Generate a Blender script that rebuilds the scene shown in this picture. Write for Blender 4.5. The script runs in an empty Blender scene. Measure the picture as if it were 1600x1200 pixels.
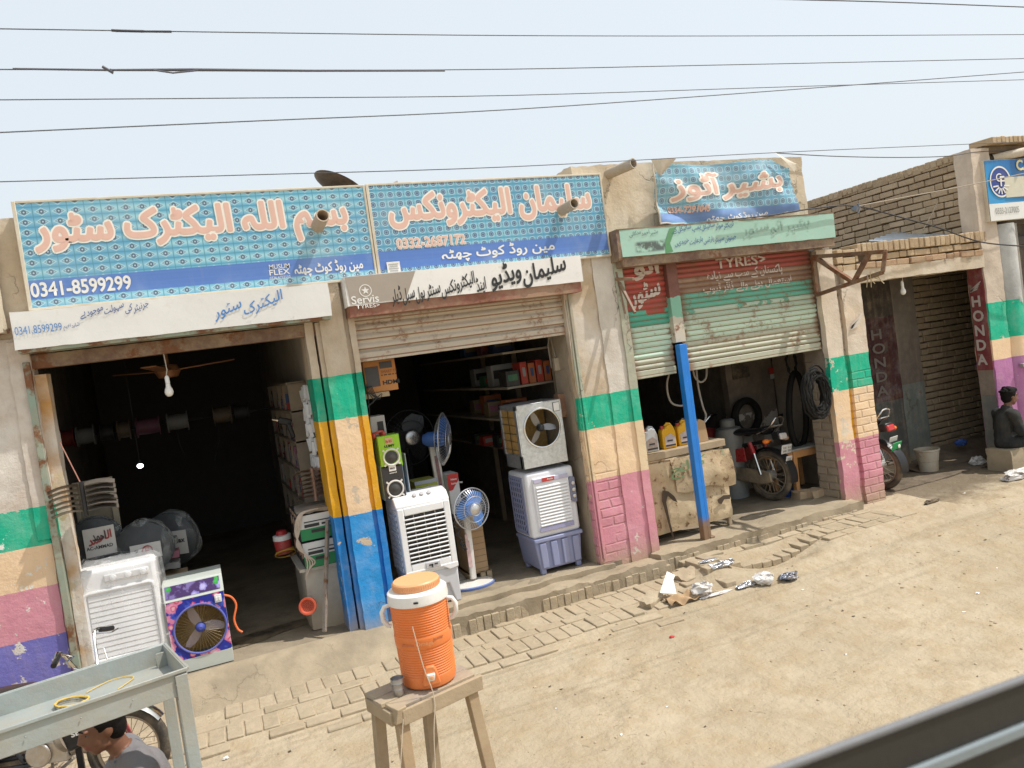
import bpy, bmesh, math, random
from mathutils import Vector, Matrix, Euler, noise as mnoise
S = bpy.context.scene
COL = S.collection
R = math.radians
PI = math.pi
V3 = Vector
random.seed(7)

# ---------------------------------------------------------------- camera
FPX = 1200.0
ROLL = math.atan(.1405); YAW = R(22.2); PITCH = R(-2.35)
CAM = V3((0, -6.25, 2.05))
fw = V3((math.sin(YAW)*math.cos(PITCH), math.cos(YAW)*math.cos(PITCH), math.sin(PITCH)))
rt0 = V3((math.cos(YAW), -math.sin(YAW), 0)); up0 = rt0.cross(fw)
ix = math.cos(ROLL)*rt0 - math.sin(ROLL)*up0
iy = -math.sin(ROLL)*rt0 - math.cos(ROLL)*up0
cd = bpy.data.cameras.new('camera'); cam = bpy.data.objects.new('camera', cd); COL.objects.link(cam)
cam.matrix_world = Matrix(((ix.x, -iy.x, -fw.x, CAM.x), (ix.y, -iy.y, -fw.y, CAM.y), (ix.z, -iy.z, -fw.z, CAM.z), (0, 0, 0, 1)))
cd.sensor_width = 36; cd.lens = FPX/1600*36; cd.clip_start = .05; cd.clip_end = 2000
cd.dof.use_dof = True; cd.dof.focus_distance = 7.0; cd.dof.aperture_fstop = 5.0
S.camera = cam

def at(px, py, y):      # the point of the plane Y = y seen at photo pixel (px, py)
    d = fw + ix*((px-800)/FPX) + iy*((py-600)/FPX)
    return CAM + d*((y-CAM.y)/d.y)
def atz(px, py, z):
    d = fw + ix*((px-800)/FPX) + iy*((py-600)/FPX)
    return CAM + d*((z-CAM.z)/d.z)

# ---------------------------------------------------------------- light
SUN_TO = V3((2.2, -1.0, 4.0)).normalized()
w = bpy.data.worlds.new('World'); S.world = w; w.use_nodes = True
nt = w.node_tree; bg = nt.nodes['Background']
sky = nt.nodes.new('ShaderNodeTexSky'); sky.sky_type = 'NISHITA'; sky.sun_disc = False
sky.sun_elevation = math.asin(SUN_TO.z); sky.sun_rotation = math.atan2(SUN_TO.x, SUN_TO.y)
sky.air_density = 1.4; sky.dust_density = 6.0; sky.ozone_density = 1.6; sky.altitude = 50
hz = nt.nodes.new('ShaderNodeMix'); hz.data_type = 'RGBA'; hz.inputs[0].default_value = .80      # thin bright haze over the whole sky
nt.links.new(sky.outputs[0], hz.inputs[6]); hz.inputs[7].default_value = (5.75, 6.2, 6.55, 1)
nt.links.new(hz.outputs[2], bg.inputs[0]); bg.inputs[1].default_value = 0.12
sl = bpy.data.lights.new('sun', 'SUN'); sl.energy = 3.3; sl.angle = R(.6); sl.color = (1, .965, .915)
so = bpy.data.objects.new('sun', sl); COL.objects.link(so); so.location = (5, -5, 12)
so.rotation_euler = (-SUN_TO).to_track_quat('-Z', 'Y').to_euler()
S.view_settings.view_transform = 'Standard'; S.view_settings.look = 'None'
S.view_settings.exposure = 0.38; S.view_settings.gamma = 1
S.render.engine = 'CYCLES'
S.cycles.use_denoising = True
S.cycles.max_bounces = 6; S.cycles.diffuse_bounces = 4; S.cycles.transparent_max_bounces = 8
S.cycles.sample_clamp_indirect = 6

# ---------------------------------------------------------------- node helper
class N:
    def __init__(s, nt, so): s.nt = nt; s.so = so
    def _m(s, op, *a):
        n = s.nt.nodes.new('ShaderNodeMath'); n.operation = op
        for i, x in enumerate((s,)+a):
            if isinstance(x, N): s.nt.links.new(x.so, n.inputs[i])
            else: n.inputs[i].default_value = x
        return N(s.nt, n.outputs[0])
    def __add__(s, o): return s._m('ADD', o)
    __radd__ = __add__
    def __sub__(s, o): return s._m('SUBTRACT', o)
    def __rsub__(s, o): return s._m('MULTIPLY', -1.0)._m('ADD', o)
    def __mul__(s, o): return s._m('MULTIPLY', o)
    __rmul__ = __mul__
    def __truediv__(s, o): return s._m('DIVIDE', o)
    def gt(s, o): return s._m('GREATER_THAN', o)
    def lt(s, o): return s._m('LESS_THAN', o)
    def fr(s): return s._m('FRACT')
    def fl(s): return s._m('FLOOR')
    def ab(s): return s._m('ABSOLUTE')
    def mx(s, o): return s._m('MAXIMUM', o)
    def mn(s, o): return s._m('MINIMUM', o)
    def sin(s): return s._m('SINE')
    def sqrt(s): return s._m('SQRT')
    def ss(s, a, b):
        n = s.nt.nodes.new('ShaderNodeMapRange'); n.interpolation_type = 'SMOOTHSTEP'
        s.nt.links.new(s.so, n.inputs[0]); n.inputs[1].default_value = a; n.inputs[2].default_value = b
        if a > b: n.inputs[1].default_value = b; n.inputs[2].default_value = a; n.inputs[3].default_value = 1; n.inputs[4].default_value = 0
        return N(s.nt, n.outputs[0])
class MT:                                  # one material under construction
    def __init__(s, name):
        s.m = bpy.data.materials.new(name); s.m.use_nodes = True
        s.nt = s.m.node_tree; s.b = s.nt.nodes['Principled BSDF']
    def xyz(s, kind='world'):
        if kind == 'world':
            g = s.nt.nodes.new('ShaderNodeNewGeometry'); o = g.outputs['Position']
        else:
            g = s.nt.nodes.new('ShaderNodeTexCoord'); o = g.outputs['Object']
        s.vec = o
        q = s.nt.nodes.new('ShaderNodeSeparateXYZ'); s.nt.links.new(o, q.inputs[0])
        return [N(s.nt, q.outputs[i]) for i in range(3)]
    def comb(s, x, y, z):
        c = s.nt.nodes.new('ShaderNodeCombineXYZ')
        for i, a in enumerate((x, y, z)):
            if isinstance(a, N): s.nt.links.new(a.so, c.inputs[i])
            else: c.inputs[i].default_value = a
        return c.outputs[0]
    def noise(s, scale, detail=4, rough=.6, vec=None, dist=0):
        n = s.nt.nodes.new('ShaderNodeTexNoise'); n.inputs['Scale'].default_value = scale
        n.inputs['Detail'].default_value = detail; n.inputs['Roughness'].default_value = rough; n.inputs['Distortion'].default_value = dist
        s.nt.links.new(vec or s.vec, n.inputs['Vector']); return N(s.nt, n.outputs[0])
    def vor(s, scale, vec=None, feat='F1', out=0, rnd=1):
        n = s.nt.nodes.new('ShaderNodeTexVoronoi'); n.feature = feat; n.inputs['Scale'].default_value = scale
        n.inputs['Randomness'].default_value = rnd
        s.nt.links.new(vec or s.vec, n.inputs['Vector']); return N(s.nt, n.outputs[out])
    def island(s):
        g = s.nt.nodes.new('ShaderNodeNewGeometry'); return N(s.nt, g.outputs['Random Per Island'])
    def mix(s, f, a, b, mode='MIX'):
        n = s.nt.nodes.new('ShaderNodeMix'); n.data_type = 'RGBA'; n.blend_type = mode
        for k, x in ((0, f), (6, a), (7, b)):
            if isinstance(x, N): s.nt.links.new(x.so, n.inputs[k])
            elif k == 0: n.inputs[k].default_value = x
            else: n.inputs[k].default_value = (*x[:3], 1)
        return N(s.nt, n.outputs[2])
    def mul(s, c, f):                      # colour times a scalar
        n = s.nt.nodes.new('ShaderNodeVectorMath'); n.operation = 'SCALE'
        if isinstance(c, N): s.nt.links.new(c.so, n.inputs[0])
        else: n.inputs[0].default_value = c[:3]
        if isinstance(f, N): s.nt.links.new(f.so, n.inputs[3])
        else: n.inputs[3].default_value = f
        return N(s.nt, n.outputs[0])
    def done(s, col, rough=.7, metal=0, bump=None, dist=.01, strength=1, spec=.4, **kw):
        for k, x in (('Base Color', col), ('Roughness', rough), ('Metallic', metal)):
            i = s.b.inputs[k]
            if isinstance(x, N): s.nt.links.new(x.so, i)
            elif k == 'Base Color': i.default_value = (*x[:3], 1)
            else: i.default_value = x
        s.b.inputs['Specular IOR Level'].default_value = spec
        for k, x in kw.items(): s.b.inputs[k.replace('_', ' ')].default_value = x
        if bump is not None:
            n = s.nt.nodes.new('ShaderNodeBump'); n.inputs['Distance'].default_value = dist; n.inputs['Strength'].default_value = strength
            s.nt.links.new(bump.so, n.inputs['Height']); s.nt.links.new(n.outputs[0], s.b.inputs['Normal'])
        return s.m

DUST = (.40, .31, .20)
_mc = {}
def paint(name, col, rough=.5, metal=0, var=.25, scale=9, dust=.25, bump=.002, rust=0, spec=.4, **kw):
    if name in _mc: return _mc[name]
    t = MT(name); t.xyz('obj')
    n = t.noise(scale, 5); n2 = t.noise(scale*4.3, 4, .7)
    c = t.mul(col, (n-.5)*(var*2)+1.0)
    d = t.noise(scale*.45, 6, .65)
    if dust: c = t.mix((d+n2*.35).ss(.48, .9)*min(1, dust*2.4), c, DUST)
    if rust: c = t.mix((t.noise(scale*.8, 7, .7)).ss(.62-rust*.3, .7-rust*.2), c, t.mix(n2, (.10, .035, .015), (.28, .12, .05)))
    rr = (n2-.5)*.25+rough
    _mc[name] = t.done(c, rr, metal, n2+n*.7, bump, .7, spec, **kw); return _mc[name]

def plaster(name, base, bands=(), peel=.35, patch=None, scale=1.0, brick=0, low=None, btop=9, crack=.5):
    """painted plaster: bands = [(z_top, colour), ...] from the lowest up; above the last one the base colour"""
    t = MT(name); x, y, z = t.xyz()
    n1 = t.noise(1.7*scale, 5); n2 = t.noise(9*scale, 6, .65); n3 = t.noise(46*scale, 4, .7)
    streak = t.noise(1, 4, .6, t.comb(x*14, y*14, z*1.3))
    old = t.mix(n1.ss(.35, .7), base, patch or tuple(c*.72 for c in base))
    old = t.mul(old, (n2-.5)*.5+1.0)
    old = t.mix((streak*.6+n2*.5).ss(.62, .86)*.5, old, (.23, .17, .11))
    zz = z+(n2-.5)*.018; worn = t.noise(3.3*scale, 7, .7).ss(.47, .74)*.42
    c = old
    for k in range(len(bands)-1, -1, -1):
        zt, bc = bands[k]
        pc = t.mul(t.mix(worn, bc, tuple(min(.85, q*.62+.24) for q in bc)), (n2-.5)*.34+(n1-.5)*.22+(streak-.5)*.25+1.0)
        c = t.mix(zz.lt(zt), c, pc)
    if bands:
        hole = (t.noise(5.2*scale, 6, .62)+(n3-.5)*.12).ss(.66-.10*peel, .675-.10*peel)
        c = t.mix(hole*zz.lt(bands[-1][0]), c, t.mix(n1.ss(.4, .6), tuple(min(.75, q*1.15) for q in base), old))
    h = n2*.8+n3*.25
    if brick:
        row = (z/.083); off = row.fl()*.5
        fx = ((x+y*.9)/.24+off+(n2-.5)*.10).fr(); fz = (row+(n2-.5)*.22).fr()
        jo = ((fx-.5).ab().ss(.43, .49)).mx((fz-.5).ab().ss(.36, .48))
        jm = jo*(t.noise(1.9, 3).ss(.52-brick*.3, .62-brick*.3))*(z+(n2-.5)*.2).lt(btop)
        c = t.mix(jm*.18, c, (.22, .13, .09)); h = h-jm*.75
    c = t.mix((streak*.55+n2*.5).ss(.46, .78)*.26, c, DUST)
    crk = t.vor(2.3, t.comb(x+(n2-.5)*.3, y, z*.55+(n1-.5)*.5), 'DISTANCE_TO_EDGE').ss(.012, .004)*t.noise(1.1, 2).ss(.53, .62)
    c = t.mix(crk*(crack*.9), c, (.12, .08, .05)); h = h-crk*(1.1*crack)
    dirt = ((n2*.22-z+(low if low is not None else .02)).ss(-.12, .25))
    c = t.mix(dirt*.85, c, DUST)
    return t.done(c, .85, 0, h, .012, .9, .2)

# ---------------------------------------------------------------- mesh helper
class MB:
    def __init__(s): s.v = []; s.f = []; s.m = []; s.mi = 0; s.X = Matrix()
    def add(s, vs, fs):
        k = len(s.v); s.v += [s.X @ V3(p) for p in vs]
        for q in fs: s.f.append([k+i for i in q]); s.m.append(s.mi)
    def box(s, x0, x1, y0, y1, z0, z1):
        s.add([(x0, y0, z0), (x1, y0, z0), (x1, y1, z0), (x0, y1, z0), (x0, y0, z1), (x1, y0, z1), (x1, y1, z1), (x0, y1, z1)],
              [(0, 3, 2, 1), (4, 5, 6, 7), (0, 1, 5, 4), (1, 2, 6, 5), (2, 3, 7, 6), (3, 0, 4, 7)])
    def bx(s, c, d, rot=(0, 0, 0)):
        o = s.X; s.X = o @ Matrix.Translation(c) @ Euler(rot).to_matrix().to_4x4()
        s.box(-d[0]/2, d[0]/2, -d[1]/2, d[1]/2, -d[2]/2, d[2]/2); s.X = o
    def bar(s, a, b, wd, th, up=(0, 0, 1)):      # a square bar from a to b
        a = V3(a); b = V3(b); d = (b-a); L = d.length; d.normalize(); u = V3(up)
        if abs(d.dot(u)) > .98: u = V3((0, 1, 0))
        r = d.cross(u).normalized(); u = r.cross(d)
        M = Matrix(((d.x, r.x, u.x, a.x), (d.y, r.y, u.y, a.y), (d.z, r.z, u.z, a.z), (0, 0, 0, 1)))
        o = s.X; s.X = o @ M; s.box(0, L, -wd/2, wd/2, -th/2, th/2); s.X = o
    def tube(s, pts, r, n=8, closed=False, cap=True):
        pts = [V3(p) for p in pts]
        if 4 <= len(pts) < 14 and not closed and not isinstance(r, (list, tuple)) and r <= .012:      # cords and wires bend smoothly
            q = [pts[0]]+pts+[pts[-1]]; pts = [.5*((2*q[i])+(q[i+1]-q[i-1])*t_+(2*q[i-1]-5*q[i]+4*q[i+1]-q[i+2])*t_*t_+(3*q[i]-q[i-1]-3*q[i+1]+q[i+2])*t_**3) for i in range(1, len(q)-2) for t_ in (0, .2, .4, .6, .8)]+[pts[-1]]
        k = len(pts); rs = r if isinstance(r, (list, tuple)) else [r]*k
        up = None; rings = []
        for i, p in enumerate(pts):
            a = pts[i-1] if (i or closed) else p; b = pts[(i+1) % k] if (i < k-1 or closed) else p
            d = (b-a).normalized()
            if up is None:
                up = V3((0, 0, 1)) if abs(d.z) < .9 else V3((1, 0, 0))
            r1 = d.cross(up).normalized(); up = r1.cross(d).normalized()
            rings.append([p+(r1*math.cos(2*PI*j/n)+up*math.sin(2*PI*j/n))*rs[i] for j in range(n)])
        fs = []
        for i in range(k if closed else k-1):
            for j in range(n):
                fs.append((i*n+j, i*n+(j+1) % n, ((i+1) % k)*n+(j+1) % n, ((i+1) % k)*n+j))
        if cap and not closed: fs += [tuple(range(n))[::-1], tuple((k-1)*n+j for j in range(n))]
        s.add([q for g in rings for q in g], fs)
    def lathe(s, prof, n=28, M=None, cap=True, arc=1.0):
        o = s.X
        if M is not None: s.X = o @ M
        k = len(prof); na = n if arc == 1 else n+1
        vs = [(r*math.cos(2*PI*arc*j/n), r*math.sin(2*PI*arc*j/n), z) for r, z in prof for j in range(na)]
        fs = [(i*na+j, i*na+(j+1) % na, (i+1)*na+(j+1) % na, (i+1)*na+j) for i in range(k-1) for j in range(n)]
        if cap and arc == 1:
            if prof[0][0] > 1e-4: fs.append(tuple(range(n))[::-1])
            if prof[-1][0] > 1e-4: fs.append(tuple((k-1)*n+j for j in range(n)))
        s.add(vs, fs); s.X = o
    def prism(s, poly, d0, d1, ax='y'):        # poly in (u, v): 'y': (x, z), 'x': (y, z), 'z': (x, y)
        def P(u, v, d): return {'y': (u, d, v), 'x': (d, u, v), 'z': (u, v, d)}[ax]
        k = len(poly)
        s.add([P(u, v, d0) for u, v in poly]+[P(u, v, d1) for u, v in poly],
              [tuple(range(k)), tuple(range(2*k-1, k-1, -1))]+[(i, i+k, (i+1) % k+k, (i+1) % k) for i in range(k)])
    def ell(s, c, r, n=16, m=10, rot=None):
        o = s.X
        s.X = o @ Matrix.Translation(c) @ (rot or Matrix()).to_4x4()
        vs = [(0, 0, -r[2])]; fs = []
        for i in range(1, m):
            a = -PI/2+PI*i/m
            vs += [(r[0]*math.cos(a)*math.cos(2*PI*j/n), r[1]*math.cos(a)*math.sin(2*PI*j/n), r[2]*math.sin(a)) for j in range(n)]
        vs.append((0, 0, r[2]))
        for j in range(n): fs.append((0, 1+(j+1) % n, 1+j))
        for i in range(m-2):
            for j in range(n): fs.append((1+i*n+j, 1+i*n+(j+1) % n, 1+(i+1)*n+(j+1) % n, 1+(i+1)*n+j))
        t = len(vs)-1
        for j in range(n): fs.append((t, 1+(m-2)*n+j, 1+(m-2)*n+(j+1) % n))
        s.add(vs, fs); s.X = o
    def torus(s, c, Rr, r, rot=None, n=36, m=10, sx=1, sz=1, arc=1.0):
        rot = (rot or Matrix()).to_4x4(); M = Matrix.Translation(c) @ rot
        k = n if arc == 1 else n+1
        s.tube([M @ V3((Rr*sx*math.cos(2*PI*arc*i/n), 0, Rr*sz*math.sin(2*PI*arc*i/n))) for i in range(k)], r, m, arc == 1)
    def grid(s, f, nu, nv):
        s.add([f(i/nu, j/nv) for j in range(nv+1) for i in range(nu+1)],
              [(j*(nu+1)+i, j*(nu+1)+i+1, (j+1)*(nu+1)+i+1, (j+1)*(nu+1)+i) for j in range(nv) for i in range(nu)])
    def rough(s, x0, x1, y0, y1, z0, z1, amp=.006, step=.07, fr=5):   # a box with worn, uneven faces
        def g(a, b): return max(1, min(60, round((b-a)/step)))
        nx, ny, nz = g(x0, x1), g(y0, y1), g(z0, z1); idx = {}; vs = []; fs = []
        def vid(i, j, k):
            if (i, j, k) not in idx:
                p = V3((x0+(x1-x0)*i/nx, y0+(y1-y0)*j/ny, z0+(z1-z0)*k/nz))
                p += V3(mnoise.noise_vector(p*fr+V3((3, 7, 1))))*amp
                if ((i in (0, nx))+(j in (0, ny))+(k in (0, nz))) > 1: p += V3(mnoise.noise_vector(p*19))*amp*.9
                idx[(i, j, k)] = len(vs); vs.append(p)
            return idx[(i, j, k)]
        for i in range(nx):
            for k in range(nz):
                fs.append((vid(i, 0, k), vid(i+1, 0, k), vid(i+1, 0, k+1), vid(i, 0, k+1))); fs.append((vid(i+1, ny, k), vid(i, ny, k), vid(i, ny, k+1), vid(i+1, ny, k+1)))
        for j in range(ny):
            for k in range(nz):
                fs.append((vid(0, j+1, k), vid(0, j, k), vid(0, j, k+1), vid(0, j+1, k+1))); fs.append((vid(nx, j, k), vid(nx, j+1, k), vid(nx, j+1, k+1), vid(nx, j, k+1)))
        for i in range(nx):
            for j in range(ny):
                fs.append((vid(i, j, nz), vid(i+1, j, nz), vid(i+1, j+1, nz), vid(i, j+1, nz))); fs.append((vid(i, j+1, 0), vid(i+1, j+1, 0), vid(i+1, j, 0), vid(i, j, 0)))
        s.add(vs, fs)
    def build(s, name, mat, parent=None, bevel=0, smooth=True, W=True, ang=38, sub=0, seg=2):
        """W: the points are world points; otherwise they are in the parent's own frame"""
        me = bpy.data.meshes.new(name)
        vs = s.v
        if parent is not None and W:
            q = parent; M = Matrix()
            while q is not None: M = q.matrix_basis @ M; q = q.parent
            M.invert(); vs = [M @ p for p in vs]
        me.from_pydata([tuple(p) for p in vs], [], s.f)
        mats = mat if isinstance(mat, (list, tuple)) else [mat]
        for x in mats: me.materials.append(x)
        for p, i in zip(me.polygons, s.m): p.material_index = i
        bm = bmesh.new(); bm.from_mesh(me); bmesh.ops.recalc_face_normals(bm, faces=bm.faces)
        if smooth:
            for f in bm.faces: f.smooth = True
            for e in bm.edges:
                if len(e.link_faces) == 2 and e.calc_face_angle(0) > R(ang): e.smooth = False
        bm.to_mesh(me); bm.free()
        o = bpy.data.objects.new(name, me); COL.objects.link(o)
        if parent is not None: o.parent = parent
        if bevel:
            b = o.modifiers.new('bevel', 'BEVEL'); b.width = bevel; b.segments = seg; b.limit_method = 'ANGLE'; b.angle_limit = R(40)
        if sub:
            b = o.modifiers.new('sub', 'SUBSURF'); b.levels = sub; b.render_levels = sub
        return o

def T(name, label, cat, loc=(0, 0, 0), rz=0, group=None, rot=None):
    o = bpy.data.objects.new(name, None); COL.objects.link(o); o.empty_display_size = .1
    o.location = loc; o.rotation_euler = rot or (0, 0, rz); o['label'] = label; o['category'] = cat
    if group: o['group'] = group
    bpy.context.view_layer.update()
    return o
def tag(o, label, cat, group=None):
    o['label'] = label; o['category'] = cat
    if group: o['group'] = group
    return o
def kind(o, k): o['kind'] = k; return o

# ---------------------------------------------------------------- lettering
AR = {'ا': 'FE8DFE8E', 'آ': 'FE81FE82', 'ب': 'FE8FFE90FE91FE92', 'پ': 'FB56FB57FB58FB59', 'ت': 'FE95FE96FE97FE98', 'ٹ': 'FB66FB67FB68FB69', 'ج': 'FE9DFE9EFE9FFEA0', 'چ': 'FB7AFB7BFB7CFB7D', 'ح': 'FEA1FEA2FEA3FEA4', 'خ': 'FEA5FEA6FEA7FEA8', 'د': 'FEA9FEAA', 'ڈ': 'FB88FB89', 'ر': 'FEADFEAE', 'ڑ': 'FB8CFB8D', 'ز': 'FEAFFEB0', 'س': 'FEB1FEB2FEB3FEB4', 'ش': 'FEB5FEB6FEB7FEB8', 'ع': 'FEC9FECAFECBFECC', 'ک': 'FB8EFB8FFB90FB91', 'گ': 'FB92FB93FB94FB95', 'ل': 'FEDDFEDEFEDFFEE0', 'م': 'FEE1FEE2FEE3FEE4', 'ن': 'FEE5FEE6FEE7FEE8', 'و': 'FEEDFEEE', 'ہ': 'FBA6FBA7FBA8FBA9', 'ھ': 'FBAAFBABFBACFBAD', 'ی': 'FBFCFBFDFBFEFBFF', 'ے': 'FBAEFBAF', 'ئ': 'FE89FE8AFE8BFE8C'}
AR = {k: [int(v[i:i+4], 16) for i in range(0, len(v), 4)] for k, v in AR.items()}
def shape_ar(s):
    out = []
    for i, c in enumerate(s):
        if c not in AR: out.append(c); continue
        p = i > 0 and len(AR.get(s[i-1], ())) == 4; n = len(AR[c]) == 4 and i+1 < len(s) and s[i+1] in AR
        out.append(chr(AR[c][(3 if n else 1) if p else (2 if n else 0)]))
    return ''.join(reversed(out))
def glyphs(body, bold, res=3):
    c = bpy.data.curves.new('t', 'FONT'); c.body = body; c.size = 1; c.offset = bold; c.fill_mode = 'FRONT'; c.resolution_u = res
    o = bpy.data.objects.new('t', c); COL.objects.link(o)
    me = bpy.data.meshes.new_from_object(o.evaluated_get(bpy.context.evaluated_depsgraph_get()))
    bpy.data.objects.remove(o); bpy.data.curves.remove(c)
    return me
def text(body, mat, parent, O, W, H, ux=(1, 0, 0), uy=(0, 0, 1), bold=.02, skew=0, lift=.0008, fn=None, cut=None, name='lettering', squash=None, keep=None):
    """flat lettering filling the box W x H whose lower left corner is O (world), right of the parent"""
    ar = any(ch in AR for ch in body)
    me = bpy.data.meshes.new(name)
    bm = bmesh.new(); wide = 0
    if bold > .012: wide = bold; bold = .004
    if ar and skew:                       # each word slides down to the left, as a brush writes it
        x = 0
        for wd in reversed(body.split(' ')):
            m2 = glyphs(shape_ar(wd), bold); k0 = len(bm.verts); bm.from_mesh(m2); bm.verts.ensure_lookup_table()
            vs = bm.verts[k0:]
            x0 = min(v.co.x for v in vs); x1 = max(v.co.x for v in vs)
            for v in vs: v.co.y += skew*(v.co.x-x0); v.co.x += x-x0
            x += x1-x0+.10
            bpy.data.meshes.remove(m2)
    else:
        m2 = glyphs(shape_ar(body) if ar else body, bold); bm.from_mesh(m2); bpy.data.meshes.remove(m2)
    xs = [v.co.x for v in bm.verts]; ys = [v.co.y for v in bm.verts]
    x0, x1, y0, y1 = min(xs), max(xs), min(ys), max(ys)
    sx = W/(x1-x0); sy = H/(y1-y0)
    ux = V3(ux); uy = V3(uy); nn = ux.cross(uy); O = V3(O)
    seen = set(); k = 0; lay = {}
    bm.verts.ensure_lookup_table()
    for v in bm.verts:
        if v in seen: continue
        st = [v]; seen.add(v); isl = []
        while st:
            q = st.pop(); isl.append(q)
            for e in q.link_edges:
                o2 = e.other_vert(q)
                if o2 not in seen: seen.add(o2); st.append(o2)
        for q in isl: lay[q] = k % 5
        k += 1
    for v in bm.verts: v.co = V3(((v.co.x-x0)*sx, (v.co.y-y0)*sy, lift+lay[v]*.00008))
    if wide:                              # a broader brush: the same strokes laid again around themselves
        g0 = bm.verts[:]+bm.edges[:]+bm.faces[:]; rings = [(wide, 12)]+([(wide*.5, 6)] if wide > .035 else []); n_ = 0
        for rr_, q in rings:
            for i in range(q):
                n_ += 1; du = bmesh.ops.duplicate(bm, geom=g0); dv = V3((rr_*math.cos(2*PI*i/q)*sx, rr_*math.sin(2*PI*i/q)*sy, .00003*n_))
                for v in du['geom']:
                    if isinstance(v, bmesh.types.BMVert): v.co += dv
    if cut:
        for a in range(1, int(W/cut)+1): bmesh.ops.bisect_plane(bm, geom=bm.verts[:]+bm.edges[:]+bm.faces[:], plane_co=(a*cut, 0, 0), plane_no=(1, 0, 0))
        for a in range(1, int(H/cut)+1): bmesh.ops.bisect_plane(bm, geom=bm.verts[:]+bm.edges[:]+bm.faces[:], plane_co=(0, a*cut, 0), plane_no=(0, 1, 0))
    if keep:                              # paint that only reached the ridges: keep(z) says where
        for p0, zs in (keep,):
            for zc in zs: bmesh.ops.bisect_plane(bm, geom=bm.verts[:]+bm.edges[:]+bm.faces[:], plane_co=(0, zc-O.z, 0), plane_no=(0, 1, 0))
            bmesh.ops.delete(bm, geom=[f for f in bm.faces if p0(O.z+f.calc_center_median().y) or mnoise.noise(f.calc_center_median()*38) > .36], context='FACES')
    for v in bm.verts:
        p = O+ux*v.co.x+uy*v.co.y; v.co = (fn(p) if fn else p)+nn*v.co.z
    if parent is not None:
        q = parent; M = Matrix()
        while q is not None: M = q.matrix_basis @ M; q = q.parent
        bm.transform(M.inverted())
    bm.to_mesh(me); bm.free(); me.materials.append(mat)
    o = bpy.data.objects.new(name, me); COL.objects.link(o); o.parent = parent
    return o
# ---------------------------------------------------------------- ground
def sstep(a, b, x):
    t = max(0, min(1, (x-a)/(b-a))); return t*t*(3-2*t)
def gz(x, y):          # height of the dirt yard: low by the electric shop, rising to the right
    z = -.25+.15*sstep(3.4, 6.8, x)*sstep(-2.5, -.3, y)
    z += .055*sstep(-1.2, -.75, y)*(1-sstep(3.5, 6.5, x))
    A = sstep(3.4, 6.8, x); z += .105*(1-A)*sstep(3.72, 4.1, x)*sstep(-.95, -.35, y)
    z -= .016*(math.exp(-((y+2.25+.12*math.sin(x*.7))/.13)**2)+math.exp(-((y+3.5+.10*math.sin(x*.5+1))/.15)**2))*(.6+.6*mnoise.noise(V3((x*1.4, y, 7))))
    pv = 1-.7*sstep(-1.15, -.95, y)*(1-sstep(6.0, 6.6, x))
    z += .018*mnoise.noise(V3((x*.9, y*.9, 0)))+pv*.014*mnoise.noise(V3((x*3.1, y*3.1, 4)))+pv*.004*mnoise.noise(V3((x*11, y*11, 4)))
    z -= .16*math.exp(-((x-4.68)**2/.26+(y+.52)**2/.045)); z += .022*math.exp(-((math.hypot((x-4.62)*.62, (y+.47)*1.25)-.46)/.10)**2)*(y < -.3)        # scraped hollow beside the loose slab
    z += .06*math.exp(-((x-4.0)**2/.05+(y+.52)**2/.03))
    return z
def mat_dirt():
    t = MT('dirt'); x, y, z = t.xyz()
    n1 = t.noise(.55, 6, .6); n2 = t.noise(4, 6, .65); n3 = t.noise(30, 5, .7); n4 = t.noise(110, 2, .6)
    c = t.mix(n1.ss(.36, .64), (.38, .313, .217), (.455, .378, .268))
    c = t.mix((n2+n3*.4).ss(.60, .86)*.55, c, (.35, .26, .155))
    tr = t.noise(1, 5, .65, t.comb(x*1.2+(n1-.5)*2, y*6.5, 0))
    c = t.mix(tr.ss(.56, .70)*.12, c, (.36, .27, .165))
    c = t.mix(n4.ss(.68, .76)*.3, c, (.25, .19, .12))
    c = t.mix(t.vor(26).ss(.10, .05)*t.noise(2.2, 3).ss(.5, .6)*.7, c, (.16, .12, .08))
    c = t.mix(t.noise(1.3, 5, .7, dist=.8).ss(.52, .72)*.38, c, (.29, .225, .145)); c = t.mix(t.noise(7, 5, .75).ss(.62, .72)*.35, c, (.55, .46, .33))
    damp = x.gt(6.95)*(y+(n2-.5)*.9+(n1-.5)*.6).ss(-.75, -.25)     # damp spill in front of the brick bay
    c = t.mix(damp*.72, c, (.11, .085, .06))
    return t.done(c, .95, 0, n3*.35+n2+n4*.12+tr*.6+t.noise(9, 3, .5)*1.1, .028, .85, .1)
DIRT = mat_dirt()
def coords(fine0, fine1, st, far):
    a = [fine0+st*i for i in range(int((fine1-fine0)/st)+1)]; g = st
    while a[-1] < far: g *= 1.5; a.append(a[-1]+g)
    g = st
    while a[0] > -far: g *= 1.5; a.insert(0, a[0]-g)
    return a
xs = coords(-2.2, 11, .05, 400); ys = coords(-5.2, 1.2, .05, 400)
m = MB()
m.add([(x, y, gz(x, y) if -60 < x < 60 and y < 1.2 else -.3) for y in ys for x in xs],
      [(j*len(xs)+i, j*len(xs)+i+1, (j+1)*len(xs)+i+1, (j+1)*len(xs)+i) for j in range(len(ys)-1) for i in range(len(xs)-1)])
kind(m.build('ground', DIRT, ang=180), 'structure')

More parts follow.
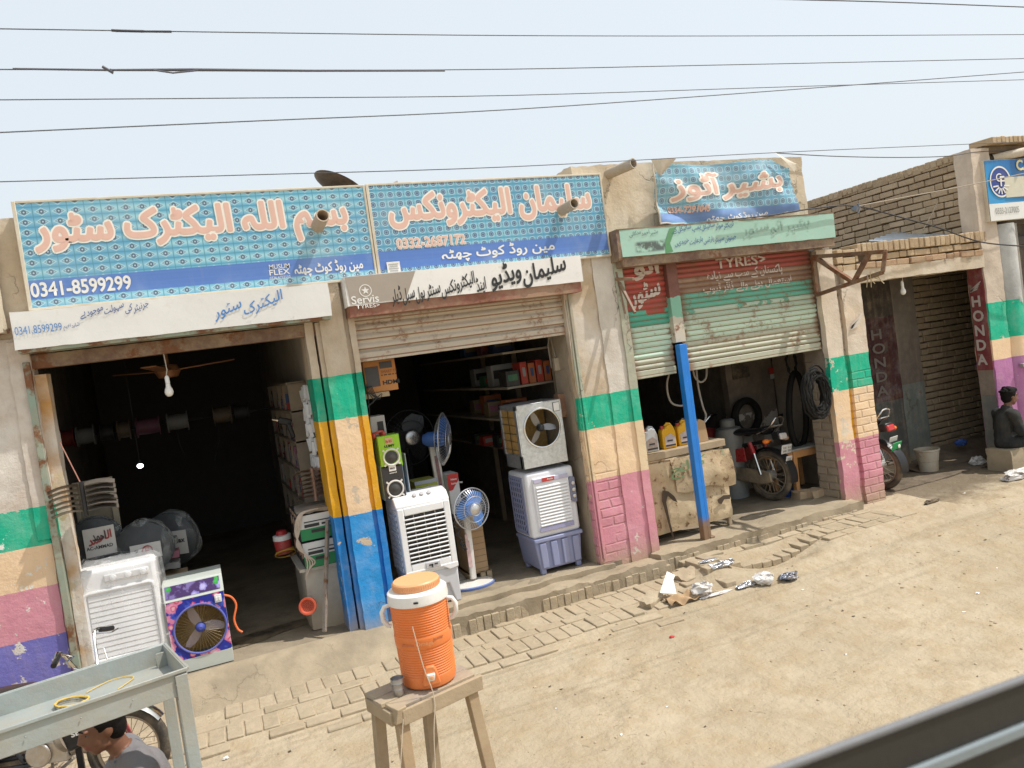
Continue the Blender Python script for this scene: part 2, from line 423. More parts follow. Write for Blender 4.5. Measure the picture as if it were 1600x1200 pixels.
def mat_brick(name, c1, c2, dust=.5, rough=.9):
    t = MT(name); t.xyz(); i = t.island(); n2 = t.noise(16, 5, .65); n3 = t.noise(70, 4, .7); n1 = t.noise(2.3, 4)
    c = t.mix(i, c1, c2); c = t.mul(c, (n2-.5)*.6+1.0)
    c = t.mix((n1*.6+n2*.55).ss(.5, .78)*dust, c, DUST)
    return t.done(c, rough, 0, n2+n3*.5, .008, .9, .15)
PAVE = mat_brick('dusty paving brick', (.355, .29, .20), (.43, .355, .25), .6)
MUDB = mat_brick('unbaked brick', (.36, .27, .175), (.50, .385, .26), .4)
MUDB2 = mat_brick('pale brick', (.40, .29, .18), (.56, .43, .28), .45)
REDB = mat_brick('red brick', (.42, .20, .11), (.50, .30, .18), .3)
MORT = plaster('mud mortar', (.20, .15, .10))
CONC = plaster('floor concrete', (.38, .31, .215), low=-5, crack=.18)

# brick pavement in front of the shops: single bricks, worn and half sunk
rb = random.Random(3)
m = MB()
bl, bw = .235, .115
j = 0; y = -.17
while y > -1.06:
    x = -1.3+(j % 2)*.12
    mode = j % 5 in (1, 3)
    L, Wd = (bl, bw) if not mode else (bw, bl)
    while x < 6.25:
        edge = -1.02-.10*sstep(3.9, 4.4, x)+.10*mnoise.noise(V3((x*.8, 0, 9)))+.36*sstep(3.2, 4.6, x)+.12*sstep(5, 6.2, x)
        hole = math.exp(-((x+L/2-4.62)**2/.50+(y+.54)**2/.075)) > .45
        yy = y-Wd/2
        if yy > edge and not hole and rb.random() > (.02 if y > -.85 else .10):
            zz = gz(x+L/2, yy)-.009+rb.uniform(-.005, .005)-(.02 if rb.random() < .14 else 0)
            ramp = (-.02-.16*(-.17-yy)/.9) if x < 1.25 else 0
            m.bx((x+L/2, yy, zz-.012), (L-.008, Wd-.008, .06), (rb.uniform(-.02, .02), rb.uniform(-.015, .015), rb.uniform(-.025, .025)))
        x += L
    y -= Wd+.004; j += 1
kind(m.build('brick_pavement', PAVE, bevel=.008, smooth=True), 'structure')

# threshold slabs and steps
m = MB()
def ramp(u, v):
    x = -2.4+u*3.72; d = v
    y = .02-.42*d-.05*mnoise.noise(V3((x*1.7, 2, 0)))*d; z = .0-.19*sstep(0, 1, d)*(.75+.5*d)+.012*mnoise.noise(V3((x*4, d*3, 3)))*min(1, d*4)
    return (x, y, max(z, gz(x, y)-.02) if d < .97 else gz(x, y)-.04)
m.grid(ramp, 80, 12)
kind(m.build('sloped_apron', CONC, ang=60), 'structure')
m = MB(); m.rough(1.24, 3.72, -.226, .02, -.30, -.045, .020, .045); m.rough(1.3, 3.3, -.04, .12, -.2, .0, .012, .06)
kind(m.build('shop_step', CONC), 'structure')
m = MB(); x = 1.36
while x < 6.1:                                # brick-on-edge kerb
    wdt = rb.uniform(.062, .075)
    if rb.random() > .06:
        top = -.085 if x < 3.72 else -.045-.03*(x-3.7)/2.6
        yk = -.174 if x < 3.72 else -.140
        m.bx((x+wdt/2, yk+rb.uniform(-.016, .010), top-.085+rb.uniform(-.008, .004)), (wdt-.004, .11, .17), (rb.uniform(-.02, .02), rb.uniform(-.02, .02), rb.uniform(-.03, .03)))
    x += wdt
kind(m.build('brick_kerb', PAVE, bevel=.005), 'structure')
m = MB(); m.rough(3.7, 6.22, -.192, .3, -.3, .0, .018, .05)
kind(m.build('workshop_sill', CONC), 'structure')

# ---------------------------------------------------------------- paints
TEAL = (.018, .44, .265); PEACH = (.80, .58, .37); PINK = (.64, .275, .335); PURP = (.18, .17, .48); BLUE = (.03, .28, .66); YEL = (.70, .36, .02); MAGE = (.44, .18, .36)
CREAM = (.60, .49, .37); WHITEW = (.70, .66, .60); GREYW = (.44, .39, .33)
P_left = plaster('left pillar paint', (.70, .66, .60), [(.53, PURP), (.88, PINK), (1.17, PEACH), (1.44, TEAL)], .75, (.50, .40, .32))
P_mid = plaster('middle pillar paint', (.50, .40, .29), [(.93, BLUE), (1.71, PEACH), (2.06, TEAL)], .12, (.62, .55, .45), low=-.02)
P_midY = plaster('middle pillar edge paint', (.50, .40, .29), [(.93, (.02, .20, .55)), (1.71, YEL), (2.06, (.012, .33, .2))], .25, (.62, .55, .45))
P_two = plaster('right pillar paint', (.50, .38, .25), [(.78, PINK), (1.25, PEACH), (1.55, TEAL)], .3, (.62, .56, .48), brick=.45, btop=.85)
P_twoR = plaster('right pillar smooth side paint', (.66, .61, .54), [(.78, PINK), (1.25, PEACH), (1.55, TEAL)], .3, (.55, .50, .43))
P_twoG = plaster('right pillar rail paint', (.42, .46, .36), [(.78, PINK), (1.25, (.72, .56, .36)), (1.55, TEAL)], .1, (.40, .34, .26))
P_three = plaster('workshop pillar paint', (.62, .52, .40), [(.62, PINK), (1.16, PEACH), (1.52, TEAL)], 1.0, (.66, .58, .48))
P_threeB = plaster('brick pillar paint', (.62, .50, .37), [(.62, PINK), (1.16, PEACH), (1.52, TEAL)], .35, (.66, .58, .48), brick=.55, btop=1.35)
P_threeY = plaster('brick pillar yellow reveal', (.40, .33, .26), [(.62, PINK), (1.16, YEL), (1.52, TEAL)], .2, brick=.6)
P_four = plaster('corner pillar paint', (.62, .52, .42), [(1.16, MAGE), (1.40, PEACH), (1.84, TEAL)], .35)
P_col = plaster('grey column paint', (.52, .52, .50), [(1.16, MAGE), (1.40, PEACH), (1.84, TEAL)], .45)
P_red = plaster('dark red reveal paint', (.24, .19, .15), [(.75, (.17, .17, .16)), (1.05, (.24, .19, .15)), (2.75, (.20, .045, .05))], .25)
PLAST = plaster('weathered plaster', (.52, .42, .30), patch=(.62, .54, .43))
PLAST2 = plaster('parapet plaster', (.56, .46, .33), patch=(.66, .58, .46))
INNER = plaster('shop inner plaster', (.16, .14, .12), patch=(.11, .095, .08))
INNERL = plaster('whitewashed inner wall', (.52, .47, .40), patch=(.40, .35, .29))
PEELW = plaster('peeling workshop wall', (.24, .20, .16), [(.92, (.52, .48, .43))], 1.9, (.16, .13, .105))
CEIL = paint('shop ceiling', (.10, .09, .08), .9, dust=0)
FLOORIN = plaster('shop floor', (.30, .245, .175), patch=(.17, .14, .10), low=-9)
RUST = paint('rusty steel', (.15, .075, .045), .75, .2, .5, 7, .25, .003, .5)
BROWNST = paint('brown painted steel', (.155, .085, .06), .6, .1, .35, 6, .3, .002, .3)
TEALST = paint('faded green steel', (.27, .36, .30), .55, .2, .3, 6, .25, .002, .5)
WHITEST = paint('chalky white steel', (.66, .63, .57), .6, 0, .2, 5, .3, .002, .35)
GREYST = paint('grey steel', (.30, .31, .31), .5, .3, .25, 8, .25)
BLACK = paint('black rubber', (.013, .013, .013), .75, 0, .3, 12, .01, spec=.15)
BLACKP = paint('black plastic', (.02, .02, .022), .35, 0, .2, 12, 0)
WHITEP = paint('white plastic', (.80, .80, .80), .32, 0, .04, 6, .05, .0004)
CHROME = paint('chrome', (.72, .72, .70), .18, 1, .1, 9, .12, .0003)
WOOD = paint('raw wood', (.36, .25, .145), .8, 0, .5, 5, .35, .004)
WOODG = paint('weathered grey wood', (.36, .275, .18), .85, 0, .5, 7, .5, .005)
WOODO = paint('varnished wood', (.55, .27, .10), .5, 0, .4, 6, .2, .002)
CARD = paint('cardboard', (.40, .26, .14), .85, 0, .2, 5, .15, .002)
REDP = paint('red paint', (.42, .015, .025), .3, 0, .15, 8, .12)
WIRE = paint('black cable', (.03, .03, .035), .6, 0, .1, 8, 0)
def flat(name, c, rough=.6, **k): return paint(name, c, rough, 0, .08, 10, .06 if max(c) > .25 else .015, .0006, **k)
WHT = flat('white lettering', (.78, .77, .73)); BLK = paint('black lettering', (.03, .03, .03), .6, 0, .1, 10, 0); BLU = flat('blue lettering', (.05, .22, .55)); RED = flat('red print', (.50, .03, .03)); SAL = flat('salmon lettering', (.74, .475, .39)); CRM = flat('cream outline', (.88, .83, .74)); NAV = flat('navy lettering', (.04, .10, .30)); GRN = flat('green print', (.02, .28, .10)); OLIVE = flat('olive lettering', (.11, .17, .17)); PALEY = flat('pale yellow lettering', (.75, .68, .38)); MAROON = flat('maroon print', (.26, .03, .04)); YELP = flat('yellow plastic', (.80, .45, .01), .4); ORG = flat('orange lettering', (.72, .20, .03)); GRYT = flat('grey print', (.35, .35, .34))

# ---------------------------------------------------------------- brickwork
def bricks(m, O, ux, L, H, uz=.083, bl=.24, depth=.10, jit=.008, rnd=None, nrm=(0, 1, 0), skip=.0, soldier=False):
    """single bricks laid in courses from O along ux; each keeps a little lean of its own"""
    rnd = rnd or rb; ux = V3(ux); nrm = V3(nrm); ang = math.atan2(ux.y, ux.x)
    k = 0; z = 0
    while z < H-.02:
        s = -(k % 2)*bl*.5*(1 if not soldier else 0)+rnd.uniform(-.03, .03)
        while s < L:
            ln = bl*rnd.uniform(.86, 1.1)*(.5 if (not soldier and rnd.random() < .22) else 1)
            a = max(s, 0); b = min(s+ln, L)
            if b-a > .03 and rnd.random() >= skip:
                c = V3(O)+ux*(a+b)/2+nrm*(depth/2+rnd.uniform(-jit, jit))+V3((0, 0, z+uz/2+rnd.uniform(-.004, .004)))
                m.bx(c, (b-a-.012, depth, uz-.013), (rnd.uniform(-.03, .03), rnd.uniform(-.03, .03), ang+rnd.uniform(-.025, .025)))
            s += ln
        k += 1; z += uz

# ---------------------------------------------------------------- shop building with the two electric shops
B1 = T('shop_building', 'long low plastered shop block holding the two electrical shops under blue printed signboards', 'building', (1.2, 1, 0))
m = MB(); m.rough(-5.2, -1.09, 0, .45, -.3, 2.62, .008, .08); m.rough(-1.16, -1.03, -.012, .2, 1.2, 2.60, .008, .05); m.build('pillar', P_left, B1)
m = MB(); m.rough(.975, 1.165, -.035, .35, -.05, 2.8, .006, .05); m.build('pillar', P_mid, B1)
m = MB(); m.rough(.86, .925, .01, .34, -.02, 2.6, .005, .05); m.rough(.94, .975, -.01, .3, -.02, 2.5, .004, .05); m.rough(1.165, 1.205, .015, .3, -.05, 2.6, .004, .05); m.rough(1.205, 1.255, -.012, .3, .03, 2.5, .005, .05); m.build('pillar_edge', P_midY, B1)
m = MB(); m.rough(3.17, 3.50, .0, .06, -.08, 2.85, .012, .05); m.build('pillar', P_two, B1)
m = MB(); m.rough(3.165, 3.7, .062, .4, -.08, 2.85, .008, .06); m.build('pillar_core', plaster('bare jamb plaster', (.40, .33, .25), patch=(.30, .24, .17)), B1)
m = MB(); m.rough(3.50, 3.715, -.012, .06, -.1, 2.9, .007, .05); m.build('pillar', P_twoR, B1)
m = MB(); m.rough(3.715, 3.80, -.03, .1, -.1, 2.75, .004, .05); m.build('shutter_rail', P_twoG, B1)
m = MB(); m.box(3.205, 3.235, -.02, .1, .05, 2.5); m.box(3.18, 3.20, -.01, .1, .02, 2.45); m.build('shutter_rail', P_twoG, B1, bevel=.004)
m = MB(); m.rough(-5.2, 3.78, .02, .5, 2.56, 3.46, .010, .12); m.build('lintel_wall', PLAST, B1)
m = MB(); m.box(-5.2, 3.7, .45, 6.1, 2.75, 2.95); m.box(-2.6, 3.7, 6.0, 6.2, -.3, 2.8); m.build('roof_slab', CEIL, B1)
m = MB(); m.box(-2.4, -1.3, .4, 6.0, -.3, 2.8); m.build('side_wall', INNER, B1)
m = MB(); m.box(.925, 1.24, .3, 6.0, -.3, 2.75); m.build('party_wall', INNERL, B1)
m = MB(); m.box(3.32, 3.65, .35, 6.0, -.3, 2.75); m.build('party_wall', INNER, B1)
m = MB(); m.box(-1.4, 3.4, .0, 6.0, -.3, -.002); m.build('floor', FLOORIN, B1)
# left jamb rails of the first shop
m = MB(); m.bar((-1.055, -.01, .05), (-1.055, -.01, 2.45), .045, .05); m.bar((-1.055, .05, .05), (-1.055, .05, 2.45), .045, .02); m.build('shutter_rail', TEALST, B1, bevel=.004)
m = MB(); m.rough(-1.03, -.955, .04, .2, 0, 2.36, .004, .05); m.build('door_jamb', plaster('rust streaked jamb', (.66, .62, .55), [(1.65, (.62, .50, .33))], 2.2, (.50, .25, .06)), B1)
m = MB(); m.box(-1.06, .95, .02, .12, 2.40, 2.50); m.build('lintel_beam', BROWNST, B1, bevel=.004)

def dented(m, x0, x1, y0, y1, z0, z1, amp=.006):     # a long folded sheet box, slightly dented
    m.rough(x0, x1, y0, y1, z0, z1, amp, .06, 4)
def mat_housing(name, base, marks, smear=None):
    t = MT(name); x, y, z = t.xyz(); n = t.noise(3, 5); n2 = t.noise(14, 6, .7)
    c = t.mul(base, (n-.5)*.2+1.0)
    c = t.mix((t.noise(6, 7, .72)).ss(.60, .68)*.55, c, marks)
    c = t.mix((n2*.5+t.noise(1, 3, .5, t.comb(x*10, y, z*1.2))*.5).ss(.56, .72)*.5, c, (.45, .37, .26))
    if smear: c = t.mix(x.ss(smear[0], smear[0]+.06)*x.ss(smear[1], smear[1]-.08)*z.ss(smear[2], smear[2]+.03)*z.ss(smear[3], smear[3]-.03)*(n2+n*.3).ss(.50, .68)*.9, c, (.07, .075, .07))
    return t.done(c, .5, 0, n2*.4+n, .006, .5, .4)
H1M = mat_housing('white painted sheet', (.72, .71, .68), (.52, .52, .50))
m = MB(); dented(m, -1.08, 1.06, -.17, .0, 2.53, 2.785, .0045)
H1 = m.build('shutter_housing', [H1M], B1)
m = MB(); m.box(-1.07, 1.05, -.155, .02, 2.505, 2.534); m.build('housing_soffit', TEALST, B1, bevel=.003)
H2M = mat_housing('white flex sheet', (.76, .74, .70), (.60, .55, .46))
m = MB(); dented(m, 1.19, 3.30, -.17, .0, 2.585, 2.82, .004); H2 = m.build('shutter_housing', [H2M], B1)
m = MB(); m.rough(1.2, 3.28, -.155, .02, 2.50, 2.587, .004, .1); m.build('housing_soffit', paint('red brown sheet', (.24, .075, .05), .6, 0, .35, 5, .25, .002, .3), B1)
m = MB(); m.grid(lambda u, v: (1.195+.58*u-.13*u*v+.02*v, -.1745-.0006*mnoise.noise(V3((u*5, v*4, 2))), 2.815-.215*v), 14, 6); m.build('grey_panel', flat('taupe print', (.36, .31, .26)), H2)
# lettering on the housings
YH = -.1745
text('الیکٹرک سٹور', BLU, H1, at(337, 503, YH), .50, .20, bold=.010, skew=.30)
text('جرنیٹر کی سہولت موجود ہے', NAV, H1, at(126, 499, YH), .44, .085, bold=.004, skew=.22)
text('0341.8599299', BLU, H1, at(24, 524, YH), .28, .055, bold=-.004, skew=0)
text('شاہد نعیم', NAV, H1, at(100, 517, YH), .10, .05, bold=.002, skew=.2)
text('سلیمان ویڈیو', BLK, H2, at(770, 456, YH), .72, .245, bold=.022, skew=.15)
text('اینڈ الیکٹرونکس سنٹر', BLK, H2, at(668, 471, YH), .53, .215, bold=.014, skew=.13)
text('ہول سیل ڈیلر', BLK, H2, at(614, 480, YH), .28, .17, bold=.013, skew=.13)
text('Servis', WHT, H2, at(550, 476, YH-.002), .22, .065, bold=.012, skew=0)
text('TYRES>', WHT, H2, at(557, 483, YH-.002), .19, .03, bold=.006)
def emblem_star(parent, c, r, mat):
    m = MB(); m.X = Matrix.Translation(c)
    k = 28; m.add([(r*q*math.cos(2*PI*i/k), 0, r*q*math.sin(2*PI*i/k)) for q in (.86, 1) for i in range(k)], [(i, (i+1) % k, k+(i+1) % k, k+i) for i in range(k)])
    p = [((.68 if i % 2 == 0 else .28)*r*math.sin(PI*i/5), 0, (.68 if i % 2 == 0 else .28)*r*math.cos(PI*i/5)) for i in range(10)]
    m.add(p+[(0, 0, 0)], [(i, (i+1) % 10, 10) for i in range(10)])
    return m.build('star_emblem', mat, parent, smooth=False)
emblem_star(H2, at(571, 454, YH-.002), .050, WHT)

# rolling shutters: real slats
def slat_profile(pitch, z): return (((z/pitch) % 1.0))
def shutter(parent, x0, x1, z0, z1, y, mat, pitch=.075, dep=.018, name='rolling_shutter'):
    m = MB(); n = int((z1-z0)/pitch*8); zs = [z0+(z1-z0)*i/n for i in range(n+1)]
    nx = 10
    def yy(z, x):
        f = ((z-z0)/pitch) % 1.0
        b = dep if f < .14 else dep*(1-math.sin(PI*(f-.14)/.86)**.7)
        return y+b+.004*mnoise.noise(V3((x*2, z*3, 1)))
    m.add([(x0+(x1-x0)*i/nx, yy(z, x0+(x1-x0)*i/nx), z) for z in zs for i in range(nx+1)], [(j*(nx+1)+i, j*(nx+1)+i+1, (j+1)*(nx+1)+i+1, (j+1)*(nx+1)+i) for j in range(n) for i in range(nx)])
    o = m.build(name, mat, parent, ang=60)
    m = MB(); m.box(x0, x1, y-.006, y+.03, z0-.075, z0); m.build('bottom_bar', mat, o, bevel=.006)
    return o
def mat_shutter(name, bands, pitch, z0, edge=(0, 1)):
    t = MT(name); x, y, z = t.xyz(); n = t.noise(3.5, 6, .65); n2 = t.noise(22, 5, .7)
    row = ((z-z0)/pitch).fl(); zc = row*pitch+z0+(n-.5)*.03
    rn = t.noise(1, 0, .5, t.comb(row*3.7, 0, 0))
    c = None
    for zt, bc in reversed(bands): c = t.mul(bc, (rn-.5)*.7+(n2-.5)*.25+1.0) if c is None else t.mix(zc.lt(zt), c, t.mul(bc, (rn-.5)*.7+(n2-.5)*.25+1.0))
    f = ((z-z0)/pitch).fr()
    c = t.mix((f.lt(.15).mx((n*.6+n2*.5).ss(.56, .70))).mx(x.ss(edge[0]+.12, edge[0]+.02)*n.ss(.40, .5)).mx(x.ss(edge[1]-.10, edge[1])*n.ss(.45, .5))*.85, c, t.mix(n2, (.16, .065, .035), (.30, .16, .09)))
    return t.done(c, .55, 0, n2, .003, .5, .35)
SH2 = mat_shutter('dirty cream shutter', [(9, (.52, .46, .37))], .078, 2.16, (1.25, 3.19))
shutter(B1, 1.25, 3.19, 2.215, 2.56, .05, SH2, .078, .022)

# ---------------------------------------------------------------- workshop building
B2 = T('workshop_building', 'plastered motorcycle workshop with tall cracked parapet and red and green rolling shutters', 'building', (5, 1, 0))
m = MB(); m.rough(3.78, 6.16, .02, .5, 2.73, 3.66, .010, .07); m.rough(3.42, 3.80, .015, .5, 2.84, 3.66, .012, .06); m.build('parapet', PLAST2, B2)
m = MB(); m.rough(6.15, 6.37, -.03, .035, -.05, 2.66, .008, .05); m.build('pillar', P_three, B2)
m = MB(); m.rough(6.165, 6.56, .036, .34, -.05, 2.66, .010, .05); m.build('pillar_core', plaster('stripped pillar side', (.36, .30, .23), patch=(.25, .20, .15), brick=.5), B2)
m = MB(); m.rough(6.37, 6.44, .012, .036, -.1, 2.55, .003, .05); m.build('pillar_reveal', P_threeY, B2)
m = MB(); m.rough(6.44, 6.715, -.03, .30, -.25, 2.28, .010, .05); m.build('pillar', P_threeB, B2)
m = MB(); m.box(3.6, 6.75, .4, 4.2, 2.7, 2.9); m.build('roof_slab', CEIL, B2)
m = MB(); m.box(3.4, 6.0, 4.0, 4.2, -.2, 2.8); m.box(5.9, 6.0, 1.42, 4.1, -.2, 2.8); m.build('rear_wall', INNER, B2)
m = MB(); m.rough(5.86, 6.9, 1.32, 1.42, -.2, 2.72, .006, .06); m.build('peeling_wall', PEELW, B2)
m = MB(); m.box(6.56, 6.66, .28, 1.35, -.2, 2.72); m.build('side_wall', plaster('stripped plaster', (.34, .29, .23), patch=(.22, .18, .14)), B2)
m = MB(); m.box(3.65, 6.6, .28, 4.1, -.2, .004); m.build('floor', FLOORIN, B2)
m = MB(); m.box(5.95, 6.2, 1.30, 1.34, 1.35, 2.2); m.build('dark_window', paint('dark window', (.03, .03, .028), .5), B2, bevel=.005)
H3M = mat_housing('mint painted sheet', (.36, .56, .46), (.50, .50, .40), (3.86, 4.26, 2.78, 2.905))
m = MB(); dented(m, 3.735, 6.31, -.17, .0, 2.765, 3.015, .004); H3 = m.build('shutter_housing', H3M, B2)
m = MB(); m.rough(3.70, 3.745, -.165, .02, 2.74, 3.02, .004, .05); m.rough(3.74, 6.30, -.15, .02, 2.68, 2.768, .004, .1); m.box(3.71, 6.32, -.172, -.05, 3.012, 3.024); m.build('housing_soffit', BROWNST, B2)
YH3 = -.1745
text('بشیر احمد مدکانی', OLIVE, H3, at(984, 372, YH3), .31, .065, bold=.004, skew=.15)
text('ٹریکٹر موٹر سائیکل پمپ سائیکل کے', NAV, H3, at(1051, 366, YH3), .72, .085, bold=.006, skew=.16)
text('جینوئن سپیئر پارٹس بارعایت خریدیں', NAV, H3, at(1055, 387, YH3), .72, .085, bold=.006, skew=.16)
text('بشیر آٹو سٹور', flat('washed out green', (.33, .50, .42)), H3, at(1162, 373, YH3), .86, .17, bold=.012, skew=.14)
m = MB(); m.add([at(1040, 396, YH3), at(1052, 393, YH3), at(1047, 380, YH3), at(1056, 355, YH3), at(1046, 357, YH3), at(1039, 378, YH3)], [(0, 1, 2), (0, 2, 5), (5, 2, 3), (5, 3, 4)]); m.build('painted_curve', flat('mid green', (.10, .28, .13)), H3, smooth=False)
def sh_bands(k): return [(9, (.34, .075, .06))]
SH3 = mat_shutter('red green shutter', [(1.86, (.42, .43, .33)), (2.17, (.47, .58, .46)), (2.34, (.14, .42, .31)), (2.50, (.30, .20, .14)), (9, (.36, .09, .075))], .052, 1.70, (4.44, 6.15))
SH3b = mat_shutter('red green narrow shutter', [(1.80, (.42, .43, .33)), (2.09, (.46, .60, .48)), (2.22, (.10, .42, .30)), (9, (.42, .075, .06))], .052, 1.70, (3.80, 4.30))
s3 = shutter(B2, 4.42, 6.15, 1.70, 2.70, .05, SH3, .052, .016)
s3b = shutter(B2, 3.80, 4.30, 1.70, 2.70, .05, SH3b, .052, .014)
def keepz(z0, pitch): return (lambda z: ((z-z0)/pitch) % 1.0 < .17, [z0+pitch*i for i in range(16)]+[z0+pitch*(i+.17) for i in range(16)])
FADE = flat('faded white lettering', (.58, .50, .44))
text('TYRES>', FADE, s3, at(1120, 420, .046), .62, .10, bold=.02, cut=.05, keep=keepz(1.70, .052))
text('Servis', FADE, s3, at(1108, 403, .046), .75, .10, bold=.03, cut=.05, keep=keepz(1.70, .052))
text('پاکستان کے سب سے زیادہ', FADE, s3, at(1106, 442, .046), .95, .11, bold=.02, cut=.05, keep=keepz(1.70, .052))
text('استعمال ہونے والے ٹائر ٹیوب', FADE, s3, at(1100, 462, .046), 1.12, .11, bold=.02, cut=.05, keep=keepz(1.70, .052))
text('آٹو', FADE, s3b, at(993, 438, .046), .30, .24, bold=.04, cut=.05, keep=keepz(1.70, .052))
text('سٹور', FADE, s3b, at(988, 487, .046), .34, .26, bold=.03, skew=.2, cut=.05, keep=keepz(1.70, .052))
# post between the two shutters, blue below
m = MB(); m.box(4.30, 4.42, -.005, .10, 1.92, 2.70)
t = MT('shutter post paint'); x, y, z = t.xyz(); n = t.noise(8, 6, .7)
zz = z+(n-.5)*.12; c = t.mix(zz.lt(2.16), t.mix(zz.lt(2.36), t.mul((.19, .08, .06), n+.5), (.22, .46, .34)), (.55, .50, .40)); c = t.mix(n.ss(.55, .65), c, (.22, .10, .06))
m.build('shutter_post', t.done(c, .6, 0, n, .003), B2, bevel=.004)
t = MT('blue post paint'); x, y, z = t.xyz(); n = t.noise(9, 6, .7)
c = t.mul((.02, .20, .62), (n-.5)*.4+1.0); c = t.mix((z+(n-.5)*.3).ss(.26, .12), c, (.24, .15, .09)); c = t.mix(n.ss(.68, .70), c, (.35, .52, .72))
m = MB(); m.box(4.285, 4.335, -.075, -.0, -.06, 1.90); m.box(4.337, 4.375, -.068, -.0, -.06, 1.90); m.bx((4.38, -.05, .0), (.05, .06, .03)); m.build('post', t.done(c, .45, 0, n, .002), B2, bevel=.005)
# green lettering edge etc of the shutter: rail seen right of it
m = MB(); m.box(3.78, 3.81, -.02, .03, 1.6, 2.7); m.build('shutter_rail', BROWNST, B2, bevel=.003)

# ---------------------------------------------------------------- brick bay
B3 = T('brick_bay', 'open brick bay with a soldier course parapet on a concrete beam beside the workshop', 'building', (8, 1, 0))
m = MB(); bricks(m, (6.90, -.01, 2.49), (1, 0, 0), 1.86, .08, .08, .24, .11); bricks(m, (6.74, -.03, 2.57), (1, 0, 0), 2.05, .12, .125, .082, .24, .008, soldier=True)
bricks(m, (6.42, -.02, 2.40), (1, 0, 0), .34, .26, .083, .2, .2); m.build('parapet_brick', MUDB2, B3, bevel=.008)
m = MB(); bricks(m, (6.76, -.032, 2.405), (1, 0, 0), 1.92, .08, .08, .22, .1, .012, skip=.12); m.build('corbel_brick', mat_brick('reddish brick', (.38, .24, .15), (.48, .34, .215), .4), B3, bevel=.008)
m = MB(); m.box(6.55, 8.75, .06, .25, 2.38, 2.66); m.build('parapet_core', MORT, B3)
m = MB(); m.rough(6.50, 8.70, -.025, .22, 2.27, 2.415, .008, .07); m.build('beam', PLAST, B3)
m = MB(); m.box(6.6, 10.4, .22, 2.7, 2.50, 2.6); m.build('roof_slab', CEIL, B3)
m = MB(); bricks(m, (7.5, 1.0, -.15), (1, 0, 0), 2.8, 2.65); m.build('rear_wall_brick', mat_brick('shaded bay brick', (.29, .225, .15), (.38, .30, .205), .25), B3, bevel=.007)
m = MB(); m.box(7.5, 10.4, 1.06, 1.25, -.3, 2.7); m.box(6.5, 7.6, 2.6, 2.7, -.3, 2.7); m.box(7.5, 7.56, 1.2, 2.6, -.3, 2.7); m.box(6.56, 6.66, 1.3, 2.6, -.3, 2.7); m.box(10.3, 10.4, .2, 1.1, -.3, 2.6); m.build('rear_wall_core', MORT, B3)
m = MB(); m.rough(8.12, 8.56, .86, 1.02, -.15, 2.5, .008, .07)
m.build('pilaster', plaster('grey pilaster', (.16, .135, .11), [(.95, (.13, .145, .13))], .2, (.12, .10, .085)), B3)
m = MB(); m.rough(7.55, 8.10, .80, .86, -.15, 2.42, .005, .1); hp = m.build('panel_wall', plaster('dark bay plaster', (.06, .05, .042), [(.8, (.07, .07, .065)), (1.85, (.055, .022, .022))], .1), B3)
text('H\nO\nN\nD\nA', flat('dull grey lettering', (.13, .11, .10)), hp, (7.66, .79, .88), .22, .82, bold=.015)
# floor and rubble of the bay
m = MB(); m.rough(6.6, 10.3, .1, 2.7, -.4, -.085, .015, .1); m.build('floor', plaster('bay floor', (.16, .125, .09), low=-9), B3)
# side wall of the taller house behind it
B4 = T('corner_building', 'taller brick building with a blue signboard and grey column at the right edge', 'building', (9.5, 1, 0))
m = MB(); bricks(m, (8.72, 4.6, 2.55), (0, -1, 0), 4.55, 1.02, .083, .245, .11, .010, nrm=(1, 0, 0)); bricks(m, (8.715, 4.6, 3.57), (0, -1, 0), 4.55, .09, .10, .085, .2, .01, nrm=(1, 0, 0), soldier=True)
m.build('side_wall_brick', MUDB, B4, bevel=.008)
m = MB(); m.box(8.765, 8.95, .05, 4.7, 2.5, 3.62); m.build('side_wall_core', MORT, B4)
m = MB(); m.rough(8.68, 8.99, -.02, .20, -.2, 3.66, .008, .06); m.build('pillar', P_four, B4)
m = MB(); m.rough(8.664, 8.69, .0, .185, -.15, 2.42, .004, .06); hr = m.build('red_reveal', P_red, B4)
hl = text('H\nO\nN\nD\nA', flat('grey white lettering', (.50, .44, .41)), hr, (8.655, .165, 1.12), .135, .82, ux=(0, -1, 0), bold=.03, lift=.004)
def wing(parent, O, ux, sc, mat):
    m = MB(); ux = V3(ux); O = V3(O); nn = ux.cross(V3((0, 0, 1)))
    for k in range(4):
        a = [(0, .02*k), (.62+.12*k, .16+.19*k), (.70+.1*k, .27+.19*k), (.12, .13+.05*k)]
        m.add([O+ux*(u*sc)+V3((0, 0, v*sc))+nn*.004 for u, v in a], [(0, 1, 2, 3)])
    return m.build('wing_emblem', mat, parent, smooth=False)
wing(hr, (8.655, .165, 1.99), (0, -1, 0), .15, flat('grey white lettering', (.50, .44, .41)))
pb = [o for o in B2.children if o.name.startswith('pillar')]
wing(pb[-1] if pb else B2, (6.48, -.045, 1.78), (1, 0, 0), .20, flat('chalk white paint', (.62, .56, .48)))
m = MB(); m.lathe([(.19, -.2), (.19, 2.75)], 24, Matrix.Translation((9.17, .12, 0))); m.build('column', P_col, B4, ang=60)
m = MB(); m.rough(9.25, 13.2, .05, .25, -.2, 1.3, .006, .1); m.build('front_wall', P_col, B4)
m = MB(); m.rough(8.9, 13.2, .12, .4, 2.75, 3.62, .006, .1); m.box(9.3, 13.2, .3, .5, -.2, 3); m.build('upper_wall', INNER, B4)
m = MB(); bricks(m, (8.92, -.12, 3.68), (1, 0, 0), 4.3, .09, .09, .08, .3, soldier=True); m.build('cornice_brick', MUDB2, B4, bevel=.008)
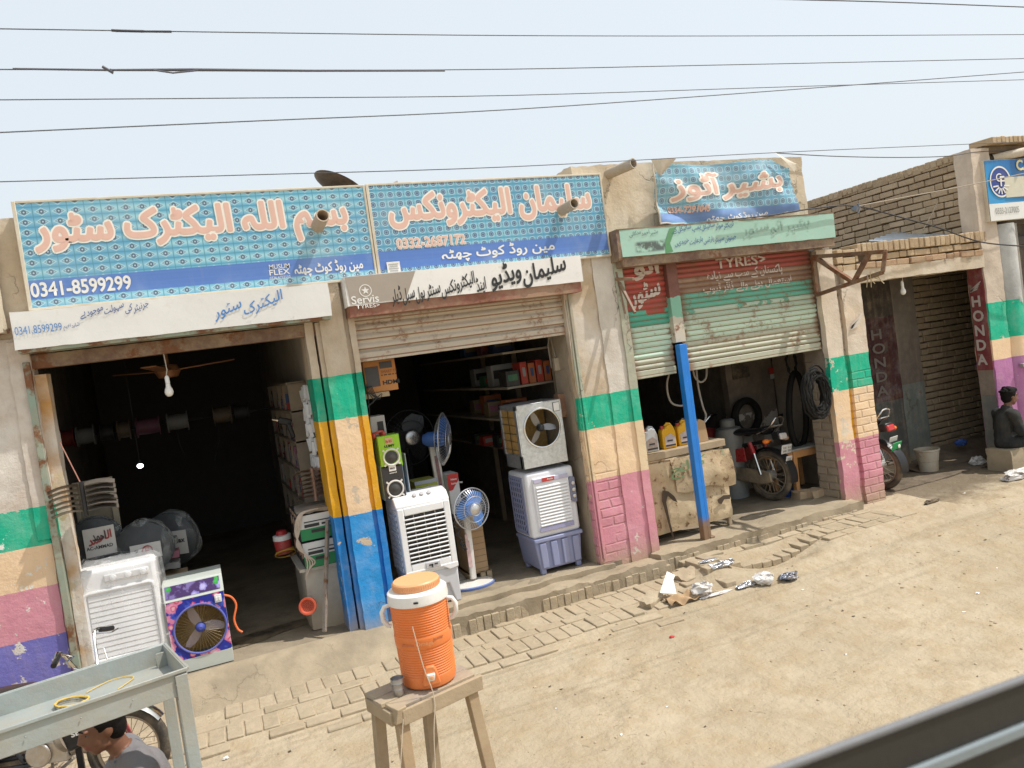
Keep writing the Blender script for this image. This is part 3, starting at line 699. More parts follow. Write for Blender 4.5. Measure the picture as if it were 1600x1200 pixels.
m = MB(); m.box(8.9, 13.2, .0, .3, 3.6, 3.68); m.build('cornice_core', MORT, B4)
m = MB(); m.bar((9.05, -.08, 1.05), (9.3, -.1, 1.05), .05, .04); m.bar((9.36, .03, 1.3), (9.36, .03, 2.75), .04, .05); m.build('door_frame', GREYST, B4, bevel=.004)
# far left neighbour
B5 = T('end_building', 'weathered plaster wall behind the left end of the blue electric shop sign', 'building', (-2, 1, 0))
m = MB(); m.rough(-3.6, -1.0, .52, .9, 2.5, 3.42, .02, .08); m.build('upper_wall', plaster('grimy plaster', (.40, .33, .24), patch=(.26, .21, .16)), B5)
# ---------------------------------------------------------------- printed signboards
def sign_mat(name, x0, z0, cu, cv, style, band, fade=.0):
    t = MT(name); x, y, z = t.xyz(); n = t.noise(2.2, 4); big = t.noise(1, 2, .5, t.comb(x*1.1+z*1.6, 0, z*.6-x*.4))
    u = ((x-x0)/cu).fr()-.5; v = ((z-z0)/cv).fr()-.5
    au, av = u.ab(), v.ab()
    c = t.mix(av.ss(.05, .5), (.30, .62, .70), (.06, .36, .55))
    c = t.mix(big.ss(.40, .62)*.45, c, (.03, .21, .46))
    if style == 'eye':
        r = au/.42+av/.40
        c = t.mix((r.ss(1.06, 1.0)), c, (.40, .62, .68)); c = t.mix(r.ss(.82, .76), c, (.13, .30, .40)); c = t.mix(r.ss(.6, .54), c, (.42, .54, .58))
        d = (u*u*(cu/cv)*(cu/cv)+v*v).sqrt(); c = t.mix(d.ss(.24, .20), c, (.03, .05, .12)); c = t.mix(d.ss(.09, .07), c, (.5, .6, .62))
    else:
        d = (u*u+v*v).sqrt(); dd = (au+av)
        c = t.mix((dd-.5).ab().ss(.05, .03), c, (.03, .17, .30))
        c = t.mix(d.ss(.40, .36), c, (.45, .68, .74)); c = t.mix(d.ss(.32, .29), c, (.02, .10, .25)); c = t.mix(d.ss(.20, .17), c, (.25, .38, .50)); c = t.mix(d.ss(.14, .11), c, (.02, .03, .09))
    ln = au.ss(.462, .478).mx(av.ss(.455, .475)); c = t.mix(ln*.8, c, (.02, .19, .27))
    if band:
        st = t.noise(1, 3, .5, t.comb(x*.6, 0, z*60))
        inb = z.gt(band[0])*z.lt(band[1]); c = t.mix(inb, c, t.mix(st, (.015, .075, .40), (.05, .16, .56)))
    c = t.mix(.20+fade, c, (.36, .52, .58)); c = t.mix(n.ss(.45, .75)*(.25+fade), c, (.50, .58, .58))
    c = t.mix(t.noise(1, 4, .6, t.comb(x*13, 0, z*.9)).ss(.6, .8)*.25, c, (.40, .34, .26))
    return t.done(c, .38, 0, n, .01, .3, .45)
def sheet(m, x0, x1, z0, z1, y, amp=.0008):
    def f(u, v):
        x = x0+(x1-x0)*u; z = z0+(z1-z0)*v
        return (x, y+amp*mnoise.noise(V3((x*2.1, z*2.6, y*9))), z)
    m.grid(f, 60, 20)
FRAMEW = paint('pale sign edge', (.66, .60, .48), .6, 0, .2, 6, .2)
def signboard(name, label, x0, x1, z0, z1, mat):
    s = T(name, label, 'sign', ((x0+x1)/2, -.05, z0))
    m = MB(); sheet(m, x0, x1, z0, z1, -.052); p = m.build('printed_sheet', mat, s, ang=80)
    m = MB(); m.box(x0, x1, -.045, .02, z0, z1); m.box(x0-.012, x0+.012, -.058, -.03, z0-.01, z1+.01); m.box(x1-.012, x1+.006, -.057, -.03, z0-.01, z1+.01); m.box(x0, x1, -.056, -.03, z0-.014, z0+.006); m.box(x0, x1, -.056, -.03, z1-.005, z1+.012)
    m.build('frame', FRAMEW, s, bevel=.003)
    return s
YS = -.0537
SM1 = sign_mat('eye pattern print', -.97, 2.81, .107, .0705, 'eye', (2.872, 3.008))
s1 = signboard('signboard', 'wide blue eye patterned signboard with salmon Urdu title above the leftmost shop opening', -.97, 1.485, 2.81, 3.55, SM1)
def big(body, px, py, W, H, s, bold, y=YS, **k):
    O = at(px, py, y)
    b = .045*W/ (len(body)*.5)
    text(body, CRM, s, O, W, H, bold=bold+.048, lift=.0006, **k)
    text(body, SAL, s, O, W, H, bold=bold, lift=.0020, **k)
big('بسم اللہ الیکٹرک سٹور', 60, 404, 2.18, .31, s1, .034)
text('0341-8599299', WHT, s1, at(50, 465, YS), .63, .098, bold=.022)
text('MUSLIM', WHT, s1, at(421, 421, YS), .155, .036, bold=.005); text('FLEX', WHT, s1, at(421.5, 430.5, YS), .155, .042, bold=.012); text('0336-6722110', WHT, s1, at(422, 437, YS), .155, .022, bold=0)
text('مین روڈ کوٹ چھٹہ', WHT, s1, at(462, 434, YS), .54, .115, bold=.025)
SM2 = sign_mat('ring pattern print', 1.5, 2.82, .0765, .0765, 'ring', (2.862, 3.012))
s2 = signboard('signboard', 'blue ring patterned signboard with salmon Urdu title above the shop with the shutter half raised', 1.508, 3.685, 2.815, 3.555, SM2)
big('سلیمان الیکٹرونکس', 612, 357, 1.88, .28, s2, .032)
text('0332-2687172', CRM, s2, at(621, 389, YS), .60, .08, bold=.06, lift=.0006); text('0332-2687172', SAL, s2, at(621, 389, YS), .60, .08, bold=.015, lift=.0020)
text('مین روڈ کوٹ چھٹہ', WHT, s2, at(692, 411, YS), 1.06, .125, bold=.018)
m = MB(); c = at(615, 417, -.06); m.bx(c, (.11, .006, .085)); cdm = m.build('small_card', flat('white card', (.74, .72, .68)), s2)
m = MB(); [m.bx(c+V3((0, -.0045, .022-.018*k)), (.08-.012*(k % 2), .002, .006)) for k in range(4)]; m.build('card_print', GRYT, s2)

# torn cloth banner on the parapet
def ban(p):           # folds of the hanging cloth
    x, z = p.x, p.z
    w1 = .020*math.sin(7*(x+z*1.2)+1.5*mnoise.noise(V3((x*2, z*2, 0))))+.020*mnoise.noise(V3((x*3.2, z*4.5, 5)))+.010*mnoise.noise(V3((x*9, z*11, 1)))
    w1 += .026*math.sin(18*(z+.55*x))*sstep(1.0, 0, (x-4.2)/.9)*sstep(3.75, 3.2, z)
    return V3((x+.02*math.sin(z*9)*(1 if x > 5 else -.6), p.y+w1-.02, z-.03*math.sin((x-4.2)*2.2)))
s3g = T('cloth_banner', 'wrinkled torn blue cloth banner with curled top corners on the cracked parapet', 'banner', (5, -.06, 3.05))
SM3 = sign_mat('faded banner print', 4.2, 3.06, .088, .088, 'ring', (3.06, 3.155), .18)
m = MB()
def cf(u, v):
    x = 4.24+1.66*u; z = 3.06+.57*v
    cut = .04*max(0, mnoise.noise(V3((u*9, 3, 0))))*(1 if v < .01 else 0)
    if v > .8 and u < .14: z -= .10*(1-u/.14)*(v-.8)/.2
    if v > .8 and u > .86: z -= .13*((u-.86)/.14)*(v-.8)/.2
    return ban(V3((x+.05*u*(1-v), -.05, z-cut)))
m.grid(cf, 84, 34); m.build('cloth', SM3, s3g, ang=180)
BACKC = paint('cloth reverse', (.62, .56, .46), .8, 0, .2, 6, .25)
m = MB()
for sx, (a, b, c) in ((1, ((4.225, 3.66), (4.50, 3.655), (4.30, 3.50))), (-1, ((5.66, 3.71), (5.92, 3.47), (5.98, 3.55)))):
    m.grid(lambda u, v: V3((a[0]+(b[0]-a[0])*u*(1-v)+(c[0]-a[0])*v, -.085-.045*math.sin(PI*(u*.7+.1))*(1-v*.5), a[1]+(b[1]-a[1])*u*(1-v)+(c[1]-a[1])*v)), 8, 8)
    m.build('curled_corner', BACKC, s3g, ang=180); m = MB()
m = MB(); m.tube([ban(V3((4.245-.01*math.sin(k*.8), -.055, 3.06+.56*k/12))) for k in range(13)], .008, 6); m.tube([ban(V3((4.24+1.68*k/24, -.055, 3.058+.006*math.sin(k*2.1)))) for k in range(25)], .009, 6); m.build('hem', BACKC, s3g)
O = at(1037, 310, -.05)
def bigb(body, O, W, H, bold):
    text(body, CRM, s3g, O, W, H, bold=bold+.06, lift=.007, fn=ban, cut=.03); text(body, SAL, s3g, O, W, H, bold=bold, lift=.009, fn=ban, cut=.04)
bigb('بشیر آٹوز', V3((4.42, -.05, 3.28)), 1.36, .26, .02)
text('0334-7291045', SAL, s3g, V3((4.37, -.05, 3.17)), .45, .06, bold=.04, lift=.007, fn=ban, cut=.04)
text('مین روڈ کوٹ چھٹہ', WHT, s3g, V3((4.80, -.05, 3.06)), .75, .075, bold=.02, lift=.007, fn=ban, cut=.04)

# sign at the right edge and the sliver of a sign at the left edge
sr = T('signboard', 'blue shop sign with round white ringed emblem and phone number on the corner building', 'sign', (9.6, -.06, 2.8))
t = MT('two blue sign'); x, y, z = t.xyz(); n = t.noise(2, 4)
c = t.mix((z-3.6+(x-8.8)*.9).ss(-.5, .45), (.03, .30, .62), (.02, .13, .36)); c = t.mix(z.lt(2.99), c, (.74, .74, .70)); c = t.mix(n.ss(.55, .75)*.2, c, DUST)
m = MB(); sheet(m, 8.83, 10.6, 2.79, 3.50, -.066, .003); m.build('printed_sheet', t.done(c, .4), sr, ang=80)
m = MB(); m.box(8.82, 10.6, -.06, -.01, 2.785, 3.505); m.build('frame', FRAMEW, sr, bevel=.003)
YR = -.073
def disc(parent, c, r0, r1, mat, name='emblem_ring', yy=0):
    m = MB(); k = 40; c = V3(c)+V3((0, yy, 0))
    if r0 > 0: m.add([c+V3((q*math.cos(2*PI*i/k), 0, q*math.sin(2*PI*i/k))) for q in (r0, r1) for i in range(k)], [(i, (i+1) % k, k+(i+1) % k, k+i) for i in range(k)])
    else: m.add([c+V3((r1*math.cos(2*PI*i/k), 0, r1*math.sin(2*PI*i/k))) for i in range(k)], [tuple(range(k))])
    return m.build(name, mat, parent, smooth=False)
c0 = at(1563, 284, YR); disc(sr, c0, 0, .175, flat('deep blue print', (.02, .06, .28)), 'emblem_disc'); disc(sr, c0, .165, .185, WHT, 'emblem_ring', -.003)
text('G', WHT, sr, c0+V3((-.075, -.004, .0)), .10, .10, bold=.01); text('F', WHT, sr, c0+V3((-.01, -.006, -.055)), .08, .12, bold=.01)
m = MB()
for k in range(7):
    a = PI*(1.12+.76*k/6); m.bar(c0+V3((.05*math.cos(a), -.005-.0006*k, .05*math.sin(a)-.03)), c0+V3((.15*math.cos(a), -.005-.0006*k, .15*math.sin(a))), .018, .001, (0, 1, 0))
m.build('emblem_rays', WHT, sr, smooth=False)
text('CA', PALEY, sr, at(1589, 266, YR), .24, .12, bold=.03); text('0333-2127005', GRYT, sr, at(1556, 335, YR), .42, .075, bold=.01)
m = MB(); m.box(9.13, 9.7, -.078, -.066, 3.05, 3.29); m.build('cream_panel', flat('cream print', (.62, .60, .48)), sr)
sl2 = T('signboard', 'sliver of a pale and blue signboard cut off at the left edge of the picture', 'sign', (-1.6, -.12, 2.7))
t = MT('left sliver print'); x, y, z = t.xyz(); c = t.mix((z).lt(3.02), (.62, .70, .68), (.05, .13, .48)); c = t.mix(t.noise(3, 4).ss(.5, .7)*.2, c, DUST)
m = MB(); m.box(-3.9, -1.17, -.14, -.02, 2.74, 3.42); m.build('printed_sheet', t.done(c, .4), sl2, bevel=.004)
m = MB(); m.rough(-1.17, -1.135, -.15, -.02, 2.66, 3.42, .006, .06); m.build('frame', FRAMEW, sl2)
cz = T('canopy_sheet', 'brown folded sheet metal canopy poking in below the leftmost sign sliver', 'canopy', (-1.4, -.2, 2.5))
m = MB(); m.add([(-2.4, -.55, 2.42), (-1.12, -.05, 2.66), (-1.12, .02, 2.70), (-2.4, .02, 2.70), (-2.4, -.55, 2.45), (-1.12, -.05, 2.69)], [(0, 1, 5, 4), (1, 2, 5), (0, 4, 3), (4, 5, 2, 3), (0, 3, 2, 1)]); m.build('sheet', paint('brown sheet', (.22, .12, .08), .6, 0, .3, 5, .2), cz, smooth=False)

# ---------------------------------------------------------------- pipes, dish, brackets
PIPEM = paint('grey drain pipe', (.42, .38, .33), .7, 0, .25, 8, .35)
def pipe(base, tip, r, label, mat=PIPEM):
    p = T('drain_pipe', label, 'pipe', base); b = V3(base); e = V3(tip); d = (e-b).normalized()
    m = MB(); k = 20; u = d.cross(V3((0, 0, 1))).normalized(); v = u.cross(d)
    rings = [(b, r), (e, r), (e, r*.82), (b+d*.02, r*.82)]
    m.add([c+(u*math.cos(2*PI*i/k)+v*math.sin(2*PI*i/k))*q for c, q in rings for i in range(k)], [(j*k+i, j*k+(i+1) % k, (j+1)*k+(i+1) % k, (j+1)*k+i) for j in range(3) for i in range(k)]+[tuple(3*k+i for i in range(k))])
    m.build('pipe_wall', mat, p)
    return p
b = at(496, 356, -.05); pipe(b-V3((0, -.06, 0)), b+V3((.02, -.20, .055)), .052, 'short clay pipe stub poking through the eye patterned signboard', paint('clay pipe', (.48, .38, .30), .8, 0, .3, 9, .3))
b = at(876, 330, -.05); pipe(b-V3((0, -.06, 0)), b+V3((.035, -.21, .02)), .047, 'grey pipe stub poking through the ring patterned signboard')
b = at(953, 272, .0); pipe(b-V3((.03, -.1, 0)), b+V3((.09, -.28, .02)), .047, 'long grey drain pipe sticking out of the plaster between banner and signboard')
b = at(1560, 246, .0); pp = pipe(b-V3((.05, -.05, 0)), b+V3((.33, -.12, .03)), .05, 'cream pipe lying above the blue sign with the round emblem', paint('cream pipe', (.62, .56, .46), .7, 0, .2, 8, .2))
d = T('satellite_dish', 'dark brown satellite dish tilted edge on above the joint of the two blue signboards', 'dish', (1.45, .8, 3.3))
c = at(527, 300, .8)
m = MB(); m.lathe([(.0, .0), (.10, .008), (.2, .03), (.30, .07), (.345, .095), (.35, .10), (.34, .10), (.2, .038), (0, .008)], 40, Matrix.Translation(c) @ (V3((.07, .33, .06))+.94*(.5*V3((.97, -.2, 0))+.866*V3((-.04, -.2, .98)))).to_track_quat('Z', 'Y').to_matrix().to_4x4() @ Matrix.Scale(.70, 4), cap=False)
m.build('reflector', paint('dark brown dish', (.055, .04, .035), .5, .2, .2, 8, .15), d)
m = MB(); m.tube([c+V3((.0, .05, -.03)), c+V3((.05, .10, -.45))], .022); m.build('mast', GREYST, d)
m = MB(); m.tube([c+V3((.10, -.02, -.09)), c+V3((.40, -.05, -.02)), c+V3((.46, -.05, .0))], .012); m.bx(c+V3((.52, -.05, .02)), (.09, .05, .05), (0, -.4, 0)); m.build('feed_arm', paint('pale feed', (.5, .48, .44), .5), d)

def bracket(name, label, segs, wd=.04, mat=RUST):
    o = T(name, label, 'bracket', segs[0][0]); m = MB()
    for k, (a, b) in enumerate(segs): m.bar(a, b, wd-.003*(k % 3), wd*.9-.003*(k % 3))
    m.build('angle_iron', mat, o, bevel=.003); return o
X3 = 6.10
A0 = V3((X3, -.03, 2.60)); A1 = V3((X3+.04, -.9, 2.50)); B0 = V3((X3, -.03, 2.20)); B1_ = V3((X3+.02, -.86, 2.31))
br = bracket('sign_bracket', 'rusty angle iron sign bracket reaching out from the pillar right of the workshop', [(A0, A1), (B0, B1_), (A1, B1_), (A0+V3((0, -.02, 0)), B0+(B1_-B0)*.58), (A0+(A1-A0)*.80, B0+(B1_-B0)*.58), (A0, B0)], .045)
m = MB(); rs = random.Random(5)
for k in range(9):
    p = B0+(B1_-B0)*.82; m.tube([p, p+V3((rs.uniform(-.04, .06), rs.uniform(-.10, .02), rs.uniform(-.04, .05))), p+V3((rs.uniform(-.1, .06), rs.uniform(-.16, .02), rs.uniform(-.12, .04)))], .004, 5)
m.build('frayed_rope', paint('jute', (.50, .40, .24), .9), br)
bracket('sign_bracket', 'broken brown angle iron bracket dangling across the narrow red shutter', [(at(962, 436, -.03), at(990, 436, -.25)), (at(968, 442, -.03), at(992, 489, -.22)), (at(962, 425, -.02), at(978, 500, -.02))], .03, BROWNST)
# ---------------------------------------------------------------- overhead wires
def wire(name, label, pts, y, r=.005, mat=None, ext=(1.6, 1.6)):
    o = T(name, label, 'wire', at(*pts[0], y))
    P = [at(px, py, y) for px, py in pts]
    m = MB(); m.tube([P[0]+(P[0]-P[1])*ext[0]]*(ext[0] > 0)+P+[P[-1]+(P[-1]-P[-2])*ext[1]], r, 6); m.build('strand', mat or WIREG, o)
    return o
YW = -2.2; WIREG = paint('weathered grey wire', (.085, .085, .095), .6, 0, .1, 8, 0)
w1 = wire('overhead_wire', 'uppermost full width overhead wire with a short taped splice near its left end', [(0, 45), (400, 51), (800, 55.5), (1200, 56), (1600, 54)], YW, .0026)
m = MB(); m.tube([at(174, 47.5, YW-.02), at(215, 49, YW-.02), at(268, 49.5, YW-.02)], [.006, .005, .0055], 6); m.tube([at(180, 48, YW+.0), at(225, 49, YW-.01)], .006, 6); m.build('taped_splice', paint('black tape', (.05, .05, .06), .6, dust=0), w1)
w2 = wire('overhead_wire', 'second overhead wire, thick and lashed along its left half with a bent strand end', [(0, 108.5), (700, 109), (1100, 102), (1600, 91.5)], YW+.1, .0028)
m = MB(); m.tube([at(20, 107.5, YW+.09), at(165, 109.5, YW+.09), at(300, 109, YW+.08), at(480, 110.5, YW+.09), at(695, 110.5, YW+.09)], [.0045, .005, .0075, .006, .005], 6); m.tube([at(160, 104, YW+.05), at(177, 114, YW+.05), at(172, 109, YW+.06)], .007, 6); m.tube([at(240, 109.5, YW+.07), at(270, 114, YW+.07), at(310, 110, YW+.07)], .004, 6); m.build('lashed_strand', paint('grey lashing', (.10, .10, .12), .6, dust=0), w2)
wire('overhead_wire', 'third overhead wire from the top, thin and almost straight across the sky', [(0, 156), (400, 153), (800, 149), (1250, 135), (1600, 124.5)], YW+.2, .0026)
wire('overhead_wire', 'fourth overhead wire, rising to the right and crossing the third one near the right edge', [(0, 207), (400, 189), (800, 171), (1250, 139), (1600, 112.5)], YW-.3, .0027)
wire('overhead_wire', 'lowest long overhead wire, passing just above the dish and the banner', [(0, 284), (400, 273), (800, 260.5), (1220, 238), (1600, 221.5)], YW+.3, .0026)
wire('overhead_wire', 'thick wire cutting across the upper right corner of the sky', [(1232, -1), (1400, 3.5), (1600, 11)], YW-.5, .0036)
wire('overhead_wire', 'thin slack wire sagging above the brick side wall on the right', [(1212, 239), (1300, 244), (1400, 246), (1480, 244), (1530, 237), (1600, 236)], -.02, .005, ext=(0, .6))
CB = paint('pale cable', (.34, .29, .23), .7)
wc = wire('service_cable', 'dark cable running from the mint housing to a knot and down to the right corner', [(1130, 344), (1200, 337), (1270, 326), (1336, 322), (1420, 343), (1470, 357), (1532, 378), (1600, 385)], -.21, .008, WIRE, ext=(0, .6))
m = MB(); m.bx(at(1336, 326, -.22), (.05, .05, .05), (.3, .5, .2)); m.tube([at(1340, 318, -.23), at(1343, 325, -.23), at(1341, 333, -.23)], .010); m.build('tied_knot', paint('blue grey clip', (.10, .15, .22), .6), wc)
wire('service_cable', 'pale thin cable rising from the knot towards the round emblem sign', [(1340, 322), (1420, 307), (1500, 292), (1600, 271)], -.23, .006, CB, (0, .6))
wire('service_cable', 'loose pale cord hanging down the brick side wall', [(1464, 318), (1456, 335), (1443, 358)], .4, .006, CB, (0, 0))
st = T('steel_sheet', 'pale grey corrugated sheet corner lying behind the soldier course parapet', 'sheet', (8, 1, 2.6))
m = MB(); m.X = Matrix.Translation(at(1432, 367, .8)) @ Euler((R(12), R(-9), R(8))).to_matrix().to_4x4(); m.grid(lambda u, v: (u*.8-.4, v*.8-.4, .010*math.sin(u*40)), 120, 2); m.build('sheet', paint('galvanised sheet', (.42, .46, .50), .4, .5, .15, 8, .1), st)
# bulbs
def bulb(label, top, c, r=.03):
    o = T('hanging_bulb', label, 'light bulb', top); m = MB(); top = V3(top); c = V3(c)
    m.tube([top, (top+c)/2+V3((.008, 0, 0)), c+V3((0, 0, .12))], .004, 6); m.build('cord', paint('white flex', (.5, .48, .44), .6), o)
    m = MB(); m.lathe([(.012, .055), (.016, .06), (.016, .10), (.010, .115), (.0, .12)], 16, Matrix.Translation(c)); m.build('holder', WHITEP, o)
    m = MB(); m.lathe([(0, -.042), (.015, -.039), (.027, -.026), (.031, -.006), (.028, .012), (.018, .032), (.015, .056)], 20, Matrix.Translation(c)); m.build('glass', flat('milk glass', (.80, .79, .76), .2), o)
bulb('white bulb hanging on a cord in the mouth of the electric shop at left', at(254, 545, .05), at(264, 611, .05))
bulb('white bulb hanging from the concrete beam of the brick bay', at(1409, 428, .1), at(1411, 455, .1))
# ---------------------------------------------------------------- fans
STEELW = paint('pale wire', (.55, .57, .60), .3, .7, .1, 9, .05)
def fan_blade(m, Rr, a0, wid, r0=.05, pitch=.35, M=None):
    o = m.X; m.X = o @ Euler((0, a0, 0)).to_matrix().to_4x4()
    def f(u, v):
        r = r0+(Rr-r0)*u; w_ = wid*(.45+.75*math.sin(PI*min(1, .18+u*.74)))*(v-.5)+.10*Rr*u*u
        return (w_, -math.sin(pitch)*w_*.9, r)
    m.grid(f, 10, 5); m.X = o
def fan_head(p, c, Rr, M, cage, blade, hub, wires=44, depth=.14):
    """fan guard facing local -y, with blades and motor"""
    MM = Matrix.Translation(c) @ M.to_4x4()
    m = MB(); m.X = MM
    for k in range(wires):
        a = 2*PI*k/wires; ca, sa = math.cos(a), math.sin(a)
        for sg in (-1, 1):
            m.tube([(ca*Rr*q, sg*depth*.5*(1-q**3.0)-(0), sa*Rr*q) for q in (.18, .5, .75, .92, 1)], .0016, 3, cap=False)
    for q in (1, .62, .30):
        for sg in ((-1, 1) if q < 1 else (0,)): m.torus((0, sg*depth*.5*(1-q**3), 0), Rr*q, .0032 if q < 1 else .006, n=40, m=6)
    m.build('guard', cage, p)
    m = MB(); m.X = MM
    for k in range(3): fan_blade(m, Rr*.88, 2*PI*k/3+.4, Rr*.62)
    m.build('blades', blade, p, ang=80)
    m = MB(); m.X = MM @ Euler((PI/2, 0, 0)).to_matrix().to_4x4(); m.lathe([(0, depth*.56), (Rr*.2, depth*.54), (Rr*.27, depth*.46), (Rr*.27, depth*.42)], 28); m.build('badge', hub, p)
    m = MB(); m.X = MM @ Euler((-PI/2, 0, 0)).to_matrix().to_4x4(); m.lathe([(.0, -.02), (.06, -.02), (.075, .06), (.07, .14), (.045, .19), (0, .195)], 24); m.build('motor', blade, p)
BLUEP = flat('blue plastic', (.03, .13, .42), .35); BLUEF = paint('clear blue blade', (.03, .20, .62), .25, 0, .1, 6, .05)
SILV = paint('silver badge', (.62, .62, .62), .25, .8, .15, 30, .05)
def rotz(a, tilt=0): return Euler((tilt, 0, a)).to_matrix()
# white pedestal fan with blue blades, in the sun
f3 = T('pedestal_fan', 'white pedestal fan with blue blades standing beside the white louvred air cooler', 'fan', (2.08, .40, 0))
fan_head(f3, at(737, 795, .26), .185, rotz(.25), STEELW, BLUEF, SILV)
WF = paint('off white enamel', (.72, .70, .66), .4, 0, .12, 8, .15)
m = MB(); m.bar((2.06, .37, .06), (2.075, .36, .66), .055, .05); m.build('post', WF, f3, bevel=.012)
m = MB(); m.bx((2.045, .342, .33), (.035, .006, .30)); m.build('post_label', paint('faded label', (.60, .42, .42), .6, 0, .6, 30, .1), f3)
m = MB(); m.lathe([(0, .045), (.05, .045), (.19, .030), (.20, .018)], 32, Matrix.Translation((2.05, .37, 0)) @ Matrix.Scale(.72, 4, (0, 1, 0))); m.build('base_plate', WF, f3)
m = MB(); m.lathe([(.197, .026), (.207, .018), (.205, 0), (.19, 0)], 32, Matrix.Translation((2.05, .37, 0)) @ Matrix.Scale(.72, 4, (0, 1, 0)), cap=False); m.build('base_rim', flat('blue rim', (.10, .17, .42)), f3)
m = MB(); pts = [V3((1.93+.02*math.sin(k*2.1)+.006*k, .30, .66-.030*k+(.05 if k > 9 else 0))) for k in range(13)]; m.tube(pts, .006, 6); m.tube([p+V3((.015*math.sin(i*1.7), -.01, .01)) for i, p in enumerate(pts)], .006, 6); m.build('flex', BLACKP, f3)
# taller fan behind, turned sideways
f1 = T('pedestal_fan', 'tall pedestal fan with dark blue motor turned sideways in the shop doorway', 'fan', (2.0, .75, 0))
fan_head(f1, at(692, 686, .66), .245, rotz(R(62), R(6)), STEELW, BLUEP, SILV)
m = MB(); m.bar((2.02, .80, .0), (1.98, .78, 1.28), .085, .04); m.build('post', WF, f1, bevel=.008)
m = MB(); m.bar((1.985, .752, 1.18), (1.994, .757, .86), .030, .004, (0, 1, 0))
m.build('post_print', paint('post print', (.22, .10, .14), .5, 0, .6, 40), f1)
m = MB(); m.lathe([(0, .05), (.06, .05), (.22, .02), (.22, 0)], 28, Matrix.Translation((2.02, .80, 0))); m.build('base_plate', WF, f1)
f2 = T('pedestal_fan', 'dark wire guard fan standing deep in shadow behind the green speaker box', 'fan', (1.8, 1.2, 0))
fan_head(f2, at(640, 684, 1.1), .27, rotz(.2), BLACKP, BLACKP, SILV, 36)
m = MB(); m.tube([(1.84, 1.2, .02), (1.84, 1.2, 1.25)], .02); m.lathe([(0, .04), (.05, .04), (.2, .015), (.2, 0)], 24, Matrix.Translation((1.84, 1.2, 0))); m.build('stand', BLACKP, f2)

# ---------------------------------------------------------------- air coolers
def louvre_cooler():
    c = T('air_cooler', 'white plastic air cooler with dark louvred front standing on the step beside the blue pillar', 'air cooler', (1.62, .3, 0))
    x0, x1, y0, y1, H = 1.385, 1.845, .05, .43, .97
    m = MB(); m.box(x0, x1, y0+.02, y1, .26, H-.04); m.build('body', WHITEP, c, bevel=.025, seg=3)
    m = MB(); prof = [(y0+.01, H-.10), (y0+.005, H-.075), (y0+.06, H-.01), (y0+.16, H+.012), (y1, H-.005), (y1, H-.10)]; m.prism(prof, x0-.006, x1+.006, 'x'); m.build('top_cover', WHITEP, c, bevel=.012, seg=3)
    # front bezel with an open window
    wx0, wx1, wz0, wz1 = x0+.055, x1-.055, .40, .815
    m = MB()
    for a in ((x0, wx0, .30, H-.09), (wx1, x1, .30, H-.09), (wx0, wx1, wz1, H-.09), (wx0, wx1, .33, wz0)): m.box(a[0], a[1], y0-.006, y0+.03, a[2], a[3])
    m.build('bezel', WHITEP, c, bevel=.008)
    m = MB(); m.prism([(x0, .30), (x0+.08, .29), (x0+.13, .325), (x1-.13, .325), (x1-.08, .29), (x1, .30), (x1, .345), (x0, .345)], y0-.009, y0+.03); m.build('bezel_lip', WHITEP, c, bevel=.006)
    m = MB(); m.box(wx0, wx1, y0+.013, y0+.019, wz0, wz1); m.build('grille_back', BLACKP, c)
    m = MB()
    for k in range(11):
        z = wz0+.022+(wz1-wz0-.02)*k/11; m.bx(((x0+x1)/2, y0-.001, z), (wx1-wx0, .020, .011), (R(-24), 0, 0))
    m.build('louvres', WHITEP, c, bevel=.003)
    m = MB()
    for k in range(3): m.bx((wx0+.08+(wx1-wx0-.16)*k/2, y0+.009, (wz0+wz1)/2), (.006, .008, wz1-wz0))
    m.build('inner_vanes', GREYST, c)
    GR = flat('grey tank plastic', (.56, .57, .60), .4)
    m = MB(); m.prism([(x0+.015, 0), (x0+.06, 0), (x0+.10, .17), (x1-.10, .17), (x1-.06, 0), (x1-.01, 0), (x1-.004, .30), (x0+.004, .30)], y0+.008, y1-.01); m.box(x0+.06, x1-.06, y0+.035, y1-.02, .01, .2); m.build('tank', GR, c, bevel=.012)
    m = MB(); m.bx(((x0+x1)/2+.01, y0-.010, .365), (.13, .012, .055)); m.build('logo_plate', flat('silver plate', (.52, .52, .54), .3), c, bevel=.006)
    m = MB(); m.bx(((x0+x1)/2-.01, y0-.018, .368), (.035, .004, .012), (0, 0, 0)); m.bx(((x0+x1)/2+.0, y0-.018, .358), (.012, .004, .022)); m.bx(((x0+x1)/2+.035, y0-.018, .37), (.03, .004, .010)); m.build('logo_mark', BLK, c)
    m = MB()
    for k in range(3): m.lathe([(.020, 0), (.018, .016), (0, .018)], 16, Matrix.Translation((x0+.18+.065*k, y0+.065, H-.012)) @ Euler((R(35), 0, 0)).to_matrix().to_4x4())
    m.build('knobs', flat('knob', (.45, .45, .47)), c)
    m = MB()
    m.box(x0-.003, x0+.004, y0+.06, y1-.02, .33, .88); m.build('side_opening', BLACKP, c); m = MB()
    for i in range(7): m.box(x0-.008, x0-.002, y0+.055+.050*i, y0+.070+.050*i, .325, .885)
    for j in range(12): m.box(x0-.0075, x0-.0025, y0+.055, y1-.02, .325+.049*j, .340+.049*j)
    m.build('side_grille', WHITEP, c)
louvre_cooler()
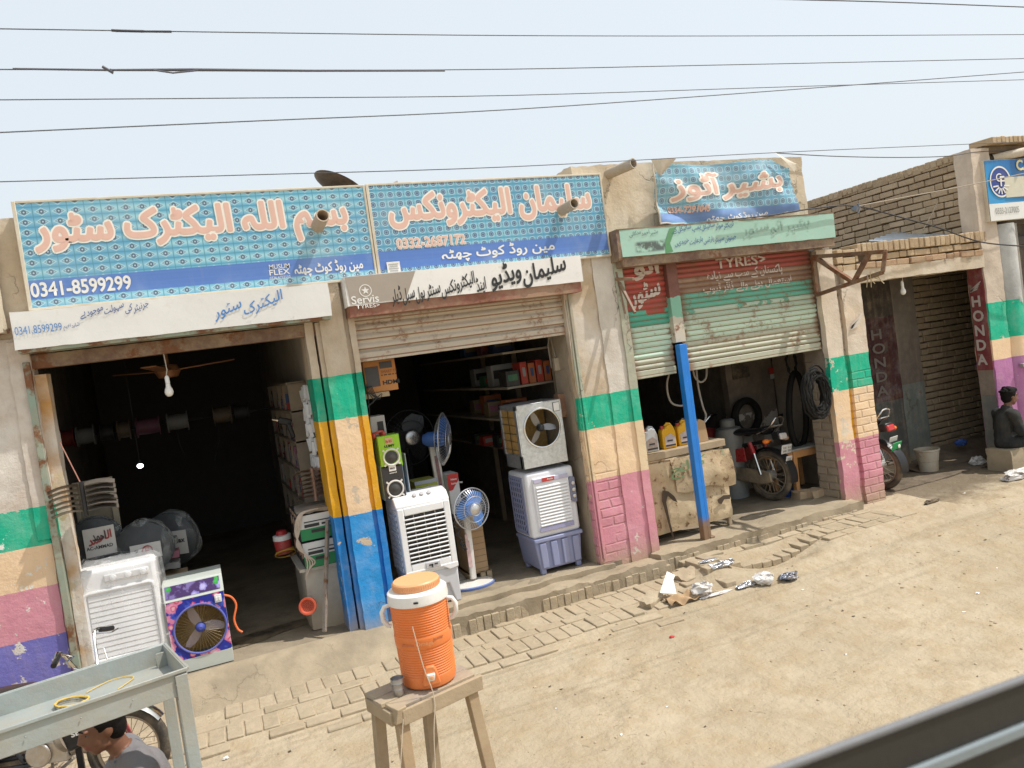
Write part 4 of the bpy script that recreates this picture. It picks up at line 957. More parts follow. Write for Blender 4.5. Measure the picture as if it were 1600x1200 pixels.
def tall_cooler():
    c = T('air_cooler', 'tall white air cooler on a lavender water tank under the galvanised cooler', 'air cooler', (2.85, .35, 0))
    LAV = flat('lavender plastic', (.26, .29, .46), .4); SH = paint('pearl plastic', (.74, .75, .79), .3, 0, .05, 6, .05, .0004)
    x0, x1, y0, y1 = 2.61, 3.09, .12, .56
    m = MB(); m.prism([(x0+.03, .04), (x1-.03, .04), (x1, .33), (x0, .33)], y0+.02, y1); m.build('tank', LAV, c, bevel=.015)
    for k in range(4): m = MB(); m.prism([(x0+.045+.11*k, .06), (x0+.11+.11*k, .06), (x0+.105+.112*k, .29), (x0+.04+.112*k, .29)], y0+.0, y0+.03); m.build('tank_rib', LAV, c, bevel=.008)
    m = MB(); m.box(x0-.006, x1+.006, y0-.004, y1, .30, .335)
    m.build('tank_lip', LAV, c, bevel=.008)
    for px in (x0+.06, x1-.06):
        for py in (y0+.05, y1-.05): m = MB(); m.box(px-.025, px+.025, py-.025, py+.025, 0, .05); m.build('foot', LAV, c, bevel=.008)
    m = MB(); m.box(x0-.004, x1+.004, y0+.02, y1, .335, .94); m.build('body', SH, c, bevel=.03, seg=3)
    m = MB(); m.box(x0-.008, x0+.0, y0+.10, y1-.02, .36, .90); m.build('side_frame', LAV, c, bevel=.003)
    m = MB()
    m.box(x0-.0095, x0-.004, y0+.13, y1-.04, .39, .87); m.build('side_opening', BLACKP, c); m = MB()
    for i in range(6): m.box(x0-.016, x0-.009, y0+.125+.052*i, y0+.143+.052*i, .385, .875)
    for j in range(10): m.box(x0-.0155, x0-.0095, y0+.125, y1-.04, .385+.051*j, .402+.051*j)
    m.build('side_grille', LAV, c)
    fx0, fx1 = x0+.075, x1-.085
    m = MB(); m.prism([(fx0-.02, .41), (fx0, .385), (fx1, .385), (fx1+.02, .41), (fx1+.02, .885), (fx0-.02, .885)], y0-.002, y0+.03); m.build('front_frame', SH, c, bevel=.008)
    m = MB()
    for k in range(13): m.bx(((fx0+fx1)/2, y0-.008, .452+.029*k), (fx1-fx0, .012, .020), (R(-22), 0, 0))
    m.build('louvres', WHITEP, c, bevel=.004)
    m = MB(); m.bx(((fx0+fx1)/2, y0-.006, .415), (fx1-fx0+.03, .010, .045)); m.build('lower_badge', flat('lavender badge', (.32, .32, .50)), c, bevel=.004)
    m = MB(); m.bx(((fx0+fx1)/2, y0-.006, .86), (fx1-fx0+.03, .010, .038)); m.build('upper_badge', flat('pale badge', (.48, .46, .60)), c, bevel=.004)
    m = MB(); m.bx(((fx0+fx1)/2-.03, y0-.013, .862), (.12, .006, .036)); m.build('red_badge', RED, c); 
    text('Asia', WHT, c, ((fx0+fx1)/2-.045, y0-.0165, .855), .06, .018, bold=.01)
    m = MB(); m.prism([(x1-.065, .62), (x1-.035, .60), (x1-.005, .60), (x1-.005, .83), (x1-.045, .84), (x1-.065, .82)], y0-.006, y0+.03); m.build('control_panel', flat('slate panel', (.20, .21, .30)), c, bevel=.004)
    m = MB()
    for k in range(3): m.lathe([(.018, 0), (.016, .014), (0, .016)], 16, Matrix.Translation((x1-.034, y0-.006, .66+.06*k)) @ Euler((R(90), 0, 0)).to_matrix().to_4x4())
    m.build('knobs', SILV, c)
    m = MB(); m.tube([(x1+.01, .25, .86), (x1+.03, .2, .80), (x1+.035, .18, .70), (x1+.02, .2, .62), (x1+.035, .2, .5), (x1+.02, .22, .42)], .006, 6); m.build('flex', BLACKP, c)
tall_cooler()
GALV = paint('galvanised steel', (.56, .59, .61), .36, .75, .45, 30, .03, .001)
STRAW = paint('straw pad', (.42, .25, .07), .9, 0, .6, 30, .1, .006)
def fan_plate(m, x0, x1, z0, z1, y, cx, cz, rr, seg=64, dy=.012):       # a plate with a round hole
    ring = [(cx+rr*math.cos(2*PI*i/seg), cz+rr*math.sin(2*PI*i/seg)) for i in range(seg)]
    outer = []
    for u, v in ring:
        dx, dz = u-cx, v-cz; s = min(((x1-cx) if dx > 0 else (x0-cx))/dx if abs(dx) > 1e-6 else 9e9, ((z1-cz) if dz > 0 else (z0-cz))/dz if abs(dz) > 1e-6 else 9e9)
        outer.append((cx+dx*s, cz+dz*s))
    V_ = [(u, y, v) for u, v in ring]+[(u, y, v) for u, v in outer]+[(u, y+dy, v) for u, v in ring]
    m.add(V_, [(i, (i+1) % seg, seg+(i+1) % seg, seg+i) for i in range(seg)]+[(i, (i+1) % seg, 2*seg+(i+1) % seg, 2*seg+i) for i in range(seg)])
def metal_cooler():
    c = T('air_cooler', 'small galvanised metal air cooler with round fan opening, stacked on the tall white cooler', 'air cooler', (2.83, .3, .97))
    x0, x1, y0, y1, z0, z1 = 2.61, 3.055, .13, .55, .985, 1.56
    cx, cz, rr = (x0+x1)/2+.005, z0+.345, .178
    m = MB(); fan_plate(m, x0, x1, z0+.13, z1, y0, cx, cz, rr); m.box(x0, x1, y0+.001, y0+.03, z0+.0, z0+.135); m.box(x0, x1, y0, y1, z1-.004, z1+.004); m.box(x1-.006, x1, y0, y1, z0, z1); m.box(x0, x1, y1-.006, y1, z0, z1); m.box(x0, x1, y0, y1, z0, z0+.13)
    m.box(x0-.01, x0+.004, y0+.0, y0+.05, z0, z1); m.box(x0-.01, x0+.004, y1-.04, y1, z0, z1); m.box(x0-.01, x0+.004, y0, y1, z0, z0+.12); m.box(x0-.01, x0+.004, y0, y1, z1-.04, z1)
    m.build('casing', GALV, c, bevel=.002)
    m = MB(); m.torus((cx, y0-.003, cz), rr, .009, n=48, m=8); m.build('fan_ring', CHROME, c)
    m = MB(); m.rough(x0+.005, x0+.02, y0+.05, y1-.04, z0+.12, z1-.04, .006, .04, 20); m.build('side_pad', STRAW, c)
    m = MB()
    for k in range(5): m.tube([(x0-.008, y0+.05, z0+.17+.075*k), (x0-.008, y1-.04, z0+.17+.075*k+.01*(k % 2))], .003, 5)
    m.tube([(x0-.008, (y0+y1)/2, z0+.12), (x0-.008, (y0+y1)/2, z1-.04)], .003, 5); m.build('pad_wires', BLACKP, c)
    m = MB(); m.box(x0+.02, x1-.02, y1-.06, y1-.02, z0+.13, z1-.03); m.build('rear_pad', STRAW, c)
    m = MB(); m.X = Matrix.Translation((cx, y0+.05, cz))
    for k in range(3): fan_blade(m, rr*.9, 2*PI*k/3-.5, .05, .03)
    m.build('blades', paint('grey blade', (.22, .22, .23), .35, .6, .1, 9, .1), c, ang=80)
    m = MB(); m.lathe([(0, .05), (.02, .048), (.034, .03), (.036, 0)], 20, Matrix.Translation((cx, y0+.05, cz)) @ Euler((PI/2, 0, 0)).to_matrix().to_4x4()); m.build('hub', BLACKP, c)
    m = MB(); m.bx((x1-.05, y0-.004, z1-.06), (.06, .008, .075)); m.build('plate', WHT, c, bevel=.002)
    m = MB(); m.bx((x1-.05, y0-.003, z1-.06), (.068, .006, .083)); m.build('plate_rim', BLK, c, bevel=.002)
metal_cooler()
def floral(name, base, cells, scale):
    t = MT(name); x, y, z = t.xyz('obj')
    n = t.noise(30, 3)
    c = t.mix(t.noise(9, 4).ss(.52, .60), base[0], base[1])
    for i, (sc, col, col2, rad) in enumerate(cells):
        vv = t.comb(x*sc+i*3.3, 0, z*sc+i*1.7)
        dn = t.vor(1, vv); w_ = t.noise(3.2*sc, 2)
        pet = dn+(w_-.5)*.42
        c = t.mix(pet.ss(rad, rad-.05), c, t.mix(pet.ss(rad*.9, rad*.3), col, col2))
        c = t.mix(dn.ss(.07, .03), c, tuple(q*.5 for q in col2))
    return t.done(c, .35, 0, n, .0005)
def floral_cooler():
    c = T('air_cooler', 'blue floral painted metal air cooler with round brown fan opening and orange flex', 'air cooler', (-.24, .3, 0))
    x0, x1, y0, y1, z0, z1 = -.445, -.03, .05, .45, .005, .66
    FL = floral('blue rose print', ((.02, .03, .30), (.05, .10, .50)), ((8.5, (.62, .20, .34), (.80, .48, .58), .50), (17, (.58, .05, .14), (.74, .42, .50), .40)), 1)
    FL2 = floral('purple blossom print', ((.05, .02, .10), (.16, .12, .30)), ((14, (.20, .16, .46), (.42, .38, .62), .42), (9, (.03, .25, .03), (.05, .40, .08), .25)), 1)
    PALE = flat('pale grey sheet', (.50, .54, .50), .5)
    cx, cz, rr = (x0+x1)/2+.01, z0+.305, .185
    m = MB(); fan_plate(m, x0, x1, z0+.10, z1-.11, y0, cx, cz, rr); m.build('front_panel', FL, c, smooth=False)
    m = MB(); m.box(x0, x1, y0, y0+.04, z0, z0+.10); m.box(x0, x0+.008, y0+.002, y1, z0+.1, z1-.1); m.box(x1-.008, x1, y0+.002, y1, z0+.1, z1-.1); m.box(x0, x1, y1-.02, y1, z0, z1-.1); m.box(x0, x1, y0+.04, y1, z0, z0+.03); m.build('casing', PALE, c, bevel=.003)
    m = MB(); m.prism([(y0, z1-.11), (y0+.07, z1+.012), (y0+.10, z1+.015), (y1, z1+.015), (y1, z1-.11)], x0-.005, x1+.005, 'x'); m.build('hood', PALE, c, bevel=.005)
    m = MB(); d = V3((0, .07, .122)).normalized(); q = V3((0, -d.z, d.y))*.004; a = V3((0, y0, z1-.11))+d*.025; b = V3((0, y0, z1-.11))+d*.125
    m.add([V3((x0+.012, 0, 0))+a+q, V3((x1-.018, 0, 0))+a+q, V3((x1-.018, 0, 0))+b+q, V3((x0+.012, 0, 0))+b+q], [(0, 1, 2, 3)]); m.build('hood_print', FL2, c, smooth=False)
    m = MB(); m.torus((cx, y0-.002, cz), rr, .008, n=48, m=8); m.build('fan_ring', flat('blue ring', (.10, .12, .42)), c)
    m = MB(); m.box(x0+.02, x1-.02, y1-.10, y1-.03, z0+.06, z1-.12); m.build('rear_pad', STRAW, c)
    m = MB(); m.X = Matrix.Translation((cx, y0+.05, cz))
    for k in range(3): fan_blade(m, rr*.92, 2*PI*k/3+.1+1.55, .06, .03)
    m.build('blades', paint('mauve blade', (.30, .25, .27), .4, 0, .1, 9, .2), c, ang=80)
    m = MB(); m.lathe([(0, .05), (.012, .05), (.034, .03), (.037, 0)], 20, Matrix.Translation((cx, y0+.05, cz)) @ Euler((PI/2, 0, 0)).to_matrix().to_4x4()); m.build('hub', flat('blue hub', (.03, .06, .35)), c)
    m = MB()
    for k in range(40): a = 2*PI*k/40; m.tube([(cx+.04*math.cos(a), y0+.018, cz+.04*math.sin(a)), (cx+rr*math.cos(a), y0+.01, cz+rr*math.sin(a))], .0011, 3)
    m.build('guard_wires', paint('fine wire', (.35, .28, .18), .4, .5), c)
    m = MB(); m.bx((x1-.045, y0-.006, z1-.155), (.05, .012, .06)); m.build('switch_plate', flat('switch plate', (.72, .74, .72)), c, bevel=.003)
    m = MB(); m.bx((x1-.056, y0-.015, z1-.155), (.015, .006, .03)); m.bx((x1-.036, y0-.015, z1-.155), (.015, .006, .03)); m.build('switches', WHITEP, c, bevel=.002)
    m = MB(); m.tube([(x1, .12, .50), (x1+.05, .12, .47), (x1+.075, .12, .40), (x1+.045, .11, .30), (x1+.06, .10, .22), (x1+.09, .09, .19)], .008, 8); m.build('flex', flat('orange flex', (.80, .16, .04)), c)
floral_cooler()
def wrapped_cooler():
    c = T('air_cooler', 'large white air cooler still wrapped in clear plastic beside the blue floral cooler', 'air cooler', (-.72, .3, 0))
    x0, x1, y0, y1, H = -1.0, -.445, .05, .5, .94
    m = MB(); m.box(x0+.02, x1-.02, y0+.02, y1, .0, H-.03); m.build('body', WHITEP, c, bevel=.03, seg=3)
    m = MB()
    for k in range(12): m.bx(((x0+x1)/2, y0+.016, .28+.038*k), (x1-x0-.13, .012, .037), (R(-7), 0, 0))
    m.build('louvres', WHITEP, c, bevel=.004)
    m = MB(); a, b, d, e = x0+.045, x1-.05, .245, .745
    m.tube([(a+.03, y0+.01, d), (b-.03, y0+.01, d), (b-.008, y0+.01, d+.012), (b, y0+.01, d+.04), (b, y0+.01, e-.04), (b-.008, y0+.01, e-.01), (b-.03, y0+.01, e), (a+.03, y0+.01, e), (a+.008, y0+.01, e-.012), (a, y0+.01, e-.04), (a, y0+.01, d+.04), (a+.008, y0+.01, d+.012)], .013, 8, True); m.build('front_frame', WHITEP, c)
    m = MB(); m.bx(((x0+x1)/2+.06, y0+.012, .83), (.30, .02, .055)); m.build('control_panel', flat('control strip', (.70, .70, .70), .4), c, bevel=.02, seg=3)
    m = MB()
    for k in range(3): m.lathe([(.022, 0), (.02, .015), (0, .018)], 18, Matrix.Translation((x0+.25+.10*k, y0+.002, .83)) @ Euler((R(90), 0, 0)).to_matrix().to_4x4())
    m.build('knobs', WHITEP, c)
    # the loose plastic bag
    t = MT('clear plastic film'); x, y, z = t.xyz('obj'); n = t.noise(7, 5, .65, dist=1.5); n2 = t.noise(26, 4, .6)
    pm = t.done((.86, .86, .86), .14, 0, n+n2*.12, .012, .6, .5); tr = t.nt.nodes.new('ShaderNodeBsdfTransparent'); mx = t.nt.nodes.new('ShaderNodeMixShader')
    f = n.ss(.50, .78)*.45+.17; t.nt.links.new(f.so, mx.inputs[0]); t.nt.links.new(tr.outputs[0], mx.inputs[1]); t.nt.links.new(t.b.outputs[0], mx.inputs[2]); t.nt.links.new(mx.outputs[0], t.nt.nodes['Material Output'].inputs[0])
    m = MB()
    def f2(u, v):
        a = 2*PI*u; cx_, cy_ = (x0+x1)/2, (y0+y1)/2
        ca, sa = math.cos(a), math.sin(a); k = 1/max(abs(ca), abs(sa)); k = k*.86+.14*1.1
        p = V3((cx_+ca*k*((x1-x0)/2+.012), cy_+sa*k*((y1-y0)/2+.02), .0+(H+.02)*v))
        p += V3(mnoise.noise_vector(V3((ca*2.2, sa*2.2, v*3))))*.020+V3(mnoise.noise_vector(V3((ca*5, sa*5, v*4))))*.005
        if v > .93: q = (v-.93)/.07; p.x += (cx_-p.x)*q*.25; p.y += (cy_-p.y)*q*.8
        return p
    m.grid(f2, 72, 44); m.build('plastic_wrap', pm, c, ang=180)
wrapped_cooler()

# ---------------------------------------------------------------- boxes and small stock of the right electric shop
def carton(name, label, p0, p1, y, dep, mat, cat='box', **k):
    """box whose front face spans the photo corners p0 (upper left) .. p1 (lower right) at depth y"""
    a = at(*p0, y); b = at(*p1, y); o = T(name, label, cat, ((a.x+b.x)/2, y+dep/2, b.z), **k)
    m = MB(); m.box(a.x, b.x, y, y+dep, b.z, a.z); m.build('box_body', mat, o, bevel=.004)
    return o, a.x, b.x, b.z, a.z
TVC = paint('orange cardboard', (.48, .20, .06), .8, 0, .1, 4, .05)
o, xa, xb, za, zb = carton('television_carton', 'orange television carton wedged under the half raised shutter', (566, 566), (623, 608), .2, .12, TVC, 'carton')
m = MB(); m.box(xa+.01, xa+.125, .195, .2, za+.05, zb-.05); m.box(xa+.14, xb-.03, .195, .2, zb-.075, zb-.02); m.build('dark_print', flat('dark grey print', (.075, .07, .07)), o)
text('SMART TV', flat('brown print', (.22, .08, .03)), o, (xa+.145, .1985, zb-.115), .14, .022, bold=0); text('HDMI', BLK, o, (xa+.15, .1985, za+.055), .14, .034, bold=.03); text('- -- -- - -', BLK, o, (xa+.145, .1985, zb-.135), .13, .006, bold=.02)
m = MB(); m.rough(1.28, 1.5, .18, .5, za-.045, za-.004, .003, .06); tag(m.build('shelf_plank', WOODG, None), 'pale plank shelf end carrying the orange television carton', 'shelf')
m = MB(); rs = random.Random(8)
for k in range(5): m.tube([at(572+2*k, 603, .17), at(575+4*k, 612+3*k, .15), at(584+3*k, 627-3*k, .14), at(576-k, 633+2*k, .15), at(572, 640+6*k, .16)], .0035, 5)
m.tube([at(573, 600, .17), at(577, 640, .17), at(580, 690, .17), at(590, 735, .17)], .004, 5)
tag(m.build('cable_tangle', WIRE), 'tangle of black wires hanging below the orange television carton', 'cable')
o, xa, xb, za, zb = carton('appliance_box', 'pale grey appliance box standing on the green speaker box', (577, 652), (606, 687), .3, .2, flat('pale grey card', (.42, .42, .41)), 'box')
m = MB(); m.box(xa+.06, xb-.02, .294, .3, za+.05, zb-.05); m.build('print', BLK, o)
hs = T('headphones', 'shiny red headphones lying on top of the green speaker box', 'headphones', at(590, 680, .22)); c = at(591, 678, .22)
m = MB(); m.torus(c+V3((0, .0, .0)), .042, .010, Euler((R(60), 0, .3)).to_matrix()); m.build('band', REDP, hs)
m = MB(); [m.ell(c+V3((s*.042, -.01, -.008)), (.02, .028, .03)) for s in (-1, 1)]; m.ell(c+V3((-.06, .03, -.02)), (.03, .04, .028)); m.build('ear_cups', REDP, hs)
def speaker(label, p0, p1, face, side, grey):
    o, xa, xb, za, zb = carton('speaker_box', label, p0, p1, .16, .16, side, 'speaker')
    m = MB(); m.box(xa+.004, xb-.004, .152, .16, za+.004, zb-.004); m.build('front_baffle', face, o, bevel=.003)
    cx = (xa+xb)/2+.004; cz = za+.088; r = .068
    m = MB(); m.torus((cx, .148, cz), r, .008, n=36, m=8)
    for k in range(4): a = PI/4+PI/2*k; m.bx((cx+.082*math.cos(a), .149, cz+.082*math.sin(a)), (.03, .008, .014), (0, -a, 0))
    m.build('speaker_ring', flat('white ring', (.70, .70, .68), .3), o)
    m = MB(); m.lathe([(0, -.014), (.02, -.013), (.035, -.004), (.062, .004)], 28, Matrix.Translation((cx, .150, cz)) @ Euler((-PI/2, 0, 0)).to_matrix().to_4x4(), cap=False); m.build('cone', grey, o)
    return o, xa, xb, za, zb, cx
CONE = flat('dark cone', (.05, .05, .05), .5)
o, xa, xb, za, zb, cx = speaker('lime green speaker box, upper of two stacked beside the pillar', (588, 683), (630, 727), flat('lime face', (.30, .60, .03), .3), flat('lime side', (.22, .48, .03), .3), CONE)
m = MB(); m.box(cx-.035, cx+.03, .148, .152, zb-.075, zb-.02); m.build('sticker', flat('peach sticker', (.62, .42, .25)), o); text('Rs 8.5', RED, o, (cx-.03, .147, zb-.062), .05, .022, bold=.02); text('LUMY', BLK, o, (cx-.045, .150, zb-.10), .085, .018, bold=.05)
o, xa, xb, za, zb, cx = speaker('black speaker box, lower of two stacked on the white cooler side', (594, 729), (636, 776), flat('black face', (.035, .035, .04), .3), flat('pale blue edge', (.22, .38, .50), .4), CONE)
m = MB(); m.box(cx-.03, cx+.03, .148, .152, zb-.055, zb-.005); m.build('sticker', WHT, o); text('PRO', BLK, o, (cx-.02, .147, zb-.04), .04, .014, bold=.03); text('sound', WHT, o, (cx-.03, .150, zb-.075), .06, .012)
o, *_ = carton('slim_box', 'slim white and blue printed box standing beside the stacked speakers', (633, 708), (641, 772), .2, .12, paint('white blue print', (.50, .56, .66), .5, 0, .5, 22), 'box')
o, xa, xb, za, zb = carton('lime_box', 'olive lime printed box behind the white louvred cooler', (648, 754), (690, 800), .62, .25, paint('lime print', (.30, .36, .02), .6, 0, .15, 6), 'box'); m = MB(); m.box(xa-.004, xb+.004, .615, .63, zb-.03, zb+.004); m.build('lid_band', flat('grey lid', (.35, .38, .42)), o); text('SMART', flat('dark lime print', (.10, .14, .02)), o, (xa+.09, .617, zb-.11), .12, .03, bold=.03)
o, xa, xb, za, zb = carton('red_white_box', 'white box with red curved print beside the pedestal fan post', (698, 742), (724, 800), .66, .22, flat('white card box', (.66, .66, .66)), 'box')
m = MB(); m.prism([(xa, zb-.0), (xb, zb-.0), (xb-.006, zb-.07), (xb-.05, zb-.12), (xa+.04, zb-.15), (xa, zb-.155)], .654, .66); m.build('red_print', RED, o); text('New', WHT, o, (xa+.03, .652, zb-.06), .06, .018); text('home series', WHT, o, (xa+.03, .652, zb-.10), .11, .02)
o, xa, xb, za, zb = carton('cardboard_carton', 'brown corrugated carton on a wooden pallet behind the pedestal fan', (722, 806), (764, 890), .48, .3, CARD, 'carton')
m = MB()
for k in range(7): m.box(xa-.001, xb+.001, .477, .481, za+.03+.058*k, za+.034+.058*k)
m.build('strap_lines', flat('dark card line', (.22, .14, .08)), o)
pl = T('wooden_pallet', 'small raw wood pallet under the brown carton', 'pallet', (2.12, .6, 0)); 
m = MB(); m.box(xa-.03, xb+.025, .45, .80, .075, za); m.build('deck', WOOD, pl, bevel=.004); m = MB(); [m.box(q, q+.05, .46, .80, 0, .075) for q in (xa-.02, (xa+xb)/2, xb-.03)]; m.build('blocks', WOODG, pl, bevel=.004)
# shelves on the right wall of that shop
sh = T('wall_shelf', 'dim plank shelves with stock along the right wall of the electronics shop', 'shelf', (3.2, 1.4, 0))
m = MB()
for z in (1.06, 1.40, 1.72, 2.06): m.box(2.75 if z > 1.2 else 2.9, 3.33, .62, 3.6, z-.022, z)
m.build('shelf_board', paint('pale shelf', (.22, .19, .15), .7), sh, bevel=.003)
m = MB(); [m.box(3.25, 3.30, y, y+.03, .0, 2.5) for y in (.60, 1.6, 2.6)]; m.build('upright', WOODG, sh)
rs = random.Random(21)
stockm = [paint('stock '+n, c, .5, 0, .3, 12, .04) for n, c in (('red', (.36, .035, .02)), ('orange', (.36, .10, .03)), ('white', (.26, .26, .25)), ('blue', (.03, .07, .18)), ('black', (.02, .02, .02)), ('tan', (.19, .14, .08)), ('green', (.03, .13, .06)), ('pink', (.25, .09, .14)))]
def stock(name, label, x0, x1, y, z, h, mi, dep=.2, face='y', parent=None):
    o = T(name, label, 'box', ((x0+x1)/2, y+dep/2, z)); m = MB(); m.box(x0, x1, y, y+dep, z, z+h); m.build('box_body', stockm[mi], o, bevel=.004)
    m = MB(); m.box(x0+.02, x1-.02, y-.003, y+.001, z+h*.35, z+h*.75); m.build('printed_band', stockm[(mi+2) % 8], o); return o
for k in range(4): stock('stock_box', ['bright red box, leftmost of the red row on the lit upper shelf', 'narrow red box second in the lit upper shelf row', 'red orange box third in the lit upper shelf row', 'red box nearest the switch box on the upper shelf'][k], 2.92+.085*k, 2.99+.085*k, .64, 1.722, .22-.02*(k % 2), k % 2)
stock('stock_box', 'low wide black box beside the red boxes on the upper shelf', 2.76, 2.90, .64, 1.722, .15, 4)
stock('stock_box', 'reddish box lying just above the galvanised cooler', 2.98, 3.12, .64, 1.402, .10, 0); stock('stock_box', 'dark box at the left end of the middle shelf', 2.76, 2.95, .64, 1.402, .16, 4)
for k in range(14):
    y = 1.0+.18*(k//2); z = (1.062, 1.402, 1.722, 2.062)[k % 4]
    stock('stock_box', 'dim stock box number of the shaded shelf rows deep inside the electronics shop'.replace('number of', 'on'), 2.8+.1*rs.random(), 3.1, y, z, rs.uniform(.10, .25), k % 8, .15)['group'] = 'dim boxes on the electronics shop shelves'
sb = T('switch_box', 'small beige electrical switch box on the inner jamb of the electronics shop', 'switch box', at(871, 569, .3)); m = MB(); m.bx(at(871, 569, .3), (.075, .05, .12)); m.build('cover', flat('beige box', (.44, .38, .28)), sb, bevel=.006); m = MB(); m.tube([at(868, 558, .3), at(860, 530, .35), at(866, 505, .35)], .005, 6); m.tube([at(862, 575, .4), at(856, 540, .4), at(862, 505, .4)], .006, 6); m.build('cables', flat('pale cable run', (.40, .36, .30)), sb)
bx_, xa, xb, za, zb = carton('brown_box', 'rusty brown box fixed on the jamb beside the galvanised cooler', (872, 616), (890, 650), .25, .1, paint('rusty box', (.26, .13, .08), .7, 0, .4, 9, .2, .002, .2), 'box')
# ---------------------------------------------------------------- stock of the left electric shop
def blade_stack(name, label, c, n, L, mat, hubm, dz=.028, yaw=.0, hang=None):
    """ceiling fan blade irons threaded on a rod"""
    o = T(name, label, 'fan blades', c); c = V3(c)
    m = MB(); m.tube([c+V3((0, 0, .02)), c-V3((0, 0, dz*n+.01))], .015, 10); m.build('core', hubm, o)
    m = MB(); rs = random.Random(int(c.x*100))
    for k in range(n):
        for s in (-1, 1):
            a = yaw+rs.uniform(-.12, .12)+(0 if s > 0 else PI); z = c.z-dz*k
            m.X = Matrix.Translation((c.x, c.y, z)) @ Euler((0, rs.uniform(-.03, .03), a)).to_matrix().to_4x4()
            m.grid(lambda u, v: (.02+L*u, (.035+.02*math.sin(PI*u))*(v-.5)*1.5, .014*math.sin(PI*u)+.022*(v-.5)-.014*u), 8, 2)
            m.grid(lambda u, v: (.02+L*u, (.035+.02*math.sin(PI*u))*(v-.5)*1.5, .014*math.sin(PI*u)+.022*(v-.5)-.014*u-.003), 8, 2)
    m.X = Matrix(); m.build('blade_arms', mat, o, ang=80)
    if hang:
        m = MB(); m.tube([c, V3(hang)], .004, 5); m.build('string', paint('red twine', (.40, .16, .12), .8), o)
    return o
blade_stack('fan_blade_stack', 'stack of dark metal fan blades hung on a string at the left door jamb', at(127, 757, -.07), 6, .19, paint('bronze blade', (.24, .21, .18), .35, .6, .2, 8, .08), BLACKP, .036, .12, at(93, 690, .0))
blade_stack('fan_blade_stack', 'stack of pinkish brown fan blades on the right side of the electric shop', at(487, 735, .42), 7, .14, paint('copper blade', (.40, .25, .20), .35, .5, .2, 8, .15), paint('pink core', (.34, .19, .16), .5), .036, .35)
mr = T('picture_frame', 'large dull framed board standing behind the fan blade stack', 'frame', at(150, 800, .8)); a = at(112, 757, .8); b = at(192, 850, .8)
m = MB(); m.box(a.x, b.x, .8, .83, b.z, a.z); m.build('board', paint('olive board', (.16, .15, .12), .3, 0, .2, 5, .2), mr)
m = MB(); [m.box(*q) for q in ((a.x, b.x, .785, .83, a.z-.03, a.z+.01), (b.x-.035, b.x+.01, .783, .83, b.z, a.z-.03), (a.x, a.x+.03, .783, .83, b.z, a.z-.03))]; m.build('frame', paint('olive frame', (.30, .28, .22), .5, 0, .2, 6), mr, bevel=.004)
# round fan heads bagged in film, with paper labels
BAG = paint('grey film', (.20, .21, .21), .18, 0, .35, 14, 0, .006)
t = MT('smoky film'); x, y, z = t.xyz('obj'); n = t.noise(9, 5, .6, dist=1.2)
BAGF = t.done((.27, .29, .29), .12, 0, n, .03, .9, .6); tr = t.nt.nodes.new('ShaderNodeBsdfTransparent'); mx = t.nt.nodes.new('ShaderNodeMixShader'); f = n.ss(.42, .75)*.55+.12
t.nt.links.new(f.so, mx.inputs[0]); t.nt.links.new(tr.outputs[0], mx.inputs[1]); t.nt.links.new(t.b.outputs[0], mx.inputs[2]); t.nt.links.new(mx.outputs[0], t.nt.nodes['Material Output'].inputs[0])
def bagged(label, px, py, rad, y, lab, rz=0):
    c = at(px, py, y); o = T('bagged_fan', label, 'fan', (c.x, c.y+.1, 0))
    M = Matrix.Translation(c) @ Euler((0, 0, rz)).to_matrix().to_4x4()
    m = MB(); m.X = M; m.torus((0, .02, 0), rad*.96, .012, n=36, m=6); m.lathe([(0, -.05), (rad*.3, -.048), (rad*.7, -.03), (rad*.95, .0), (rad*.95, .04), (rad*.6, .08), (0, .1)], 30, Euler((PI/2, 0, 0)).to_matrix().to_4x4()); m.build('guard', paint('dark guard', (.045, .05, .055), .5, .2, .3, 20, 0), o)
    m = MB(); m.X = M; m.bx((0, .10, -(c.z)/2), (.05, .05, c.z)); m.lathe([(0, .03), (.05, .03), (.17, .01), (.17, 0)], 20, Matrix.Translation((0, .1, -c.z))); m.build('stand', BLACKP, o)
    m = MB(); m.X = M
    def g(u, v):
        a = 2*PI*u; b = PI*(v-.5); q = V3((math.cos(a)*math.cos(b)*rad*1.05, math.sin(b)*.085, math.sin(a)*math.cos(b)*rad*1.05)); return q+V3(mnoise.noise_vector(q*7+V3((px, 0, 0))))*.030
    m.grid(g, 40, 20); m.build('film', BAGF, o, ang=180)
    m = MB(); m.X = M; lab_w, lab_h, lx, lz = lab[:4]; m.bx((lx, -.104, lz), (lab_w, .004, lab_h)); pl = m.build('paper_label', flat('dull paper', (.44, .44, .43)), o)
    q = M @ V3((lx-lab_w/2, -.107, lz-lab_h/2)); ux = M.to_3x3() @ V3((1, 0, 0))
    return o, q, ux
o, q, ux = bagged('bagged fan head with a square red and black printed label, leftmost of three', 150, 846, .195, .55, (.215, .22, .03, .01), .1)
text('AC-AMMAD', BLK, o, q+ux*.01+V3((0, 0, .055)), .18, .026, ux=ux, bold=.02); text('الاحمد', MAROON, o, q+ux*.03+V3((0, 0, .09)), .16, .10, ux=ux, bold=.04, skew=.2); text('احمد', BLK, o, q+ux*.06-V3((0, .003, -.12)), .09, .07, ux=ux, bold=.02)
o, q, ux = bagged('bagged fan head with a wide paper label and small ring mark, middle of three', 226, 856, .22, .5, (.22, .12, .02, -.01), -.05)
